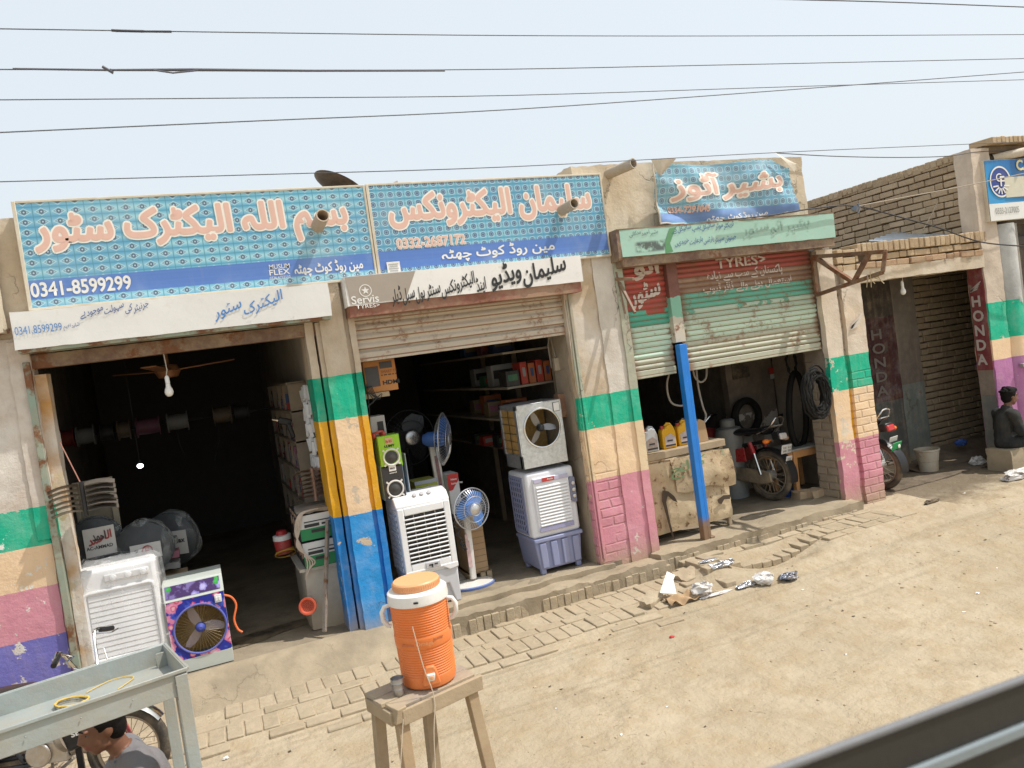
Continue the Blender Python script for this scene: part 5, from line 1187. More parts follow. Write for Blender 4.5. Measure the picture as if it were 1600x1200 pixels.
c = q+ux*.12+V3((0, -.003, .065)); disc(o, c, .030, .040, MAROON, 'label_ring'); text('F', MAROON, o, c-ux*.014-V3((0, .001, .02)), .026, .04, ux=ux, bold=.03); text('z', BLK, o, q+ux*.03+V3((0, -.001, .05)), .03, .03, ux=ux, bold=.02)
o, q, ux = bagged('bagged fan head with a tilted paper label, rightmost of three', 268, 842, .235, .95, (.20, .20, .07, -.02), -.35)
text('elmax', BLK, o, q+ux*.05+V3((0, -.001, .10)), .13, .04, ux=ux, bold=.03)
# small goods on a carved stool
so_ = T('carved_stool', 'carved wooden stool top behind the floral cooler carrying small packets', 'stool', at(270, 960, .62)); c = at(270, 897, .62)
m = MB(); m.bx(c-V3((0, -.06, .012)), (.22, .22, .024)); m.build('seat', WOOD, so_, bevel=.005)
m = MB(); m.bx(c-V3((0, -.06, .07)), (.18, .18, .09)); m.build('carved_frieze', WOODO, so_, bevel=.006)
m = MB(); [m.torus(c+V3((-.04+.08*k, -.034, -.07)), .025, .006, n=20, m=6) for k in range(2)]; m.build('carving', paint('gilt', (.45, .28, .08), .5), so_)
m = MB(); [m.bar(c+V3((sx*.075, .06+sy*.075, -.1)), V3((c.x+sx*.085, c.y+.06+sy*.085, 0)), .035, .035) for sx in (-1, 1) for sy in (-1, 1)]; m.build('legs', WOOD, so_, bevel=.004)
pk = (('flat red white packet at the bottom of the small pile on the stool', 885, .16, .05, 2, .0), ('crumpled pink packet in the small pile on the stool', 868, .12, .055, 7, .01), ('green edged packet in the small pile on the stool', 862, .07, .03, 6, -.05), ('grey film bag on top of the small pile on the stool', 848, .11, .06, 4, .0))
for lb, py, wd, h, mi, dx in pk:
    c = at(265, py, .6); o = T('packet', lb, 'packet', c); m = MB(); m.rough(c.x-wd/2+dx, c.x+wd/2+dx, .60, .72, c.z-h/2, c.z+h/2, .008, .03, 14); m.build('wrapping', stockm[mi] if mi != 4 else BAG, o)
# rod with spools of cable
sp = T('spool_rod', 'horizontal rod of wire spools deep in the dark electric shop', 'spools', at(200, 672, 2.4)); a = at(60, 692, 2.4); b = at(430, 636, 2.4)
m = MB(); m.tube([a, b], .008); m.build('rod', BLACKP, sp)
rs = random.Random(4); 
for k, (px, ln, mi) in enumerate(((102, .12, 0), (128, .16, 2), (160, .12, 4), (185, .12, 5), (222, .22, 7), (268, .20, 2), (340, .18, 5), (372, .15, 4))):
    u = (px-60)/370; c = a+(b-a)*u
    m = MB(); m.lathe([(.02, -ln/2), (.10, -ln/2), (.10, -ln/2+.012), (.075, -ln/2+.014), (.08, 0), (.075, ln/2-.014), (.10, ln/2-.012), (.10, ln/2), (.02, ln/2)], 20, Matrix.Translation(c) @ Euler((0, PI/2, 0)).to_matrix().to_4x4()); m.build('spool', paint('dim spool %d' % mi, [(.16, .02, .015), 0, (.15, .15, .14), 0, (.02, .02, .02), (.10, .075, .05), 0, (.12, .045, .07)][mi], .6, 0, .3, 12, 0), sp)
m = MB(); m.tube([at(277, 675, 2.4), at(281, 695, 2.4), at(288, 710, 2.4)], .004, 5); m.tube([at(341, 660, 2.4), at(342, 690, 2.4), at(334, 722, 2.4)], .004, 5); m.build('wire_ends', WIRE, sp)
lt = T('lit_bulb', 'tiny glowing white bulb in the darkness of the electric shop', 'light bulb', at(219, 728, 2.6)); m = MB(); m.ell(at(219, 728, 2.6), (.03, .03, .024)); e = MT('lamp glow').m; e.node_tree.nodes['Principled BSDF'].inputs['Emission Color'].default_value = (1, .98, .95, 1); e.node_tree.nodes['Principled BSDF'].inputs['Emission Strength'].default_value = 6; m.build('glass', e, lt); m = MB(); m.lathe([(.012, .02), (.016, .06), (0, .07)], 12, Matrix.Translation(at(219, 728, 2.6))); m.tube([at(219, 728, 2.6)+V3((0, 0, .06)), at(216, 700, 2.6)+V3((0, 0, .95))], .004, 5); m.build('holder', BLACKP, lt)
cf_ = T('ceiling_fan', 'orange brown ceiling fan dimly seen behind the hanging bulb', 'ceiling fan', at(262, 560, 1.2)); c = at(262, 580, 1.2)
FANB = paint('copper fan', (.26, .11, .045), .4, .2, .2, 8, .05); m = MB(); m.lathe([(0, -.06), (.08, -.055), (.11, 0), (.08, .05), (.02, .06), (.02, .25)], 20, Matrix.Translation(c)); m.build('motor', FANB, cf_)
m = MB()
for a in (.28, 2.4, 4.5): m.X = Matrix.Translation(c) @ Euler((0, -.06, a)).to_matrix().to_4x4(); m.box(.08, .58, -.06, .06, -.006, .006)
m.X = Matrix(); m.build('blades', FANB, cf_, bevel=.004)
# shelving and goods along the right wall
sh1 = T('wall_shelf', 'tall pale wooden shelf unit along the right wall of the left electric shop', 'shelf', (.8, 1.5, 0))
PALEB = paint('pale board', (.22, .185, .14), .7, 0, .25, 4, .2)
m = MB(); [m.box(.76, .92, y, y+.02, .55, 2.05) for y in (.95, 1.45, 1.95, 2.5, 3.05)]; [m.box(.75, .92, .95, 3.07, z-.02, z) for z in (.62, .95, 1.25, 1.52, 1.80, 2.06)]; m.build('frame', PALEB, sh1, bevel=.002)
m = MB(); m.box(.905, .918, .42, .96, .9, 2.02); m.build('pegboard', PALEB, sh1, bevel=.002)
SWG = flat('pale switch plate', (.74, .76, .78), .35); n_ = 0
grp = 'small pale boxes hung on the electric shop wall board'
o0 = None
for r in range(5):
    for k in range(7):
        y = .47+.055*k+.01*math.sin(r*3+k); z = 1.95-.15*r-.01*(k % 3)+.02*math.sin(k*2+r)
        if o0 is None:
            o0 = T('switch_plate', 'small pale switch box in the rows hung on the electric shop wall board', 'switch plate', (.895, y, z), group=grp)
            m = MB(); m.box(-.035, .0, -.024, .024, -.058, .058); m.box(-.036, -.03, -.012, .012, -.03, .03); m.build('cover', SWG, o0, bevel=.004, W=False); o1 = o0
        else:
            o1 = o0.copy(); COL.objects.link(o1); o1.location = (.895-.02*(k % 2), y, z); o1.rotation_euler = (.1*math.sin(k*5+r), .1*math.sin(k+r*2), .3*math.sin(k*3+r))
            for ch in o0.children: c2 = ch.copy(); COL.objects.link(c2); c2.parent = o1
rs = random.Random(77); protos = []
for k in range(9):
    o = T('shelf_carton', 'small dim packet in the shelf compartments of the left electric shop', 'packet', (.83, 1, .63), group='small packets in the electric shop shelves')
    m = MB(); m.box(-.06, .07, -.04, .04, 0, .13); m.build('box_body', stockm[(2, 5, 2, 4, 7, 3, 2, 0, 5)[k]], o, bevel=.003, W=False)
    m = MB(); m.box(-.063, -.058, -.025, .025, .03, .10); m.build('printed_label', stockm[(4, 2, 0, 2, 2, 2, 3, 2, 4)[k]], o, W=False); protos.append(o)
for z in (.62, .95, 1.25, 1.52, 1.80):
    for y0_ in (.97, 1.47, 1.97, 2.52):
        for q in range(5):
            if rs.random() < .9:
                o = protos.pop(0) if len(protos) > 8 else protos[rs.randrange(len(protos))]
                src = o; o = src.copy(); COL.objects.link(o); o.location = (.83+rs.uniform(-.01, .02), y0_+.065+.088*q, z+.001); o.scale = (1, rs.uniform(.7, 1), rs.uniform(.5, 1.6)); o.rotation_euler = (0, 0, rs.uniform(-.15, .15))
                for ch in src.children: c2 = ch.copy(); COL.objects.link(c2); c2.parent = o
for o in protos:
    for ch in list(o.children): bpy.data.objects.remove(ch)
    bpy.data.objects.remove(o)
dr = T('hand_drill', 'black hand drill hung on the wall board of the electric shop', 'drill', (.85, .9, 1.7)); c = at(446, 660, .85)
m = MB(); m.bar(c+V3((-.06, 0, .03)), c+V3((.05, 0, -.01)), .05, .06); m.bar(c+V3((.02, 0, 0)), c+V3((.05, 0, -.15)), .04, .05); m.build('drill_body', BLACKP, dr, bevel=.012)
m = MB(); m.tube([c+V3((-.06, 0, .03)), c+V3((-.11, 0, .045))], [.016, .008]); m.build('chuck', CHROME, dr)
rw = T('water_jug', 'small red water jug with white lid on the shaded counter end', 'jug', at(442, 862, .9)); c = at(442, 848, .9)
m = MB(); m.lathe([(.0, -.09), (.07, -.09), (.078, .03), (.075, .035)], 20, Matrix.Translation(c)); m.build('jug_body', REDP, rw); m = MB(); m.lathe([(.08, .03), (.08, .07), (.06, .075), (0, .075)], 20, Matrix.Translation(c)); m.build('lid', WHITEP, rw); m = MB(); m.lathe([(.05, .075), (.045, .11), (0, .12)], 20, Matrix.Translation(c)); m.build('cap', REDP, rw)
# grey counter with car batteries
ct = T('counter', 'chipped whitewashed counter block under the battery stack', 'counter', (.72, .5, 0))
m = MB(); m.rough(.60, .90, .26, 1.1, 0, .50, .008, .06); m.rough(.56, .92, .24, 1.12, .50, .525, .004, .06); m.build('block', plaster('chipped whitewash', (.46, .43, .37), patch=(.36, .32, .27), low=.04), ct)
DKB = flat('battery black', (.03, .03, .035)); GRNB = flat('battery green', (.02, .22, .08)); WHB = flat('battery white', (.60, .61, .60)); TANT = flat('tan print', (.42, .28, .20))
bat = None; cnt = 0
bl_ = ['near the wall', 'next to the front corner', 'at the middle', 'towards the dark']
for r in range(2):
    for k in range(4):
        o = T('battery_box', '%s row car battery box with green white end print, %s' % (('lower', 'upper')[r], ('first from the street', 'second from the street', 'third from the street', 'fourth and deepest')[k]), 'battery', (.75, .30+.16*k, .525+.225*r))
        m = MB(); m.box(-.14, .14, -.07, .07, 0, .215); m.build('case', DKB, o, bevel=.004, W=False)
        m = MB(); m.box(-.138, .138, -.074, -.069, .10, .21); m.build('end_white', WHB, o, W=False); m = MB(); m.box(-.138, .138, -.0745, -.069, .005, .10); m.build('end_green', GRNB, o, W=False)
        m = MB(); m.box(-.1, .02, -.078, -.074, .11, .135); m.box(.04, .12, -.078, -.074, .115, .13); m.box(-.1, .12, -.078, -.074, .15, .158); m.box(-.05, .06, -.078, -.074, .06, .085); m.build('print', DKB, o, W=False)
        m = MB(); m.prism([(-.06, .09), (.05, .06), (.05, .13), (-.02, .16)], -.144, -.139, 'x'); m.box(-.144, -.139, -.05, .05, .18, .21); m.build('side_print', TANT, o, W=False)
cb = T('cable_bundle', 'pale twisted cables hanging over the battery stack', 'cable', (.6, .3, .9)); m = MB()
for k in range(4): m.tube([(.72+.02*k, .22, 1.0), (.62+.01*k, .21, .98), (.57+.012*k, .21, .85), (.60-.01*k, .21, .72), (.63+.02*k, .22, .58), (.60+.015*k, .22, .45+.03*k)], .006, 6)
m.build('strands', flat('pale cord', (.50, .42, .35)), cb)
m = MB(); m.rough(.62, .90, .24, .60, .975, 1.0, .02, .05); tag(m.build('dust_cover', paint('grey rag', (.26, .24, .22), .8, 0, .4, 9, .2, .01)), 'crumpled grey rag lying on top of the battery stack', 'rag')
yc = T('cable_coil', 'yellow and black coiled cables in shade beside the red water jug', 'cable', (.6, .9, .6)); m = MB()
for k in range(6): m.torus((.52, .85+.02*k, .56+.012*(k % 3)), .09-.006*k, .006, Euler((R(60+8*k), 0, .3*k)).to_matrix(), n=24, m=5)
m.build('coil', flat('yellow cable', (.55, .33, .04)), yc)
hn = T('horn_speaker', 'round orange red horn grille leaning at the foot of the counter', 'horn', at(481, 960, .16)); c = at(481, 947, .14)
m = MB(); m.X = Matrix.Translation(c) @ Euler((R(80), 0, R(-14))).to_matrix().to_4x4(); m.lathe([(0, .01), (.045, .012), (.055, .03), (.068, .03), (.072, .01), (.066, -.04), (.04, -.12), (.0, -.16)], 28); m.build('horn_body', paint('orange red plastic', (.50, .07, .03), .5, 0, .2, 10, .06), hn)
m = MB(); m.X = Matrix.Translation(c) @ Euler((R(80), 0, R(-14))).to_matrix().to_4x4(); [m.lathe([(.004, .014), (0, .0145)], 8, Matrix.Translation((q*math.cos(a*2*PI/n2), q*math.sin(a*2*PI/n2), 0))) for q, n2 in ((.012, 6), (.024, 11), (.036, 16)) for a in range(n2)]; m.build('grille_holes', flat('dark hole', (.12, .02, .01)), hn)
pz = T('iron_rod', 'thin rusty grey rod leaning against the battery counter', 'rod', at(508, 985, .03)); m = MB(); m.bar(at(512, 812, .2), at(507, 987, .03), .026, .026); m.build('rod', paint('flaked grey', (.24, .21, .19), .7, .2, .6, 24, .2, .004, .3), pz)
sl_ = T('dark_floor_patch', 'dark flat patch on the floor of the left electric shop', 'floor patch', (.15, .5, .003)); m = MB()  # flat dark patch lying just above the shop floor
k = 36; m.add([(.22+(.34+.05*math.sin(3*a)+.05*math.sin(5*a+1))*math.cos(a)*1.0+.25*math.sin(a), .50+.17*math.sin(a), .004) for a in [2*PI*i/k for i in range(k)]], [tuple(range(k))]); m.build('patch', paint('dark floor', (.03, .025, .02), .45, 0, .2), sl_, smooth=False); kind(sl_, 'stuff')

# ---------------------------------------------------------------- workshop stock
cbn = T('work_counter', 'low wooden bench front covered with torn peeling cream sheeting', 'counter', (4.35, .4, 0)); x0, x1 = 3.86, 4.80
m = MB()
for sx in (x0+.02, x1-.02):
    for y in (.17, .62): m.bar((sx, y, 0), (sx, y, .86), .04, .04, (0, 1, 0))
m.bar((x0, .15, .85), (x1+.02, .15, .85), .05, .07); m.bar((x0, .64, .85), (x1, .64, .85), .05, .07); m.bar((x0, .16, .12), (x1, .16, .12), .03, .05); m.build('timber_frame', WOODG, cbn, bevel=.005)
m = MB(); m.rough(x0-.02, x1+.02, .13, .68, .865, .885, .004, .07); m.build('top_board', WOODG, cbn)
t = MT('peeling sheeting'); x, y, z = t.xyz(); n = t.noise(3, 6, .6); n2 = t.noise(13, 6, .7)
c = t.mix(n.ss(.4, .62), (.56, .44, .28), (.40, .29, .17)); c = t.mix((n2+n*.4).ss(.76, .84), c, (.20, .12, .06)); c = t.mix(t.noise(4.2, 2, dist=2).ss(.60, .64)*t.noise(1.5, 1).ss(.5, .55)*.6, c, (.22, .29, .18))
SHT = t.done(c, .75, 0, n*.8+n2, .012, .8)
m = MB()
def tc(u, v):
    x = x0+(x1-x0)*u; z = .09+.74*v
    e = .035*mnoise.noise(V3((v*7, u*2, 1)))
    if u > .985: x += e*2.0-.05*(v > .85)
    if u < .02: x += e
    if v > .97: z -= .10*max(0, u-.62)*2*abs(mnoise.noise(V3((u*6, 2, 2))))+.02
    return (x, .135-.018*mnoise.noise(V3((x*3, z*3, 0)))-.012*mnoise.noise(V3((x*8, z*8, 4))), z)
m.grid(tc, 50, 40); m.build('sheeting', SHT, cbn, ang=180)
m = MB()
def flap(u, v):       # the torn upper flap curling off
    x = x0+.28+.72*u*.98; z = .80-.33*v-.05*u*v
    z += -.02*math.sin(u*9)*v
    return (x+.03*v, .118-.03*math.sin(PI*v*.9)*(.6+.5*u)-.012*mnoise.noise(V3((x*6, z*6, 2))), z-.06*max(0, u-.7)*(1-v))
m.grid(flap, 36, 16); m.build('torn_flap', SHT, cbn, ang=180)
m = MB(); k = [(3.98, .42), (4.0, .52), (4.06, .5), (4.12, .44), (4.15, .37), (4.10, .40), (4.05, .46), (4.02, .40), (4.035, .2), (4.06, .03), (4.04, .03), (4.015, .2)]; m.prism(k, .098, .104); m.build('tear', flat('tear shadow gap', (.06, .04, .025)), cbn)
m = MB(); m.prism([(4.62, .30), (4.70, .33), (4.78, .32), (4.77, .28), (4.70, .29), (4.66, .25), (4.63, .26)], .10, .107); m.build('tear', flat('tear shadow gap', (.06, .04, .025)), cbn)
text('کالج', flat('green brush', (.20, .30, .14)), cbn, (4.10, .085, .60), .42, .19, bold=.01, skew=.2, lift=.012)
def jerry(label, px, py, col, lab, yaw=.0, w_=.15, h_=.24):
    c = at(px, py, .22); o = T('oil_can', label, 'oil can', (c.x, .26, .886), yaw)
    Pm = flat('can '+col[0], col[1], .35)
    m = MB(); m.prism([(-w_/2, 0), (w_/2, 0), (w_/2, h_*.66), (w_*.36, h_*.92), (w_*.1, h_*.99), (-w_*.16, h_*.93), (-w_*.22, h_*.84), (-w_*.42, h_*.84), (-w_/2, h_*.72)], -.045, .045); m.build('can_body', Pm, o, bevel=.012, seg=3, W=False)
    m = MB(); m.tube([(-w_*.1, 0, h_*.92), (w_*.05, 0, h_*1.02), (w_*.26, 0, h_*.99), (w_*.40, 0, h_*.85)], .014, 8); m.build('handle', Pm, o, W=False)
    m = MB(); m.lathe([(.02, h_*.83), (.02, h_*.95), (.0, h_*.955)], 16, Matrix.Translation((-w_*.32, 0, 0))); m.build('cap', REDP, o, W=False)
    m = MB(); m.prism([(-w_*.36, .02), (w_*.40, .02), (w_*.40, h_*.45), (w_*.10, h_*.62), (-w_*.36, h_*.50)], -.049, -.044); m.build('label_print', lab, o, W=False)
    m = MB(); m.box(-w_*.34, w_*.38, -.052, -.048, .025, .04); m.box(-w_*.2, w_*.2, -.052, -.048, h_*.3, h_*.36); m.build('label_text', BLK, o, W=False)
    return o
LAB1 = paint('pinkish label', (.52, .44, .44), .5, 0, .3, 30, .05); LAB2 = paint('brown grey label', (.34, .27, .24), .5, 0, .5, 30, .05)
jerry('silver grey oil can, second from the left on the workshop bench', 1021, 710, ('silver', (.50, .51, .52)), LAB2, -.1)
jerry('yellow oil can in full view on the workshop bench', 1049, 704, ('yellow', (.75, .40, .01)), LAB1, -.1)
jerry('yellow oil can half hidden by the blue post', 1073, 698, ('yellow', (.75, .40, .01)), LAB1, -.1)
jerry('yellow oil can mostly hidden by the pillar at the bench end', 1001, 713, ('yellow', (.75, .40, .01)), LAB1, -.1)
o = T('carton', 'brown carton peeking out right of the blue post on the bench', 'carton', (4.62, .26, .886)); m = MB(); m.prism([(4.55, .886), (4.68, .886), (4.66, 1.09), (4.60, 1.12), (4.55, 1.10)], .2, .3); m.build('box_body', CARD, o, bevel=.004)
# stool
wt = T('wooden_stool', 'varnished wooden work stool with grey top inside the workshop', 'stool', (6.1, .75, 0)); 
m = MB(); m.box(5.80, 6.40, .46, .86, .52, .545); m.build('seat', paint('grey worn top', (.30, .32, .33), .5), wt, bevel=.006)
m = MB(); [m.box(*q) for q in ((5.83, 6.37, .48, .505, .44, .52), (5.83, 6.37, .815, .84, .44, .52), (5.83, 5.855, .505, .815, .44, .52), (6.345, 6.37, .505, .815, .44, .52))]; m.build('apron', WOODO, wt, bevel=.004)
for sx, sy in ((5.99, .49), (6.35, .49), (5.99, .83), (6.35, .83)):
    m = MB(); m.bar((sx, sy, .52), (sx+.012*(1 if sx > 6.1 else -1), sy, .04), .05, .05, (0, 1, 0)); m.build('leg', WOODO, wt, bevel=.004)
m = MB(); m.bar((6.0, .50, .35), (5.86, .50, .44), .04, .03, (0, 1, 0)); m.build('brace', WOODO, wt, bevel=.003)
for k, (x, y, sx, lb) in enumerate(((6.14, .36, .26, 'long mud brick under the stool legs, nearest the kerb'), (6.36, .40, .12, 'broken mud brick at the pillar foot beside the stool'), (5.98, .44, .16, 'small mud brick beside the motorcycle wheel'))):
    o = T('brick', lb, 'brick', (x, y, 0)); m = MB(); m.rough(x-sx/2, x+sx/2, y-.07, y+.07, .003, .085, .014, .03, 12); m.build('block', MUDB2, o)
o = T('rag', 'bright blue rag on the floor behind the motorcycle wheel', 'rag', (5.98, .62, 0)); m = MB(); m.rough(5.92, 6.04, .6, .70, .003, .07, .025, .025, 16); m.build('cloth', flat('blue rag', (.02, .10, .42)), o)
def hoop(name, label, c, rx, rz, r, mat, n=1, jit=0, rot=(0, 0, 0), cat='tyre', seed=1, tw=0):
    o = T(name, label, cat, V3(c)-V3((0, 0, rz))); m = MB(); rs = random.Random(seed)
    for k in range(n):
        cc = V3(c)+V3((rs.uniform(-jit, jit), rs.uniform(-jit, jit)*.8, rs.uniform(-jit, jit)*1.2)); q = rs.uniform(.88, 1.06) if n > 1 else 1
        m.tube([cc+(Euler(rot).to_matrix() @ V3((rx*q*math.cos(a)*(1-tw*.25*math.sin(a)), rs.uniform(-.01, .01) if n > 1 else 0, rz*q*math.sin(a)))) for a in [2*PI*i/40 for i in range(40)]], r, 8, True)
    m.build('ring', mat, o); return o
hoop('cable_coil', 'big coil of thin black tubes hanging on the workshop pillar', at(1274, 613, -.07), .150, .22, .010, BLACK, 34, .045, (0, 0, .1), 'coil', 3)
hoop('inner_tube', 'long limp black inner tube hanging against the stripped wall', at(1246, 640, .62), .175, .42, .035, BLACK, 1, 0, (0, .12, .3), 'inner tube', 1, .5)
hoop('inner_tube', 'thin inner tube hung high near the ceiling of the workshop', at(1237, 567, .6), .09, .15, .010, BLACK, 2, .01, (0, 0, .2), 'inner tube')
hoop('tyre', 'black motorcycle tyre hanging on the peeling back wall', at(1167, 651, 1.22), .19, .19, .045, BLACK, 1, 0, (0, 0, .1))
def hose(name, label, pts, y, r, mat): o = T(name, label, 'hose', at(*pts[0], y)); m = MB(); m.tube([at(a, b, y) for a, b in pts], r, 6); m.build('hose_tube', mat, o)
GH = paint('grey hose', (.28, .27, .26), .6)
hose('air_hose', 'grey air hose looping below the shutter left of the blue post', [(1045, 585), (1042, 600), (1044, 618), (1050, 630), (1062, 634), (1072, 632)], .25, .010, GH)
hose('air_hose', 'grey air hose hanging in a long loop right of the blue post', [(1088, 578), (1091, 605), (1098, 635), (1103, 650), (1098, 662), (1088, 664), (1082, 660)], .3, .010, GH)
hose('air_hose', 'short grey hose loop hanging from the shutter bottom bar', [(1082, 575), (1086, 590), (1095, 597), (1103, 590), (1104, 570)], .3, .010, GH)
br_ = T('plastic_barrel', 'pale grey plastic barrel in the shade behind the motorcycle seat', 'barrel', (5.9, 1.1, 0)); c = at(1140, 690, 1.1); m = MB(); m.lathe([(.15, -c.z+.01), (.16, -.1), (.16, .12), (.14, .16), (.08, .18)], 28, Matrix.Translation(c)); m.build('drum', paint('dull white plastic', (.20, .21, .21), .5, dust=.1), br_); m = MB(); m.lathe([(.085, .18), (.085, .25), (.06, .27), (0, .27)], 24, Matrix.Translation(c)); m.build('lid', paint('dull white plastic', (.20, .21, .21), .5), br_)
o = T('wall_poster', 'small torn red poster stuck on the workshop back wall', 'poster', at(1207, 580, 1.3)); m = MB(); c = at(1207, 580, 1.31); m.box(c.x-.06, c.x+.06, 1.296, 1.305, c.z-.03, c.z+.05); m.build('paper', RED, o); m = MB(); m.box(c.x-.05, c.x+.02, 1.296, 1.304, c.z-.09, c.z-.035); m.build('torn_part', flat('dull paper', (.44, .44, .43)), o)

# ---------------------------------------------------------------- motorcycles (local: +x forward, base at ground)
def motorcycle(label, loc, heading, lean=0, plate='white', tank=REDP, sc=1.0, rise=0):
    o = T('motorcycle', label, 'motorcycle', loc, rot=(lean, 0, heading)); o.scale = (sc,)*3; bpy.context.view_layer.update()
    wb = .60; wr = .285
    TY = paint('dusty tyre', (.045, .04, .034), .85, 0, .4, 14, .16); SPK = paint('spoke steel', (.42, .36, .28), .4, .6, .3, 14, .3)
    for s in (-1, 1):
        c = (s*wb, 0, wr)
        m = MB(); m.torus(c, wr-.035, .035, n=44, m=12); tyre = m.build('wheel', TY, o, W=False)
        m = MB(); m.torus(c, wr-.075, .013, n=40, m=8); m.build('rim', SPK, tyre, W=False)
        m = MB()
        for k in range(28): a = 2*PI*k/28; b = a+(.5 if k % 2 else -.5); y = .03 if k % 4 < 2 else -.03; m.tube([(c[0]+.05*math.cos(b), y, c[2]+.05*math.sin(b)), (c[0]+(wr-.08)*math.cos(a), 0, c[2]+(wr-.08)*math.sin(a))], .0026, 4)
        m.build('spokes', SPK, tyre, W=False)
        m = MB(); m.lathe([(.015, -.06), (.055, -.05), (.06, 0), (.055, .05), (.015, .06)], 18, Matrix.Translation(c) @ Euler((PI/2, 0, 0)).to_matrix().to_4x4()); m.build('hub', GREYST, tyre, W=False)
        m = MB(); a0, a1 = (R(35), R(165)) if s > 0 else (R(-12), R(130))
        m.grid(lambda u, v: (c[0]+(wr+.03-.012*abs(v-.5)*2)*math.cos(a0+(a1-a0)*u)*(1), (v-.5)*.11, c[2]+(wr+.03-.02*abs(2*v-1)**2)*math.sin(a0+(a1-a0)*u)) if s > 0 else (c[0]-(wr+.035)*math.cos(a0+(a1-a0)*u), (v-.5)*.12, c[2]+(wr+.035-.02*abs(2*v-1)**2)*math.sin(a0+(a1-a0)*u)), 18, 5); m.build('mudguard', CHROME if s > 0 else BLACKP, o, W=False)
    m = MB()
    for s in (-1, 1): m.tube([(.60, s*.075, wr), (.47, s*.075, .66), (.44, s*.07, .78)], [.018, .024, .026], 10)
    m.build('fork', tank, o, W=False)
    m = MB(); m.tube([(.46, 0, .76), (.25, 0, .62), (-.1, 0, .58), (-.55, 0, .66)], .022); m.tube([(.44, 0, .74), (.36, 0, .45), (.18, 0, .27)], .018)
    for s in (-1, 1): m.tube([(.0, s*.09, .30), (-.60, s*.085, wr)], .018); m.tube([(-.2, s*.09, .58), (-.05, s*.09, .32)], .014)
    m.build('frame', BLACKP, o, W=False)
    m = MB()
    def tk(u, v):
        a = 2*PI*v; wdt = .105*math.sin(PI*min(1, .12+u*.86))**.55; return (.40-.42*u, wdt*math.cos(a), .735-.05*u+(.085+.02*math.sin(PI*u))*math.sin(a)*math.sin(PI*min(1, .1+u*.85))**.5)
    m.grid(tk, 16, 18); m.ell((.40, 0, .73), (.02, .06, .05)); m.build('fuel_tank', tank, o, W=False, ang=80)
    m = MB(); m.X = Matrix.Translation((-.28, 0, .76)); m.grid(lambda u, v: (.32-.66*u, (.115+.015*math.sin(PI*u))*math.cos(2*PI*v), (.045+.012*math.sin(2*PI*u+.5))*math.sin(2*PI*v)+.03*u*u), 16, 14); m.ell((.31, 0, 0), (.03, .10, .04)); m.ell((-.33, 0, .03), (.03, .10, .04)); m.build('saddle', BLACKP, o, W=False, ang=80)
    m = MB(); m.bx((.10, 0, .36), (.26, .17, .15)); m.X = Matrix.Translation((.28, 0, .36)) @ Euler((0, PI/2, 0)).to_matrix().to_4x4(); m.lathe([(.055, -.05), (.075, -.04), (.05, -.02), (.075, 0), (.05, .02), (.075, .04), (.05, .07)], 18); m.X = Matrix(); [m.lathe([(.085, -.11), (.085, -.09), (.0, -.085)], 22, Matrix.Translation((.05, s*.0, .36)) @ Euler((s*PI/2, 0, 0)).to_matrix().to_4x4()) for s in (-1, 1)]; m.build('engine', paint('cast alloy', (.45, .43, .40), .4, .7, .25, 14, .3), o, bevel=.01, W=False)
    m = MB(); m.tube([(.30, -.07, .33), (.34, -.10, .20), (.10, -.13, .16), (-.30, -.14, .22), (-.80, -.15, .30)], [.018, .02, .026, .042, .038], 12); m.tube([(-.80, -.15, .30), (-.83, -.15, .305)], [.022, .020], 12); m.build('exhaust', CHROME, o, W=False)
    m = MB(); m.prism([(-.70, wr-.06), (-.55, wr-.09), (.0, .24), (.02, .36), (-.1, .38), (-.56, wr+.07), (-.68, wr+.05)], .085, .115); m.build('chain_case', paint('dusty case', (.16, .13, .10), .7, 0, .3, 9, .6), o, bevel=.01, W=False)
    for s in (-1, 1):
        m = MB(); m.tube([(-.45, s*.12, .66), (-.50, s*.12, .54)], .026, 10); sho = m.build('shock', tank, o, W=False)
        m = MB(); m.tube([(-.50, s*.12, .54), (-.57, s*.12, wr+.02)], .017, 10); m.build('shock_rod', CHROME, sho, W=False)
    m = MB(); m.tube([(.40, -.36, .93+rise), (.36, -.22, .96+rise), (.42, -.08, .83), (.42, .08, .83), (.36, .22, .96+rise), (.40, .36, .93+rise)], .011, 8); hb = m.build('handlebar', CHROME, o, W=False)
    for s in (-1, 1): m = MB(); m.tube([(.375, s*.27, .952+rise), (.405, s*.385, .928+rise)], .018, 10); m.build('grip', BLACKP, hb, W=False)
    m = MB(); [m.tube([(.37, s*.22, .95+rise), (.46, s*.25, .93+rise), (.455, s*.36, .925+rise)], .006, 6) for s in (-1, 1)]; m.tube([(.42, .2, .93), (.50, .1, .80), (.48, .05, .6)], .005, 6); m.tube([(.42, -.2, .93), (.52, -.1, .84), (.46, -.04, .7)], .005, 6); m.build('levers', CHROME, hb, W=False)
    m = MB(); m.X = Matrix.Translation((.50, 0, .78)) @ Euler((0, PI/2, 0)).to_matrix().to_4x4(); m.lathe([(0, -.10), (.06, -.08), (.085, -.01), (.085, .03)], 24, cap=False); hl = m.build('headlamp', BLACKP, o, W=False)
    m = MB(); m.X = Matrix.Translation((.53, 0, .78)) @ Euler((0, PI/2, 0)).to_matrix().to_4x4(); m.lathe([(.088, -.006), (.088, .008), (.076, .012), (.05, .026), (0, .03)], 24); m.build('lens', flat('lamp glass', (.60, .60, .58), .1), hl, W=False)
    for s in (-1, 1): m = MB(); m.prism([(-.38, .44), (-.12, .42), (-.10, .56), (-.36, .60)], s*.10, s*.115); m.build('side_panel', tank, o, bevel=.008, W=False)
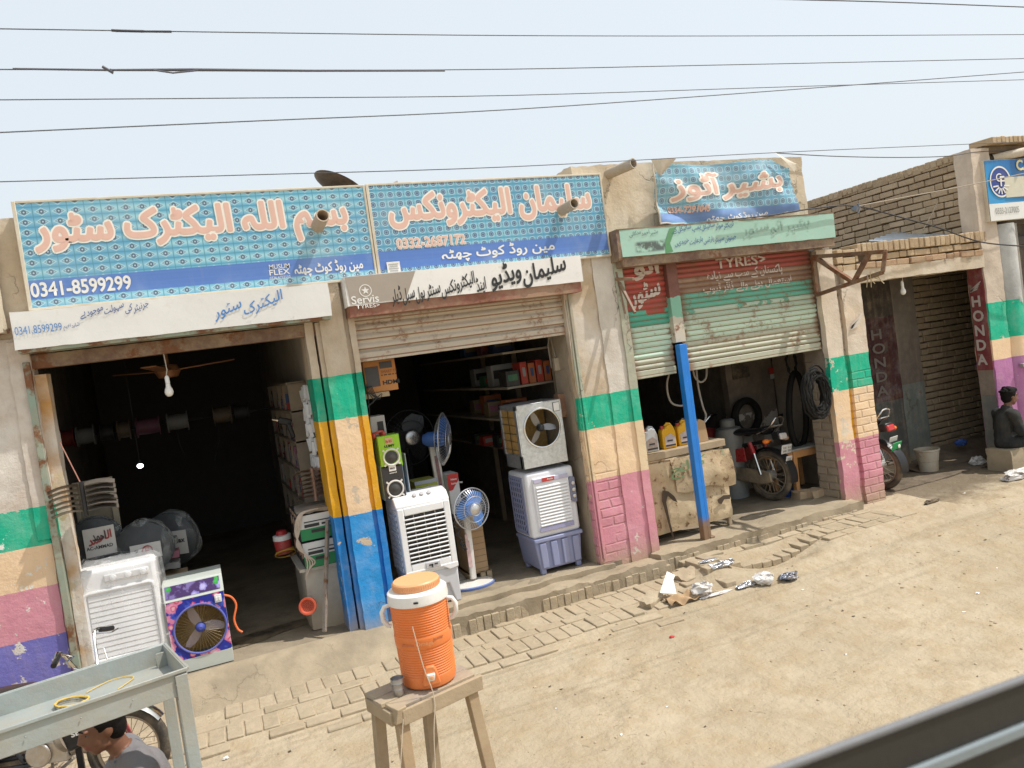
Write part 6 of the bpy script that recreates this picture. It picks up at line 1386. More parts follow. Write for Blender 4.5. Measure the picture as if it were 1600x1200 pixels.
    # tail: carrier rail, lamp, indicators, plates
    m = MB(); m.tube([(-.55, .10, .76), (-.70, .10, .82), (-.77, .085, .90), (-.78, .04, .935), (-.78, -.04, .935), (-.77, -.085, .90), (-.70, -.10, .82), (-.55, -.10, .76)], .010, 8); m.build('grab_rail', CHROME, o, W=False)
    m = MB(); m.bx((-.70, 0, .83), (.14, .15, .012), (0, .25, 0)); m.build('rear_carrier', GREYST, o, bevel=.004, W=False)
    m = MB(); m.bx((-.76, 0, .735), (.10, .13, .085), (0, .2, 0)); m.build('tail_housing', BLACKP, o, bevel=.012, W=False)
    m = MB(); m.bx((-.815, 0, .728), (.03, .115, .07), (0, .2, 0)); m.build('tail_lamp', flat('lamp white' if plate == 'white' else 'lamp red', (.62, .58, .56) if plate == 'white' else (.55, .02, .03), .15), o, bevel=.012, W=False)
    for s in (-1, 1):
        m = MB(); m.tube([(-.70, s*.06, .69), (-.71, s*.13, .685)], .008, 6); m.ell((-.715, s*.17, .685), (.035, .048, .028)); m.build('indicator', flat('amber lens' if s > 0 or plate != 'white' else 'pale lens', (.80, .18, .01) if s > 0 else (.55, .32, .18), .2), o, W=False)
    if plate == 'white':
        m = MB(); m.bx((-.845, 0, .585), (.006, .17, .10), (0, -.2, 0)); pp = m.build('number_plate', flat('plate white', (.66, .66, .64)), o, W=False, bevel=.004)
        m = MB(); m.bx((-.865, 0, .47), (.006, .10, .085), (0, -.25, 0)); m.build('number_plate', flat('plate white', (.66, .66, .64)), o, W=False, bevel=.004)
        m = MB(); [m.bx((-.8505+.002*(z < .58), q, z), (.004, .022, .022), (0, -.2, 0)) for q in (-.06, -.03, .02, .05) for z in (.60, .565)]; m.bx((-.870, 0, .475), (.004, .06, .03), (0, -.25, 0)); m.build('plate_marks', GRYT, pp, W=False)
    else:
        m = MB(); m.bx((-.83, 0, .60), (.006, .13, .06), (0, -.3, 0)); m.build('number_plate', flat('plate white', (.66, .66, .64)), o, W=False, bevel=.004)
        m = MB(); m.bx((-.855, 0, .52), (.008, .15, .10), (0, -.35, 0)); m.build('number_plate', flat('plate green', (.01, .38, .12)), o, W=False, bevel=.004); m = MB(); m.ell((-.866, -.03, .515), (.004, .022, .022)); m.build('plate_crescent', WHT, o, W=False)
    m = MB(); m.tube([(.02, .09, .22), (-.05, .17, .01)], .010, 8); m.tube([(-.02, -.09, .22), (-.08, -.14, .02)], .010, 8); m.tube([(.12, -.2, .2), (.12, .2, .2)], .012, 8); m.build('stand', GREYST, o, W=False)
    return o
# one in the workshop, tail towards the street
hd = math.atan2(.50, -.42)
motorcycle('dusty red motorcycle parked in the workshop with its tail towards the street', (5.60, 1.20, .004), math.atan2(.98, -.2), 0.06, 'white')
motorcycle('motorcycle half hidden behind the brick pillar showing a green plate and red lamp', (6.98, .88, -.095), math.atan2(1.0, -.08), -.05, 'green')
# ---------------------------------------------------------------- people
def figure(name, label, prims, mats, loc, voxel=.009, smooth=4, cat='person'):
    """prims: (tag, [(point, radius), ...]) tapered limbs or (tag, centre, (rx, ry, rz), rot) ellipsoids, fused into one surface"""
    m = MB(); segs = []
    for p in prims:
        if len(p) == 2:
            pts = p[1]
            for (a, ra), (b, rb_) in zip(pts, pts[1:]):
                m.tube([a, b], [ra, rb_], 14); segs.append((p[0], V3(a), ra, V3(b), rb_))
            for a, ra in pts: m.ell(a, (ra, ra, ra), 14, 10)
        else:
            m.ell(p[1], p[2], 20, 14, p[3] if len(p) > 3 else None); segs.append((p[0], V3(p[1]), min(p[2]), V3(p[1]), min(p[2])))
    root = T(name, label, cat, loc)
    o = m.build('tmp', mats[0][1]); md = o.modifiers.new('r', 'REMESH'); md.mode = 'VOXEL'; md.voxel_size = voxel
    me = bpy.data.meshes.new_from_object(o.evaluated_get(bpy.context.evaluated_depsgraph_get()))
    old = o.data; bpy.data.objects.remove(o); bpy.data.meshes.remove(old)
    me.materials.clear()
    for _, q in mats: me.materials.append(q)
    bm = bmesh.new(); bm.from_mesh(me)
    for _ in range(smooth): bmesh.ops.smooth_vert(bm, verts=bm.verts, factor=.5, use_axis_x=True, use_axis_y=True, use_axis_z=True)
    names = [q[0] for q in mats]; cv = set()
    for f in bm.faces:
        c = f.calc_center_median(); best = 9; bt = 0
        for tg, a, ra, b, rb_ in segs:
            d = b-a; L = d.length_squared; t_ = max(0, min(1, (c-a).dot(d)/L)) if L > 0 else 0
            q = (c-a-d*t_).length-(ra+(rb_-ra)*t_)
            if q < best: best = q; bt = tg
        f.material_index = names.index(bt) if bt in names else 0; f.smooth = True
        if bt == 'cloth': cv.update(f.verts)
    bm.normal_update()
    for v in cv:                          # loose cloth: folds that hang and bunch
        q = v.co; v.co = q+v.normal*(.007+.011*mnoise.noise(V3((q.x*11+q.z*3, q.y*11, q.z*6)))+.006*mnoise.noise(V3((q.x*26, q.y*26, q.z*13+q.x*9))))
    M = root.matrix_basis.inverted(); bm.transform(M); bm.to_mesh(me); bm.free()
    b = bpy.data.objects.new('body', me); COL.objects.link(b); b.parent = root
    return root
def frame(F, U=(0, 0, 1)):
    F = V3(F).normalized(); U = V3(U); Rr = F.cross(U).normalized(); U = Rr.cross(F); return F, Rr, U
def head_prims(c, F, Rr, U, s=1.0):
    c = V3(c); rot = Matrix((Rr, F, U)).transposed()
    P = lambda f, r, u: c+F*f*s+Rr*r*s+U*u*s
    return [('skin', P(-.010, 0, .03), (.074*s, .094*s, .088*s), rot), ('skin', P(.026, 0, -.02), (.062*s, .070*s, .085*s), rot), ('skin', [(P(.055, 0, -.085), .028*s), (P(.02, .042, -.06), .026*s)]), ('skin', [(P(.055, 0, -.085), .028*s), (P(.02, -.042, -.06), .026*s)]),
            ('skin', [(P(.088, 0, .025), .012*s), (P(.112, 0, -.018), .014*s)]), ('skin', [(P(.105, .014, -.022), .010*s), (P(.105, -.014, -.022), .010*s)]),
            ('lips', [(P(.092, .018, -.050), .008*s), (P(.098, 0, -.047), .010*s), (P(.092, -.018, -.050), .008*s)]), ('lips', [(P(.090, .014, -.062), .008*s), (P(.095, 0, -.064), .009*s), (P(.090, -.014, -.062), .008*s)]),
            ('skin', [(P(.082, .05, .034), .012*s), (P(.092, .02, .036), .012*s), (P(.092, -.02, .036), .012*s), (P(.082, -.05, .034), .012*s)]),
            ('skin', P(-.008, .074, -.002), (.010*s, .020*s, .032*s), rot), ('skin', P(-.008, -.074, -.002), (.010*s, .020*s, .032*s), rot)]
def face_bits(root, c, F, Rr, U, s, hairm):
    c = V3(c); P = lambda f, r, u: c+F*f*s+Rr*r*s+U*u*s
    for k in (-1, 1):
        m = MB(); m.ell(P(.070, k*.031, .012), (.0125*s,)*3, 12, 10); e = m.build('eye', flat('eye white', (.11, .09, .08), .3), root)
        m = MB(); m.ell(P(.0795, k*.032, .012), (.0055*s,)*3, 10, 8); m.build('iris', flat('dark iris', (.02, .012, .01), .2), e)
    m = MB(); [m.tube([P(.096, k*.014, .040), P(.099, k*.030, .046), P(.088, k*.052, .040)], [.004*s, .0055*s, .003*s], 6) for k in (-1, 1)]; m.build('eyebrows', hairm, root)
def hair(root, c, F, Rr, U, s, mat, fr=.0):
    c = V3(c); rot = Matrix((Rr, F, U)).transposed(); m = MB(); P = lambda f, r, u: c+F*f*s+Rr*r*s+U*u*s
    m.ell(P(-.018, 0, .048), (.084*s, .096*s, .086*s), 24, 16, rot); m.ell(P(-.040, 0, -.005), (.074*s, .060*s, .080*s), 20, 12, rot)
    m.ell(P(.040, 0, .092), (.066*s, .052*s, .036*s), 18, 12, rot)
    rs = random.Random(5)
    for k in range(70):
        a = rs.uniform(0, 2*PI); b = rs.uniform(.15, 1.3); d = V3((math.cos(a)*math.cos(b), math.sin(a)*math.cos(b)-.15, math.sin(b)))
        q = P(-.018+.094*d.y, .082*d.x, .048+.084*d.z); m.ell(q, (.016*s, .016*s, .012*s), 6, 5)
    o = m.build('tmp', mat); md = o.modifiers.new('r', 'REMESH'); md.mode = 'VOXEL'; md.voxel_size = .007
    me = bpy.data.meshes.new_from_object(o.evaluated_get(bpy.context.evaluated_depsgraph_get())); old = o.data; bpy.data.objects.remove(o); bpy.data.meshes.remove(old)
    bm = bmesh.new(); bm.from_mesh(me); bmesh.ops.smooth_vert(bm, verts=bm.verts, factor=.5, use_axis_x=True, use_axis_y=True, use_axis_z=True)
    # cut the hairline: keep the face and ears free
    bmesh.ops.delete(bm, geom=[f for f in bm.faces if (lambda q: q.dot(F) > .030*s+.35*max(0, (q.dot(U)-.02*s)) and q.dot(U) < .066*s)(f.calc_center_median()-c)], context='FACES')
    for f in bm.faces: f.smooth = True
    bm.transform(root.matrix_basis.inverted()); bm.to_mesh(me); bm.free(); me.materials.clear(); me.materials.append(mat)
    h = bpy.data.objects.new('hair', me); COL.objects.link(h); h.parent = root
def hand_prims(w_, D, N, s=1.0, curl=.6, side=1):
    """hand from the wrist w_ along D, back of the hand towards N; five fingers"""
    D = V3(D).normalized(); N = V3(N).normalized(); Rr = D.cross(N).normalized(); w_ = V3(w_); out = []
    out.append(('skin', [(w_, .022*s), (w_+D*.045*s, .026*s)])); out.append(('skin', [(w_+D*.07*s+Rr*.026*s, .013*s), (w_+D*.075*s-Rr*.026*s, .013*s)])); out.append(('skin', [(w_+D*.03*s+Rr*.016*s, .016*s), (w_+D*.075*s+Rr*.02*s, .013*s)])); out.append(('skin', [(w_+D*.03*s-Rr*.016*s, .016*s), (w_+D*.075*s-Rr*.02*s, .013*s)]))
    for k, (off, ln) in enumerate(((-.030, .060), (-.010, .072), (.010, .078), (.030, .068))):
        p = w_+D*.082*s+Rr*off*s; d = D; pts = [(p, .0092*s)]
        for j, q in enumerate((.44, .32, .24)):
            a = curl*(.55+.4*j)+.08*k; dd = (D*math.cos(a)-N*math.sin(a)); p = p+dd*ln*q*s; pts.append((p, (.0088-.0010*j)*s))
        out.append(('skin', pts))
    p = w_+D*.025*s+Rr*.026*s*side; pts = [(p, .013*s)]
    for j, (a, q) in enumerate(((.9, .034), (.6, .028), (.45, .022))): p = p+(D*math.cos(a)+Rr*side*math.sin(a)-N*.35).normalized()*q*s; pts.append((p, (.0115-.0012*j)*s))
    out.append(('skin', pts)); return out
SKIN = paint('brown skin', (.185, .085, .050), .5, 0, .22, 22, 0, .0006); SKIND = paint('dark brown skin', (.17, .078, .047), .5, 0, .2, 14, 0, .0006); LIPS = paint('lips', (.20, .07, .055), .45, 0, .05, 10, 0)
HAIR = paint('black hair', (.010, .0085, .008), .75, 0, .6, 70, 0, .006, spec=.15)
KAMG = paint('grey kameez cotton', (.17, .165, .175), .9, 0, .12, 7, .05, .006); KAMN = paint('dark teal kameez cotton', (.011, .015, .018), .9, 0, .15, 7, .04, .006)
# man crouching behind the steel cart
hc = at(161, 1136, -2.02); F, Rr, U = frame((-.94, -.30, -.16), (.06, 0, 1))
hc = V3(hc)
B = lambda f, r, u: hc+V3((-.955, -.295, 0))*f+V3((.295, -.955, 0))*(-r)+V3((0, 0, u))      # f: facing, r: to his left
pel = B(-.16, 0, -.62); chest = B(-.10, 0, -.30)
pr = head_prims(hc, F, Rr, U, 1.0)
pr += [('skin', [(B(-.03, 0, -.06), .050), (B(-.07, 0, -.16), .054)])]
pr += [('cloth', [(B(-.085, 0, -.185), .075), (B(-.12, 0, -.30), .135), (B(-.15, 0, -.46), .135), (pel, .15)]), ('cloth', [(B(-.11, .16, -.23), .075), (B(-.11, -.16, -.23), .075)]), ('cloth', [(B(-.10, .10, -.19), .066), (B(-.10, -.10, -.19), .066)])]
gz0 = gz(hc.x, hc.y)
for s in (-1, 1):
    el = B(.02, s*.24, -.46); wr_ = B(.24, s*.15, -.48)
    pr += [('cloth', [(B(-.11, s*.18, -.24), .066), (el, .052), (B(.16, s*.18, -.475), .044)]), ('skin', [(B(.16, s*.18, -.475), .030), (wr_, .025)])]
    pr += hand_prims(wr_, V3((-.955, -.295, -.25)), V3((0, 0, 1)), 1.0, .7, s)
    kn = B(.26, s*.17, -.56); fx = B(.10, s*.15, 0); ft = V3((fx.x, fx.y, gz0+.07))
    pr += [('cloth', [(B(-.14, s*.10, -.62), .095), (kn, .070), (ft, .048)]), ('skin', [(ft, .038), (V3((ft.x, ft.y, gz0+.035)), .034), (V3((ft.x-.13, ft.y-.04, gz0+.025)), .026)])]
mn = figure('person', 'man in a grey kameez crouching behind the steel cart, seen in profile under its tray', pr, [('skin', SKIN), ('cloth', KAMG), ('lips', LIPS)], (hc.x, hc.y, gz0), .009, 3)
face_bits(mn, hc, F, Rr, U, 1.0, HAIR); hair(mn, hc, F, Rr, U, 1.04, HAIR)
m = MB()
pts = [B(-.075+.062*math.cos(a), .068*math.sin(a), -.155-.02*math.cos(a)) for a in [2*PI*i/20 for i in range(20)]]; m.tube(pts, .013, 8, True); m.build('collar', paint('dark collar', (.10, .11, .13), .9, 0, .1, 9, 0), mn)
# boy sitting by the corner pillar
hc = V3(at(1577, 620, -.16)); F, Rr, U = frame((.93, -.30, -.10)); B = lambda f, r, u: hc+V3((.95, -.31, 0))*f+V3((.31, .95, 0))*r+V3((0, 0, u)); s_ = .86
pr = head_prims(hc, F, Rr, U, s_)+[('skin', [(B(-.02, 0, -.05), .042), (B(-.04, 0, -.13), .045)]), ('cloth', [(B(-.05, 0, -.15), .062), (B(-.08, 0, -.25), .108), (B(-.10, 0, -.40), .105), (B(-.10, 0, -.50), .12)]), ('cloth', [(B(-.07, .12, -.19), .058), (B(-.07, -.12, -.19), .058)])]
gb = -.12
for s in (-1, 1):
    el = B(-.05, s*.18, -.38); wr_ = B(.15, s*.07, -.42)
    pr += [('cloth', [(B(-.07, s*.14, -.20), .052), (el, .043), (B(.06, s*.12, -.41), .036)]), ('skin', [(B(.06, s*.12, -.41), .026), (wr_, .021)])]+hand_prims(wr_, V3((.95, -.31, -.15)), V3((0, 0, 1)), .85, .8, s)
    kn = B(.26, s*.09, -.52); ft = B(.28, s*.09, 0); ft.z = gb+.09
    pr += [('cloth', [(B(-.08, s*.07, -.52), .085), (kn, .066), (ft, .05)]), ('skin', [(ft, .032), (V3((ft.x, ft.y, gb+.035)), .03), (V3((ft.x+.12, ft.y-.04, gb+.025)), .022)])]
by = figure('person', 'boy in dark clothes sitting in profile before the purple pillar at the right edge', pr, [('skin', SKIND), ('cloth', KAMN), ('lips', LIPS)], (hc.x, hc.y, gb), .009, 3)
face_bits(by, hc, F, Rr, U, s_, HAIR); hair(by, hc, F, Rr, U, s_*1.05, HAIR)
q = B(-.06, 0, -.60); o = T('stone_seat', 'low concrete block the boy sits on by the corner pillar', 'block', (q.x, q.y, -.12)); m = MB(); m.rough(q.x-.22, q.x+.18, q.y-.16, q.y+.14, -.14, q.z+.02, .012, .05); m.build('block', CONC, o)

# ---------------------------------------------------------------- steel cart in the left foreground
CM = paint('grey green enamel', (.33, .37, .36), .45, .15, .26, 5, .2, .004)
zt = .9; FR = atz(290.6, 1043, zt); BR = atz(252, 1007, zt); FL = atz(-34, 1152, zt); e1 = (FL-FR).normalized(); e2 = V3((-e1.y, e1.x, 0)); 
if e2.dot(BR-FR) < 0: e2 = -e2
Wc = (BR-FR).dot(e2); Lc = .86; tz = .095
cart = T('steel_cart', 'grey green sheet steel tray table on angle legs in the left foreground', 'cart', (FR.x+e1.x*Lc/2+e2.x*Wc/2, FR.y+e1.y*Lc/2+e2.y*Wc/2, gz(-.6, -2.4)))
def cp(a, b, z): return FR+e1*a+e2*b+V3((0, 0, z-zt))
def slab(m, a0, a1, b0, b1, z0, z1): m.add([cp(a, b, z) for z in (z0, z1) for a, b in ((a0, b0), (a1, b0), (a1, b1), (a0, b1))], [(0, 3, 2, 1), (4, 5, 6, 7), (0, 1, 5, 4), (1, 2, 6, 5), (2, 3, 7, 6), (3, 0, 4, 7)])
m = MB(); slab(m, .004, Lc-.004, .004, Wc-.004, zt-tz, zt-tz+.006); m.build('tray_floor', CM, cart)
m = MB(); slab(m, 0, Lc, 0, .006, zt-tz-.015, zt); slab(m, 0, Lc, Wc-.006, Wc, zt-tz, zt); slab(m, 0, .006, .006, Wc-.006, zt-tz, zt); slab(m, Lc-.006, Lc, .006, Wc-.006, zt-tz, zt)
slab(m, -.004, Lc+.004, -.012, 0, zt-.012, zt+.003); slab(m, -.004, Lc+.004, Wc, Wc+.010, zt-.010, zt+.003); slab(m, -.012, 0, .0, Wc, zt-.011, zt+.002); m.build('tray_rim', CM, cart, bevel=.002)
g0 = gz(-.6, -2.4)
for a, b, sa, sb in ((0, -.004, 1, 1), (0, Wc-.05, 1, 1), (Lc, -.004, -1, 1), (Lc, Wc-.05, -1, 1)):
    m = MB(); a0, a1 = sorted((a, a+.05*sa)); slab(m, a0, a1, b-.008, b-.003, g0-.02, zt-.02); a2, a3 = sorted((a, a+.006*sa)); slab(m, a2, a3, b-.003, b+.05, g0-.02, zt-.02); m.build('leg', CM, cart, bevel=.002)
m = MB(); slab(m, .05, Lc-.05, Wc-.03, Wc-.02, g0+.30, g0+.34); slab(m, .012, .018, .05, Wc-.05, g0+.30, g0+.34); slab(m, .02, .035, .10, .15, g0, zt-tz-.01); m.build('brace', CM, cart)
m = MB(); [m.ell(cp(a, -.008, zt-tz*.6), (.0035, .0035, .0035), 8, 6) for a in (.05, .22, .41, .60, .78)]; m.build('rivets', GREYST, cart)
yw = T('wire_loop', 'loose yellow wire coil lying on the steel tray', 'wire', cp(.35, .1, zt-tz+.01)); m = MB(); zf = zt-tz+.012
P0 = [atz(px, py, zf) for px, py in ((135, 1082), (150, 1074), (170, 1064), (190, 1058), (205, 1056.5), (208, 1060), (196, 1069), (184, 1077))]; m.tube(P0, .0022, 6)
rs = random.Random(9)
for k in range(6): m.tube([atz(112+26*math.cos(a)+rs.uniform(-2, 2), 1096+7*math.sin(a)-9*math.cos(a)*.6+rs.uniform(-1, 1), zf+.003*k) for a in [2*PI*i/18 for i in range(18)]], .0032, 5, True)
m.build('wire_strand', flat('yellow wire', (.66, .45, .10)), yw)
motorcycle('motorcycle with chrome handlebar parked between the steel cart and the bagged white cooler', (-1.18, -.87, gz(-.7, -.9)-.03), math.atan2(-.35, .94), -.04, 'green', paint('faded pink red paint', (.50, .05, .08), .35, 0, .2, 8, .2), .88, .09)
bb = at(118, 1140, -1.55); o = T('black_lamp_box', 'black box with rounded grey end and white print beside the crouching man\'s forehead', 'box', (bb.x, bb.y, gz(bb.x, bb.y)))
m = MB(); m.X = Matrix.Translation(bb) @ Euler((0, R(-14), R(-8))).to_matrix().to_4x4(); m.box(-.06, .12, -.06, .06, -.085, .085); bo = m.build('box_body', BLACKP, o, bevel=.02, seg=3)
m = MB(); m.X = Matrix.Translation(bb) @ Euler((0, R(-14), R(-8))).to_matrix().to_4x4(); m.X = m.X @ Matrix.Translation((-.06, 0, 0)) @ Euler((0, -PI/2, 0)).to_matrix().to_4x4(); m.lathe([(.085, -.01), (.085, .015), (.07, .03), (0, .035)], 24); m.build('lamp_end', paint('scuffed lamp end', (.20, .18, .16), .5, 0, .4, 20), o)
q = bb+V3((-.01, -.066, -.012)); text('SBOE', WHT, o, q, .10, .026, ux=V3((.96, -.1, .16)).normalized(), uy=V3((-.16, 0, .98)).normalized(), bold=.03)
m = MB(); m.bar(bb-V3((0, 0, .05)), (bb.x, bb.y, gz(bb.x, bb.y)), .03, .03); m.build('stand_post', BLACKP, o)

# ---------------------------------------------------------------- orange cooler on its stand
zt2 = .5; FL2_, FR2_, BL2_, BR2_ = [atz(px, py, zt2) for px, py in ((617, 1110), (748, 1051), (570.7, 1076), (720, 1039))]
ctr = (FL2_+FR2_+BL2_+BR2_)/4; e1 = (FR2_-FL2_).normalized(); e2 = V3((-e1.y, e1.x, 0)); L2, W2 = (FR2_-FL2_).length, .30
ws = T('wooden_stand', 'rough grey wooden stand with splayed legs under the orange water cooler', 'stand', (ctr.x, ctr.y, gz(ctr.x, ctr.y)))
def sp2(a, b, z): return FL2_+e1*a+e2*b+V3((0, 0, z-zt2))
def plank(m, a0, a1, b0, b1, z0, z1, jit=.004, rs=random.Random(6)):
    vs = []
    for z in (z0, z1):
        for a, b in ((a0, b0), (a1, b0), (a1, b1), (a0, b1)): vs.append(sp2(a+rs.uniform(-jit, jit), b+rs.uniform(-jit, jit), z+rs.uniform(-jit, jit)*.5))
    m.add(vs, [(0, 3, 2, 1), (4, 5, 6, 7), (0, 1, 5, 4), (1, 2, 6, 5), (2, 3, 7, 6), (3, 0, 4, 7)])
GRYW = paint('weathered grey board', (.31, .26, .21), .85, 0, .5, 9, .45, .006)
m = MB(); plank(m, .0, L2-.02, .012, .10, zt2-.02, zt2, .006); plank(m, -.01, L2, .106, .20, zt2-.022, zt2-.001, .006); plank(m, .0, L2-.01, .206, W2, zt2-.02, zt2, .006); m.build('top_board', GRYW, ws, bevel=.003)
m = MB(); plank(m, .03, L2+.01, -.012, .012, zt2-.085, zt2-.012); plank(m, .0, L2, W2-.01, W2+.012, zt2-.085, zt2-.022); plank(m, -.012, .012, .03, W2-.01, zt2-.085, zt2-.022); plank(m, L2-.02, L2+.002, .014, W2-.01, zt2-.085, zt2-.022); plank(m, -.005, .06, -.016, .03, zt2-.07, zt2+.002, .01); m.build('apron', WOODG, ws, bevel=.004)
for a, b, da, db in ((.04, .03, -.02, -.04), (L2-.05, .03, .06, -.03), (.04, W2-.04, -.03, .05), (L2-.16, W2-.04, -.0, .06)):
    m = MB(); tp = sp2(a, b, zt2-.025); bt = sp2(a+da, b+db, -.27); m.bar(tp, bt, .058, .042, e2); m.build('leg', WOOD if b < .1 else WOODG, ws, bevel=.004)
m = MB(); m.bar(sp2(.02, .02, -.02), sp2(.03, W2, -.02), .04, .03); m.bar(sp2(.25, W2+.04, -.14), sp2(.50, .0, -.10), .05, .03); m.build('stretcher', WOODG, ws, bevel=.004)
m = MB(); m.tube([sp2(.14, -.02, zt2+.35), sp2(.165, -.022, zt2+.15), sp2(.20, -.018, zt2-.02), sp2(.16, -.03, zt2-.2), sp2(.12, -.03, -.1)], .0022, 5); m.tube([sp2(.03, -.01, zt2-.05), sp2(-.03, -.03, zt2-.25), sp2(-.04, -.04, -.1)], .0022, 5); m.build('string', flat('pale string', (.62, .52, .40)), ws)
cb_ = atz(672, 1062, zt2); wc_ = T('water_cooler', 'ribbed orange water cooler with white rim and pale orange screw lid on the wooden stand', 'water cooler', (cb_.x, cb_.y, zt2), YAW*-1.0)
OR = paint('orange plastic', (.76, .19, .035), .42, 0, .2, 5, .10, .0008); OR2 = paint('pale orange lid', (.80, .38, .17), .45, 0, .06, 8, .12, .0006); RIM = paint('cooler white', (.78, .76, .72), .35, 0, .05, 6, .1)
m = MB(); prof = [(.0, .002), (.118, .002), (.130, .012), (.134, .03)]
def ribs(z0, z1, n):
    for k in range(n*6+1):
        u = k/(n*6); z = z0+(z1-z0)*u; r = .134+.009*min(1, z/.4)
        prof.append((r-.0032*(.5-.5*math.cos(2*PI*n*u))**2, z))
ribs(.06, .205, 12); prof += [(.1405, .207), (.1415, .212), (.1425, .252), (.1415, .257)]; ribs(.26, .405, 12); prof += [(.1445, .407), (.1445, .412), (.0, .412)]
m.lathe(prof, 56); m.build('body', OR, wc_, W=False, ang=25)
m = MB(); m.lathe([(.143, .410), (.149, .413), (.150, .425), (.147, .462), (.138, .470), (.10, .474), (0, .474)], 48); m.build('white_rim', RIM, wc_, W=False)
m = MB(); pr_ = [(.113, .472), (.116, .478), (.116, .505), (.110, .512), (0, .514)]; m.lathe(pr_, 48); [m.bx((.1165*math.cos(2*PI*k/64), .1165*math.sin(2*PI*k/64), .490), (.004, .006, .022), (0, 0, 2*PI*k/64)) for k in range(64)]; m.build('screw_lid', OR2, wc_, W=False)
for s in (-1, 1):
    m = MB(); m.tube([(s*.140, -.02, .405), (s*.168, -.025, .40), (s*.182, -.028, .375), (s*.180, -.028, .335), (s*.162, -.022, .305), (s*.146, -.02, .30)], [.010, .011, .012, .012, .011, .010], 10); m.build('handle', RIM, wc_, W=False)
m = MB(); m.X = Euler((0, 0, R(12))).to_matrix().to_4x4(); m.prism([(-.045, .03), (.045, .03), (.030, .105), (.018, .125), (-.018, .125), (-.030, .105)], -.150, -.125); m.build('tap_recess', OR, wc_, bevel=.008, W=False)
m = MB(); m.X = Euler((0, 0, R(12))).to_matrix().to_4x4(); m.prism([(-.013, .058), (.013, .058), (.021, .092), (-.021, .092)], -.168, -.148); tp_ = m.build('tap', RIM, wc_, bevel=.005, W=False)
m = MB(); m.X = Euler((0, 0, R(12))).to_matrix().to_4x4(); m.lathe([(.009, 0), (.009, .006), (0, .007)], 14, Matrix.Translation((0, -.168, .076)) @ Euler((PI/2, 0, 0)).to_matrix().to_4x4()); m.build('tap_button', OR2, tp_, W=False)
m = MB(); m.X = Euler((0, 0, R(-2))).to_matrix().to_4x4(); m.bx((.015, -.149, .436), (.022, .004, .009)); m.build('rim_badge', BLACKP, wc_, W=False)
m = MB(); m.X = Euler((0, 0, R(-22))).to_matrix().to_4x4(); m.bx((-.005, -.1425, .232), (.07, .004, .008)); m.X = Euler((0, 0, R(38))).to_matrix().to_4x4(); m.bx((0, -.1425, .247), (.05, .004, .007)); m.build('band_marks', paint('dark orange', (.50, .09, .015), .5), wc_, W=False)
text('Omega', OR2, wc_, wc_.matrix_basis @ V3((-.02, -.1445, .220)), .085, .026, ux=wc_.matrix_basis.to_3x3() @ V3((1, .03, 0)), bold=.01)
cu = atz(624, 1086, zt2); cup = T('steel_cup', 'dented steel tumbler standing at the left corner of the wooden stand', 'cup', (cu.x, cu.y, zt2)); m = MB(); m.lathe([(0, .002), (.022, .002), (.025, .006), (.026, .03), (.0285, .032), (.027, .036), (.030, .06), (.0325, .063), (.031, .067), (.033, .085), (.031, .085), (.028, .05), (0, .01)], 26, Matrix.Rotation(0, 4, 'Z')); m.build('tumbler', paint('dull steel', (.42, .43, .45), .32, .85, .2, 12, .1), cup, W=False)

# ---------------------------------------------------------------- bay clutter and litter
bk = atz(1452, 735, -.085); o = T('bucket', 'dusty white plastic bucket on the floor of the brick bay', 'bucket', (bk.x, bk.y, -.085)); PB = paint('dusty white plastic', (.46, .43, .36), .6, 0, .2, 7, .5)
m = MB(); m.lathe([(0, .0), (.105, .0), (.112, .12), (.118, .125), (.120, .15), (.135, .245), (.143, .25), (.143, .268), (.130, .268), (.10, .02), (0, .015)], 32); m.build('pail', PB, o, W=False); m = MB(); m.tube([(.142*math.cos(a), .142*math.sin(a)*.4-.10*math.sin(a), .25-.11*math.sin(a)) for a in [PI*i/12 for i in range(13)]], .004, 6); m.build('handle', GREYST, o, W=False)
m = MB(); rs = random.Random(11)
def rub(u, v): x = 7.9+1.7*u; return (x, .98-.50*v, -.085+.16*(1-v)**1.3*(.5+.5*u)+.03*mnoise.noise(V3((x*5, v*4, 0)))*(1-v))
m.grid(rub, 40, 16); o = m.build('rubble_heap', plaster('rubble soil', (.20, .155, .11), low=-9)); tag(o, 'low heap of dark soil and rubble along the brick bay rear wall', 'rubble')
def crumple(name, label, c, sx, sy, sz, mat, cat='litter', seed=1, fr=9, amp=.5):
    o = T(name, label, cat, c); m = MB(); rs = random.Random(seed)
    def g(u, v):
        a = 2*PI*u; b = PI*(v-.5); q = V3((math.cos(a)*math.cos(b), math.sin(a)*math.cos(b), math.sin(b)))
        q2 = q+V3(mnoise.noise_vector(q*1.6+V3((seed*3, 0, 0))))*amp+V3(mnoise.noise_vector(q*4.5+V3((seed, 2, 0))))*amp*.35
        return V3((c[0]+q2.x*sx, c[1]+q2.y*sy, max(c[2]+.001, c[2]+sz*.75+q2.z*sz)))
    m.grid(g, 36, 22); m.build('crumpled_film', mat, o, ang=22); return o
FOIL = paint('silver foil', (.62, .64, .68), .22, .9, .35, 30, .08, .006); CLEARB = paint('milky bag', (.66, .64, .62), .25, 0, .15, 12, .15, .008); WHP = flat('white card sheet', (.80, .79, .76), .6)
def ground_at(px, py):
    p = atz(px, py, -.2)
    for _ in range(6): p = atz(px, py, gz(p.x, p.y))
    return p
p = ground_at(1045, 935); o = T('card_sheet', 'bright white torn card sheet propped up in the litter pile', 'litter', p); m = MB()
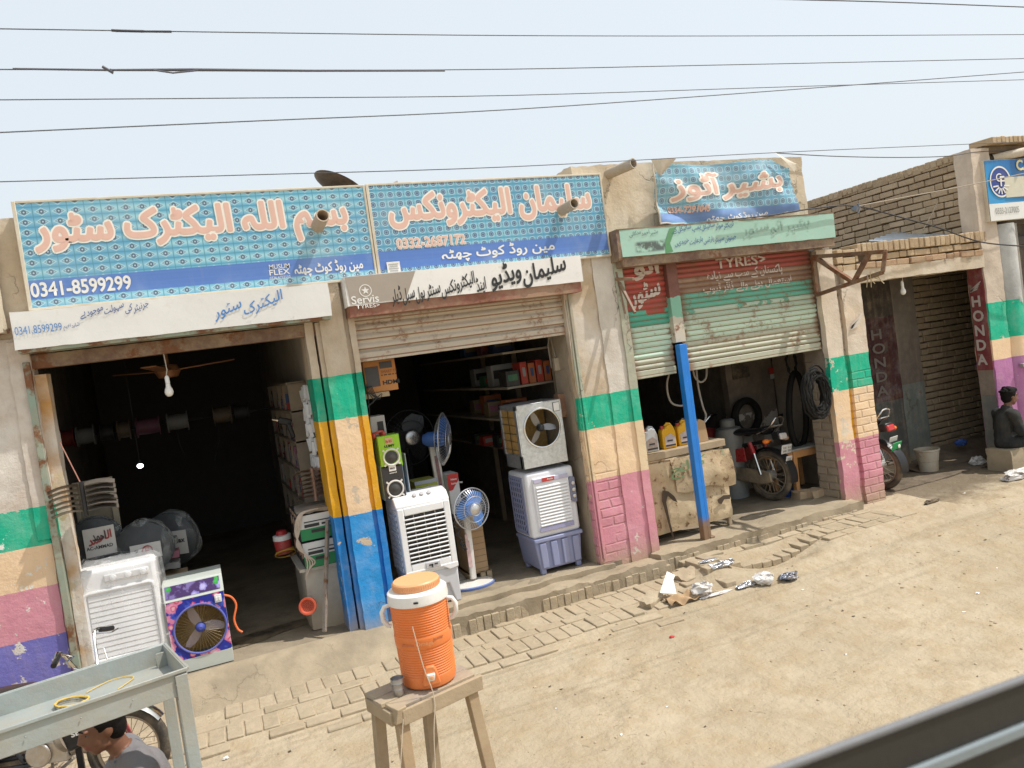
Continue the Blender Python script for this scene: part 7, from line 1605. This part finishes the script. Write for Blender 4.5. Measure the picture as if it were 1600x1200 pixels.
a, b, c, d, e = at(1042, 893, p.y+.06), at(1055, 899, p.y+.05), at(1052, 906, p.y+.03), at(1057, 928, p.y-.02), at(1031, 926, p.y-.04)
th = V3((.004, .004, 0)); m.add([a, b, c, d, e]+[q+th for q in (a, b, c, d, e)], [(0, 1, 2, 3, 4), (9, 8, 7, 6, 5)]+[(i, (i+1) % 5, (i+1) % 5+5, i+5) for i in range(5)]); m.build('card', WHP, o, smooth=False)
p = ground_at(1070, 940); o = T('cardboard_scrap', 'crumpled brown cardboard scrap below the white card sheet', 'litter', p); m = MB(); m.grid(lambda u, v: V3((p.x-.16+.32*u, p.y-.05+.14*v, p.z+.02+.03*mnoise.noise(V3((u*4, v*3, 0)))+.012*math.sin(u*14+v*3)+.02*v)), 20, 10); m.grid(lambda u, v: V3((p.x-.16+.32*u, p.y-.05+.14*v, p.z+.017+.03*mnoise.noise(V3((u*4, v*3, 0)))+.012*math.sin(u*14+v*3)+.02*v)), 20, 10); m.build('scrap', CARD, o, ang=30)
crumple('plastic_bag', 'milky plastic bag beside the cardboard scrap', ground_at(1097, 930), .10, .07, .06, CLEARB, 'bag', 3); p = ground_at(1118, 930); crumple('plastic_bag', 'thin white plastic strip trailing from the milky bag', p, .15, .02, .012, CLEARB, 'bag', 8)
crumple('plastic_bag', 'round clear plastic bag beside the silver foil, right of the litter pile', ground_at(1193, 912), .085, .06, .055, CLEARB, 'bag', 5); crumple('foil_wrapper', 'silver foil piece attached left of the round clear bag', ground_at(1168, 916), .09, .03, .02, FOIL, 'foil', 6, amp=.8)
crumple('foil_wrapper', 'upper silver foil heap at the edge of the scraped hollow', ground_at(1128, 884), .11, .04, .02, FOIL, 'foil', 2, amp=.9); crumple('foil_wrapper', 'lower silver foil heap below the upper one', ground_at(1140, 902), .09, .035, .022, FOIL, 'foil', 4, amp=.9); crumple('foil_wrapper', 'small dark silver wrapper lying alone right of the clear bag', ground_at(1233, 905), .075, .045, .03, paint('dark foil', (.22, .25, .32), .3, .7, .5, 20, .2, .006), 'foil', 7, amp=.8)
crumple('foil_wrapper', 'flat strip of foil left of the upper foil heap', ground_at(1105, 878), .09, .025, .012, FOIL, 'foil', 9, amp=.7)
p = ground_at(1062, 868); o = T('paper_scrap', 'small white folded paper scrap by the pink pillar foot', 'litter', p); m = MB(); m.grid(lambda u, v: V3((p.x-.03+.05*u+.02*math.sin(v*4), p.y-.02*u, p.z+.005+.10*v)), 6, 8); m.build('paper', WHP, o)
crumple('plastic_bag', 'white crumpled bag lying in front of the brick bay at the right edge', ground_at(1588, 748), .20, .07, .06, CLEARB, 'bag', 12)
crumple('plastic_bag', 'grey bag at the foot of the dark red reveal', V3((8.55, .25, -.09)), .10, .06, .06, CLEARB, 'bag', 13); crumple('rag', 'blue plastic scrap on the rubble heap', V3((8.9, .7, .06)), .08, .06, .05, flat('blue film', (.03, .10, .36), .4), 'rag', 14); crumple('paper_scrap', 'pale paper scrap on the rubble heap', V3((8.25, .62, .0)), .07, .04, .02, CLEARB, 'litter', 15)
crumple('paper_scrap', 'tiny white paper ball on the pavement bricks in front of the floral cooler', ground_at(345, 1087), .018, .018, .014, WHP, 'litter', 16); crumple('paper_scrap', 'small white scrap near the front edge of the brick pavement', ground_at(353, 1186), .018, .012, .008, WHP, 'litter', 17)
crumple('leaf', 'small red petal on the dirt', ground_at(1050, 996), .020, .012, .008, RED, 'leaf', 18); crumple('leaf', 'dark brown crushed leaf litter on the dirt in front of the bay', ground_at(1455, 786), .10, .03, .02, paint('leaf brown', (.06, .04, .025), .8), 'leaf', 19)
p = ground_at(1270, 1072); 
for k, (px, py, sx, sy, lb) in enumerate(((1018, 943, .11, .055, 'single tilted brick at the end of the pavement edge'), (1085, 902, .16, .09, 'broken flat concrete lump behind the white card sheet'))):
    p = ground_at(px, py); o = T('brick', lb, 'brick', p); m = MB(); m.X = Matrix.Translation(p+V3((0, 0, .02))) @ Euler((.2, -.12, .5-.5*k)).to_matrix().to_4x4(); m.rough(-sx, sx, -sy, sy, -.05, .04, .022, .03, 13); m.build('block', PAVE, o)
for k, (px, py) in enumerate(((1175, 843), (1205, 836), (1232, 828), (1165, 832), (1195, 826))):
    p = ground_at(px, py); o = T('loose_brick', ['loose paving brick at the front left of the lifted group', 'loose paving brick at the front middle of the lifted group', 'loose paving brick at the front right of the lifted group', 'loose paving brick at the back left of the lifted group', 'loose paving brick at the back right of the lifted group'][k], 'brick', p, group='bricks lifted above the scraped hollow')
    m = MB(); m.X = Matrix.Translation(p+V3((0, .04, .045-.006*(k > 2)))) @ Euler((.06, -.05, -.06+.03*k)).to_matrix().to_4x4(); m.rough(-.112, .112, -.055, .055, -.04, .03, .006, .04, 11); m.build('block', PAVE, o)
# stones, straw and crumbs
m = MB(); rs = random.Random(31)
for k in range(1500):
    x = rs.uniform(-1.2, 10); y = -rs.random()**1.0*4.2-.05; s = .003+.009*rs.random()**4
    z = gz(x, y); m.ell((x, y, z+s*.2), (s*rs.uniform(.8, 1.7), s*rs.uniform(.7, 1.2), s*.6), 6, 4, Euler((0, 0, rs.uniform(0, 3))).to_matrix())
kind(m.build('scattered_stones', mat_brick('crumbs', (.28, .21, .14), (.50, .41, .29), .5), smooth=False), 'stuff')
m = MB()
for k in range(150):
    x = rs.uniform(-.8, 9.5); y = -rs.uniform(.6, 4.3); z = gz(x, y)+.003; a = rs.uniform(0, PI); l = rs.uniform(.015, .06); d = V3((math.cos(a), math.sin(a), 0))*l
    m.tube([V3((x, y, z)), V3((x, y, z+.004))+d*.5+V3((d.y, -d.x, 0))*.2, V3((x, y, z))+d], .0016, 4)
for k in range(90):
    x = rs.uniform(-.8, 9.5); y = -rs.uniform(.4, 4.3); z = gz(x, y)+.004; s = rs.uniform(.006, .018); a = rs.uniform(0, 3); m.mi = 1 if rs.random() < .75 else 2
    m.add([(x+s*math.cos(a+q), y+s*.7*math.sin(a+q), z+.005*math.sin(q*3+k)) for q in (0, 1.2, 2.2, 3.3, 4.5)], [(0, 1, 2, 3, 4)])
kind(m.build('straw_crumbs', [flat('straw', (.55, .45, .28)), flat('dark leaf', (.09, .065, .04)), WHP]), 'stuff')

# ---------------------------------------------------------------- window rail of the vehicle the picture was taken from
vr = T('vehicle_rail', 'blurred dark window rail with pale trim strips of the vehicle in the lower right corner', 'vehicle rail', (.3, -5.7, 1.6))
DK = paint('shaded dark rail', (.028, .025, .020), .6, 0, .15, 6, 0); TRM = paint('pale trim', (.21, .245, .26), .35, 0, .05, 6, 0)  # the vehicle roof's shade on the rail is put into this dark colour
ys = -5.68
P1a, P1b = at(1205, 1203, ys), at(1610, 1054, ys); P2a, P2b = at(1392, 1203, ys), at(1640, 1098, ys)
dr_ = (P1b-P1a).normalized(); nr = V3((0, 1, 0)); dn = dr_.cross(nr)
if dn.z > 0: dn = -dn
A = P1a-dr_*2.0; Bq = P1b+dr_*2.5
def railbox(m, o0, o1, y0, y1):
    m.add([A+dn*o0+nr*y0, Bq+dn*o0+nr*y0, Bq+dn*o1+nr*y0, A+dn*o1+nr*y0, A+dn*o0+nr*y1, Bq+dn*o0+nr*y1, Bq+dn*o1+nr*y1, A+dn*o1+nr*y1], [(0, 1, 2, 3), (7, 6, 5, 4), (0, 4, 5, 1), (3, 2, 6, 7), (0, 3, 7, 4), (1, 5, 6, 2)])
pxm = (P1b-P1a).length/math.hypot(405, 149)
m = MB(); railbox(m, 8*pxm, 230*pxm, .001, .006); m.build('rail_body', DK, vr, bevel=.004)
m = MB(); railbox(m, 0*pxm, 8*pxm, -.002, .006); m.build('upper_trim', paint('grey rubber trim', (.17, .17, .175), .5, dust=0), vr, bevel=.002)
m = MB(); railbox(m, 58*pxm, 73*pxm, -.005, .0015); m.build('middle_trim', TRM, vr, bevel=.002)
m = MB(); railbox(m, 128*pxm, 150*pxm, -.008, .0025); m.build('lower_trim', paint('lavender trim', (.42, .42, .58), .35), vr, bevel=.002)
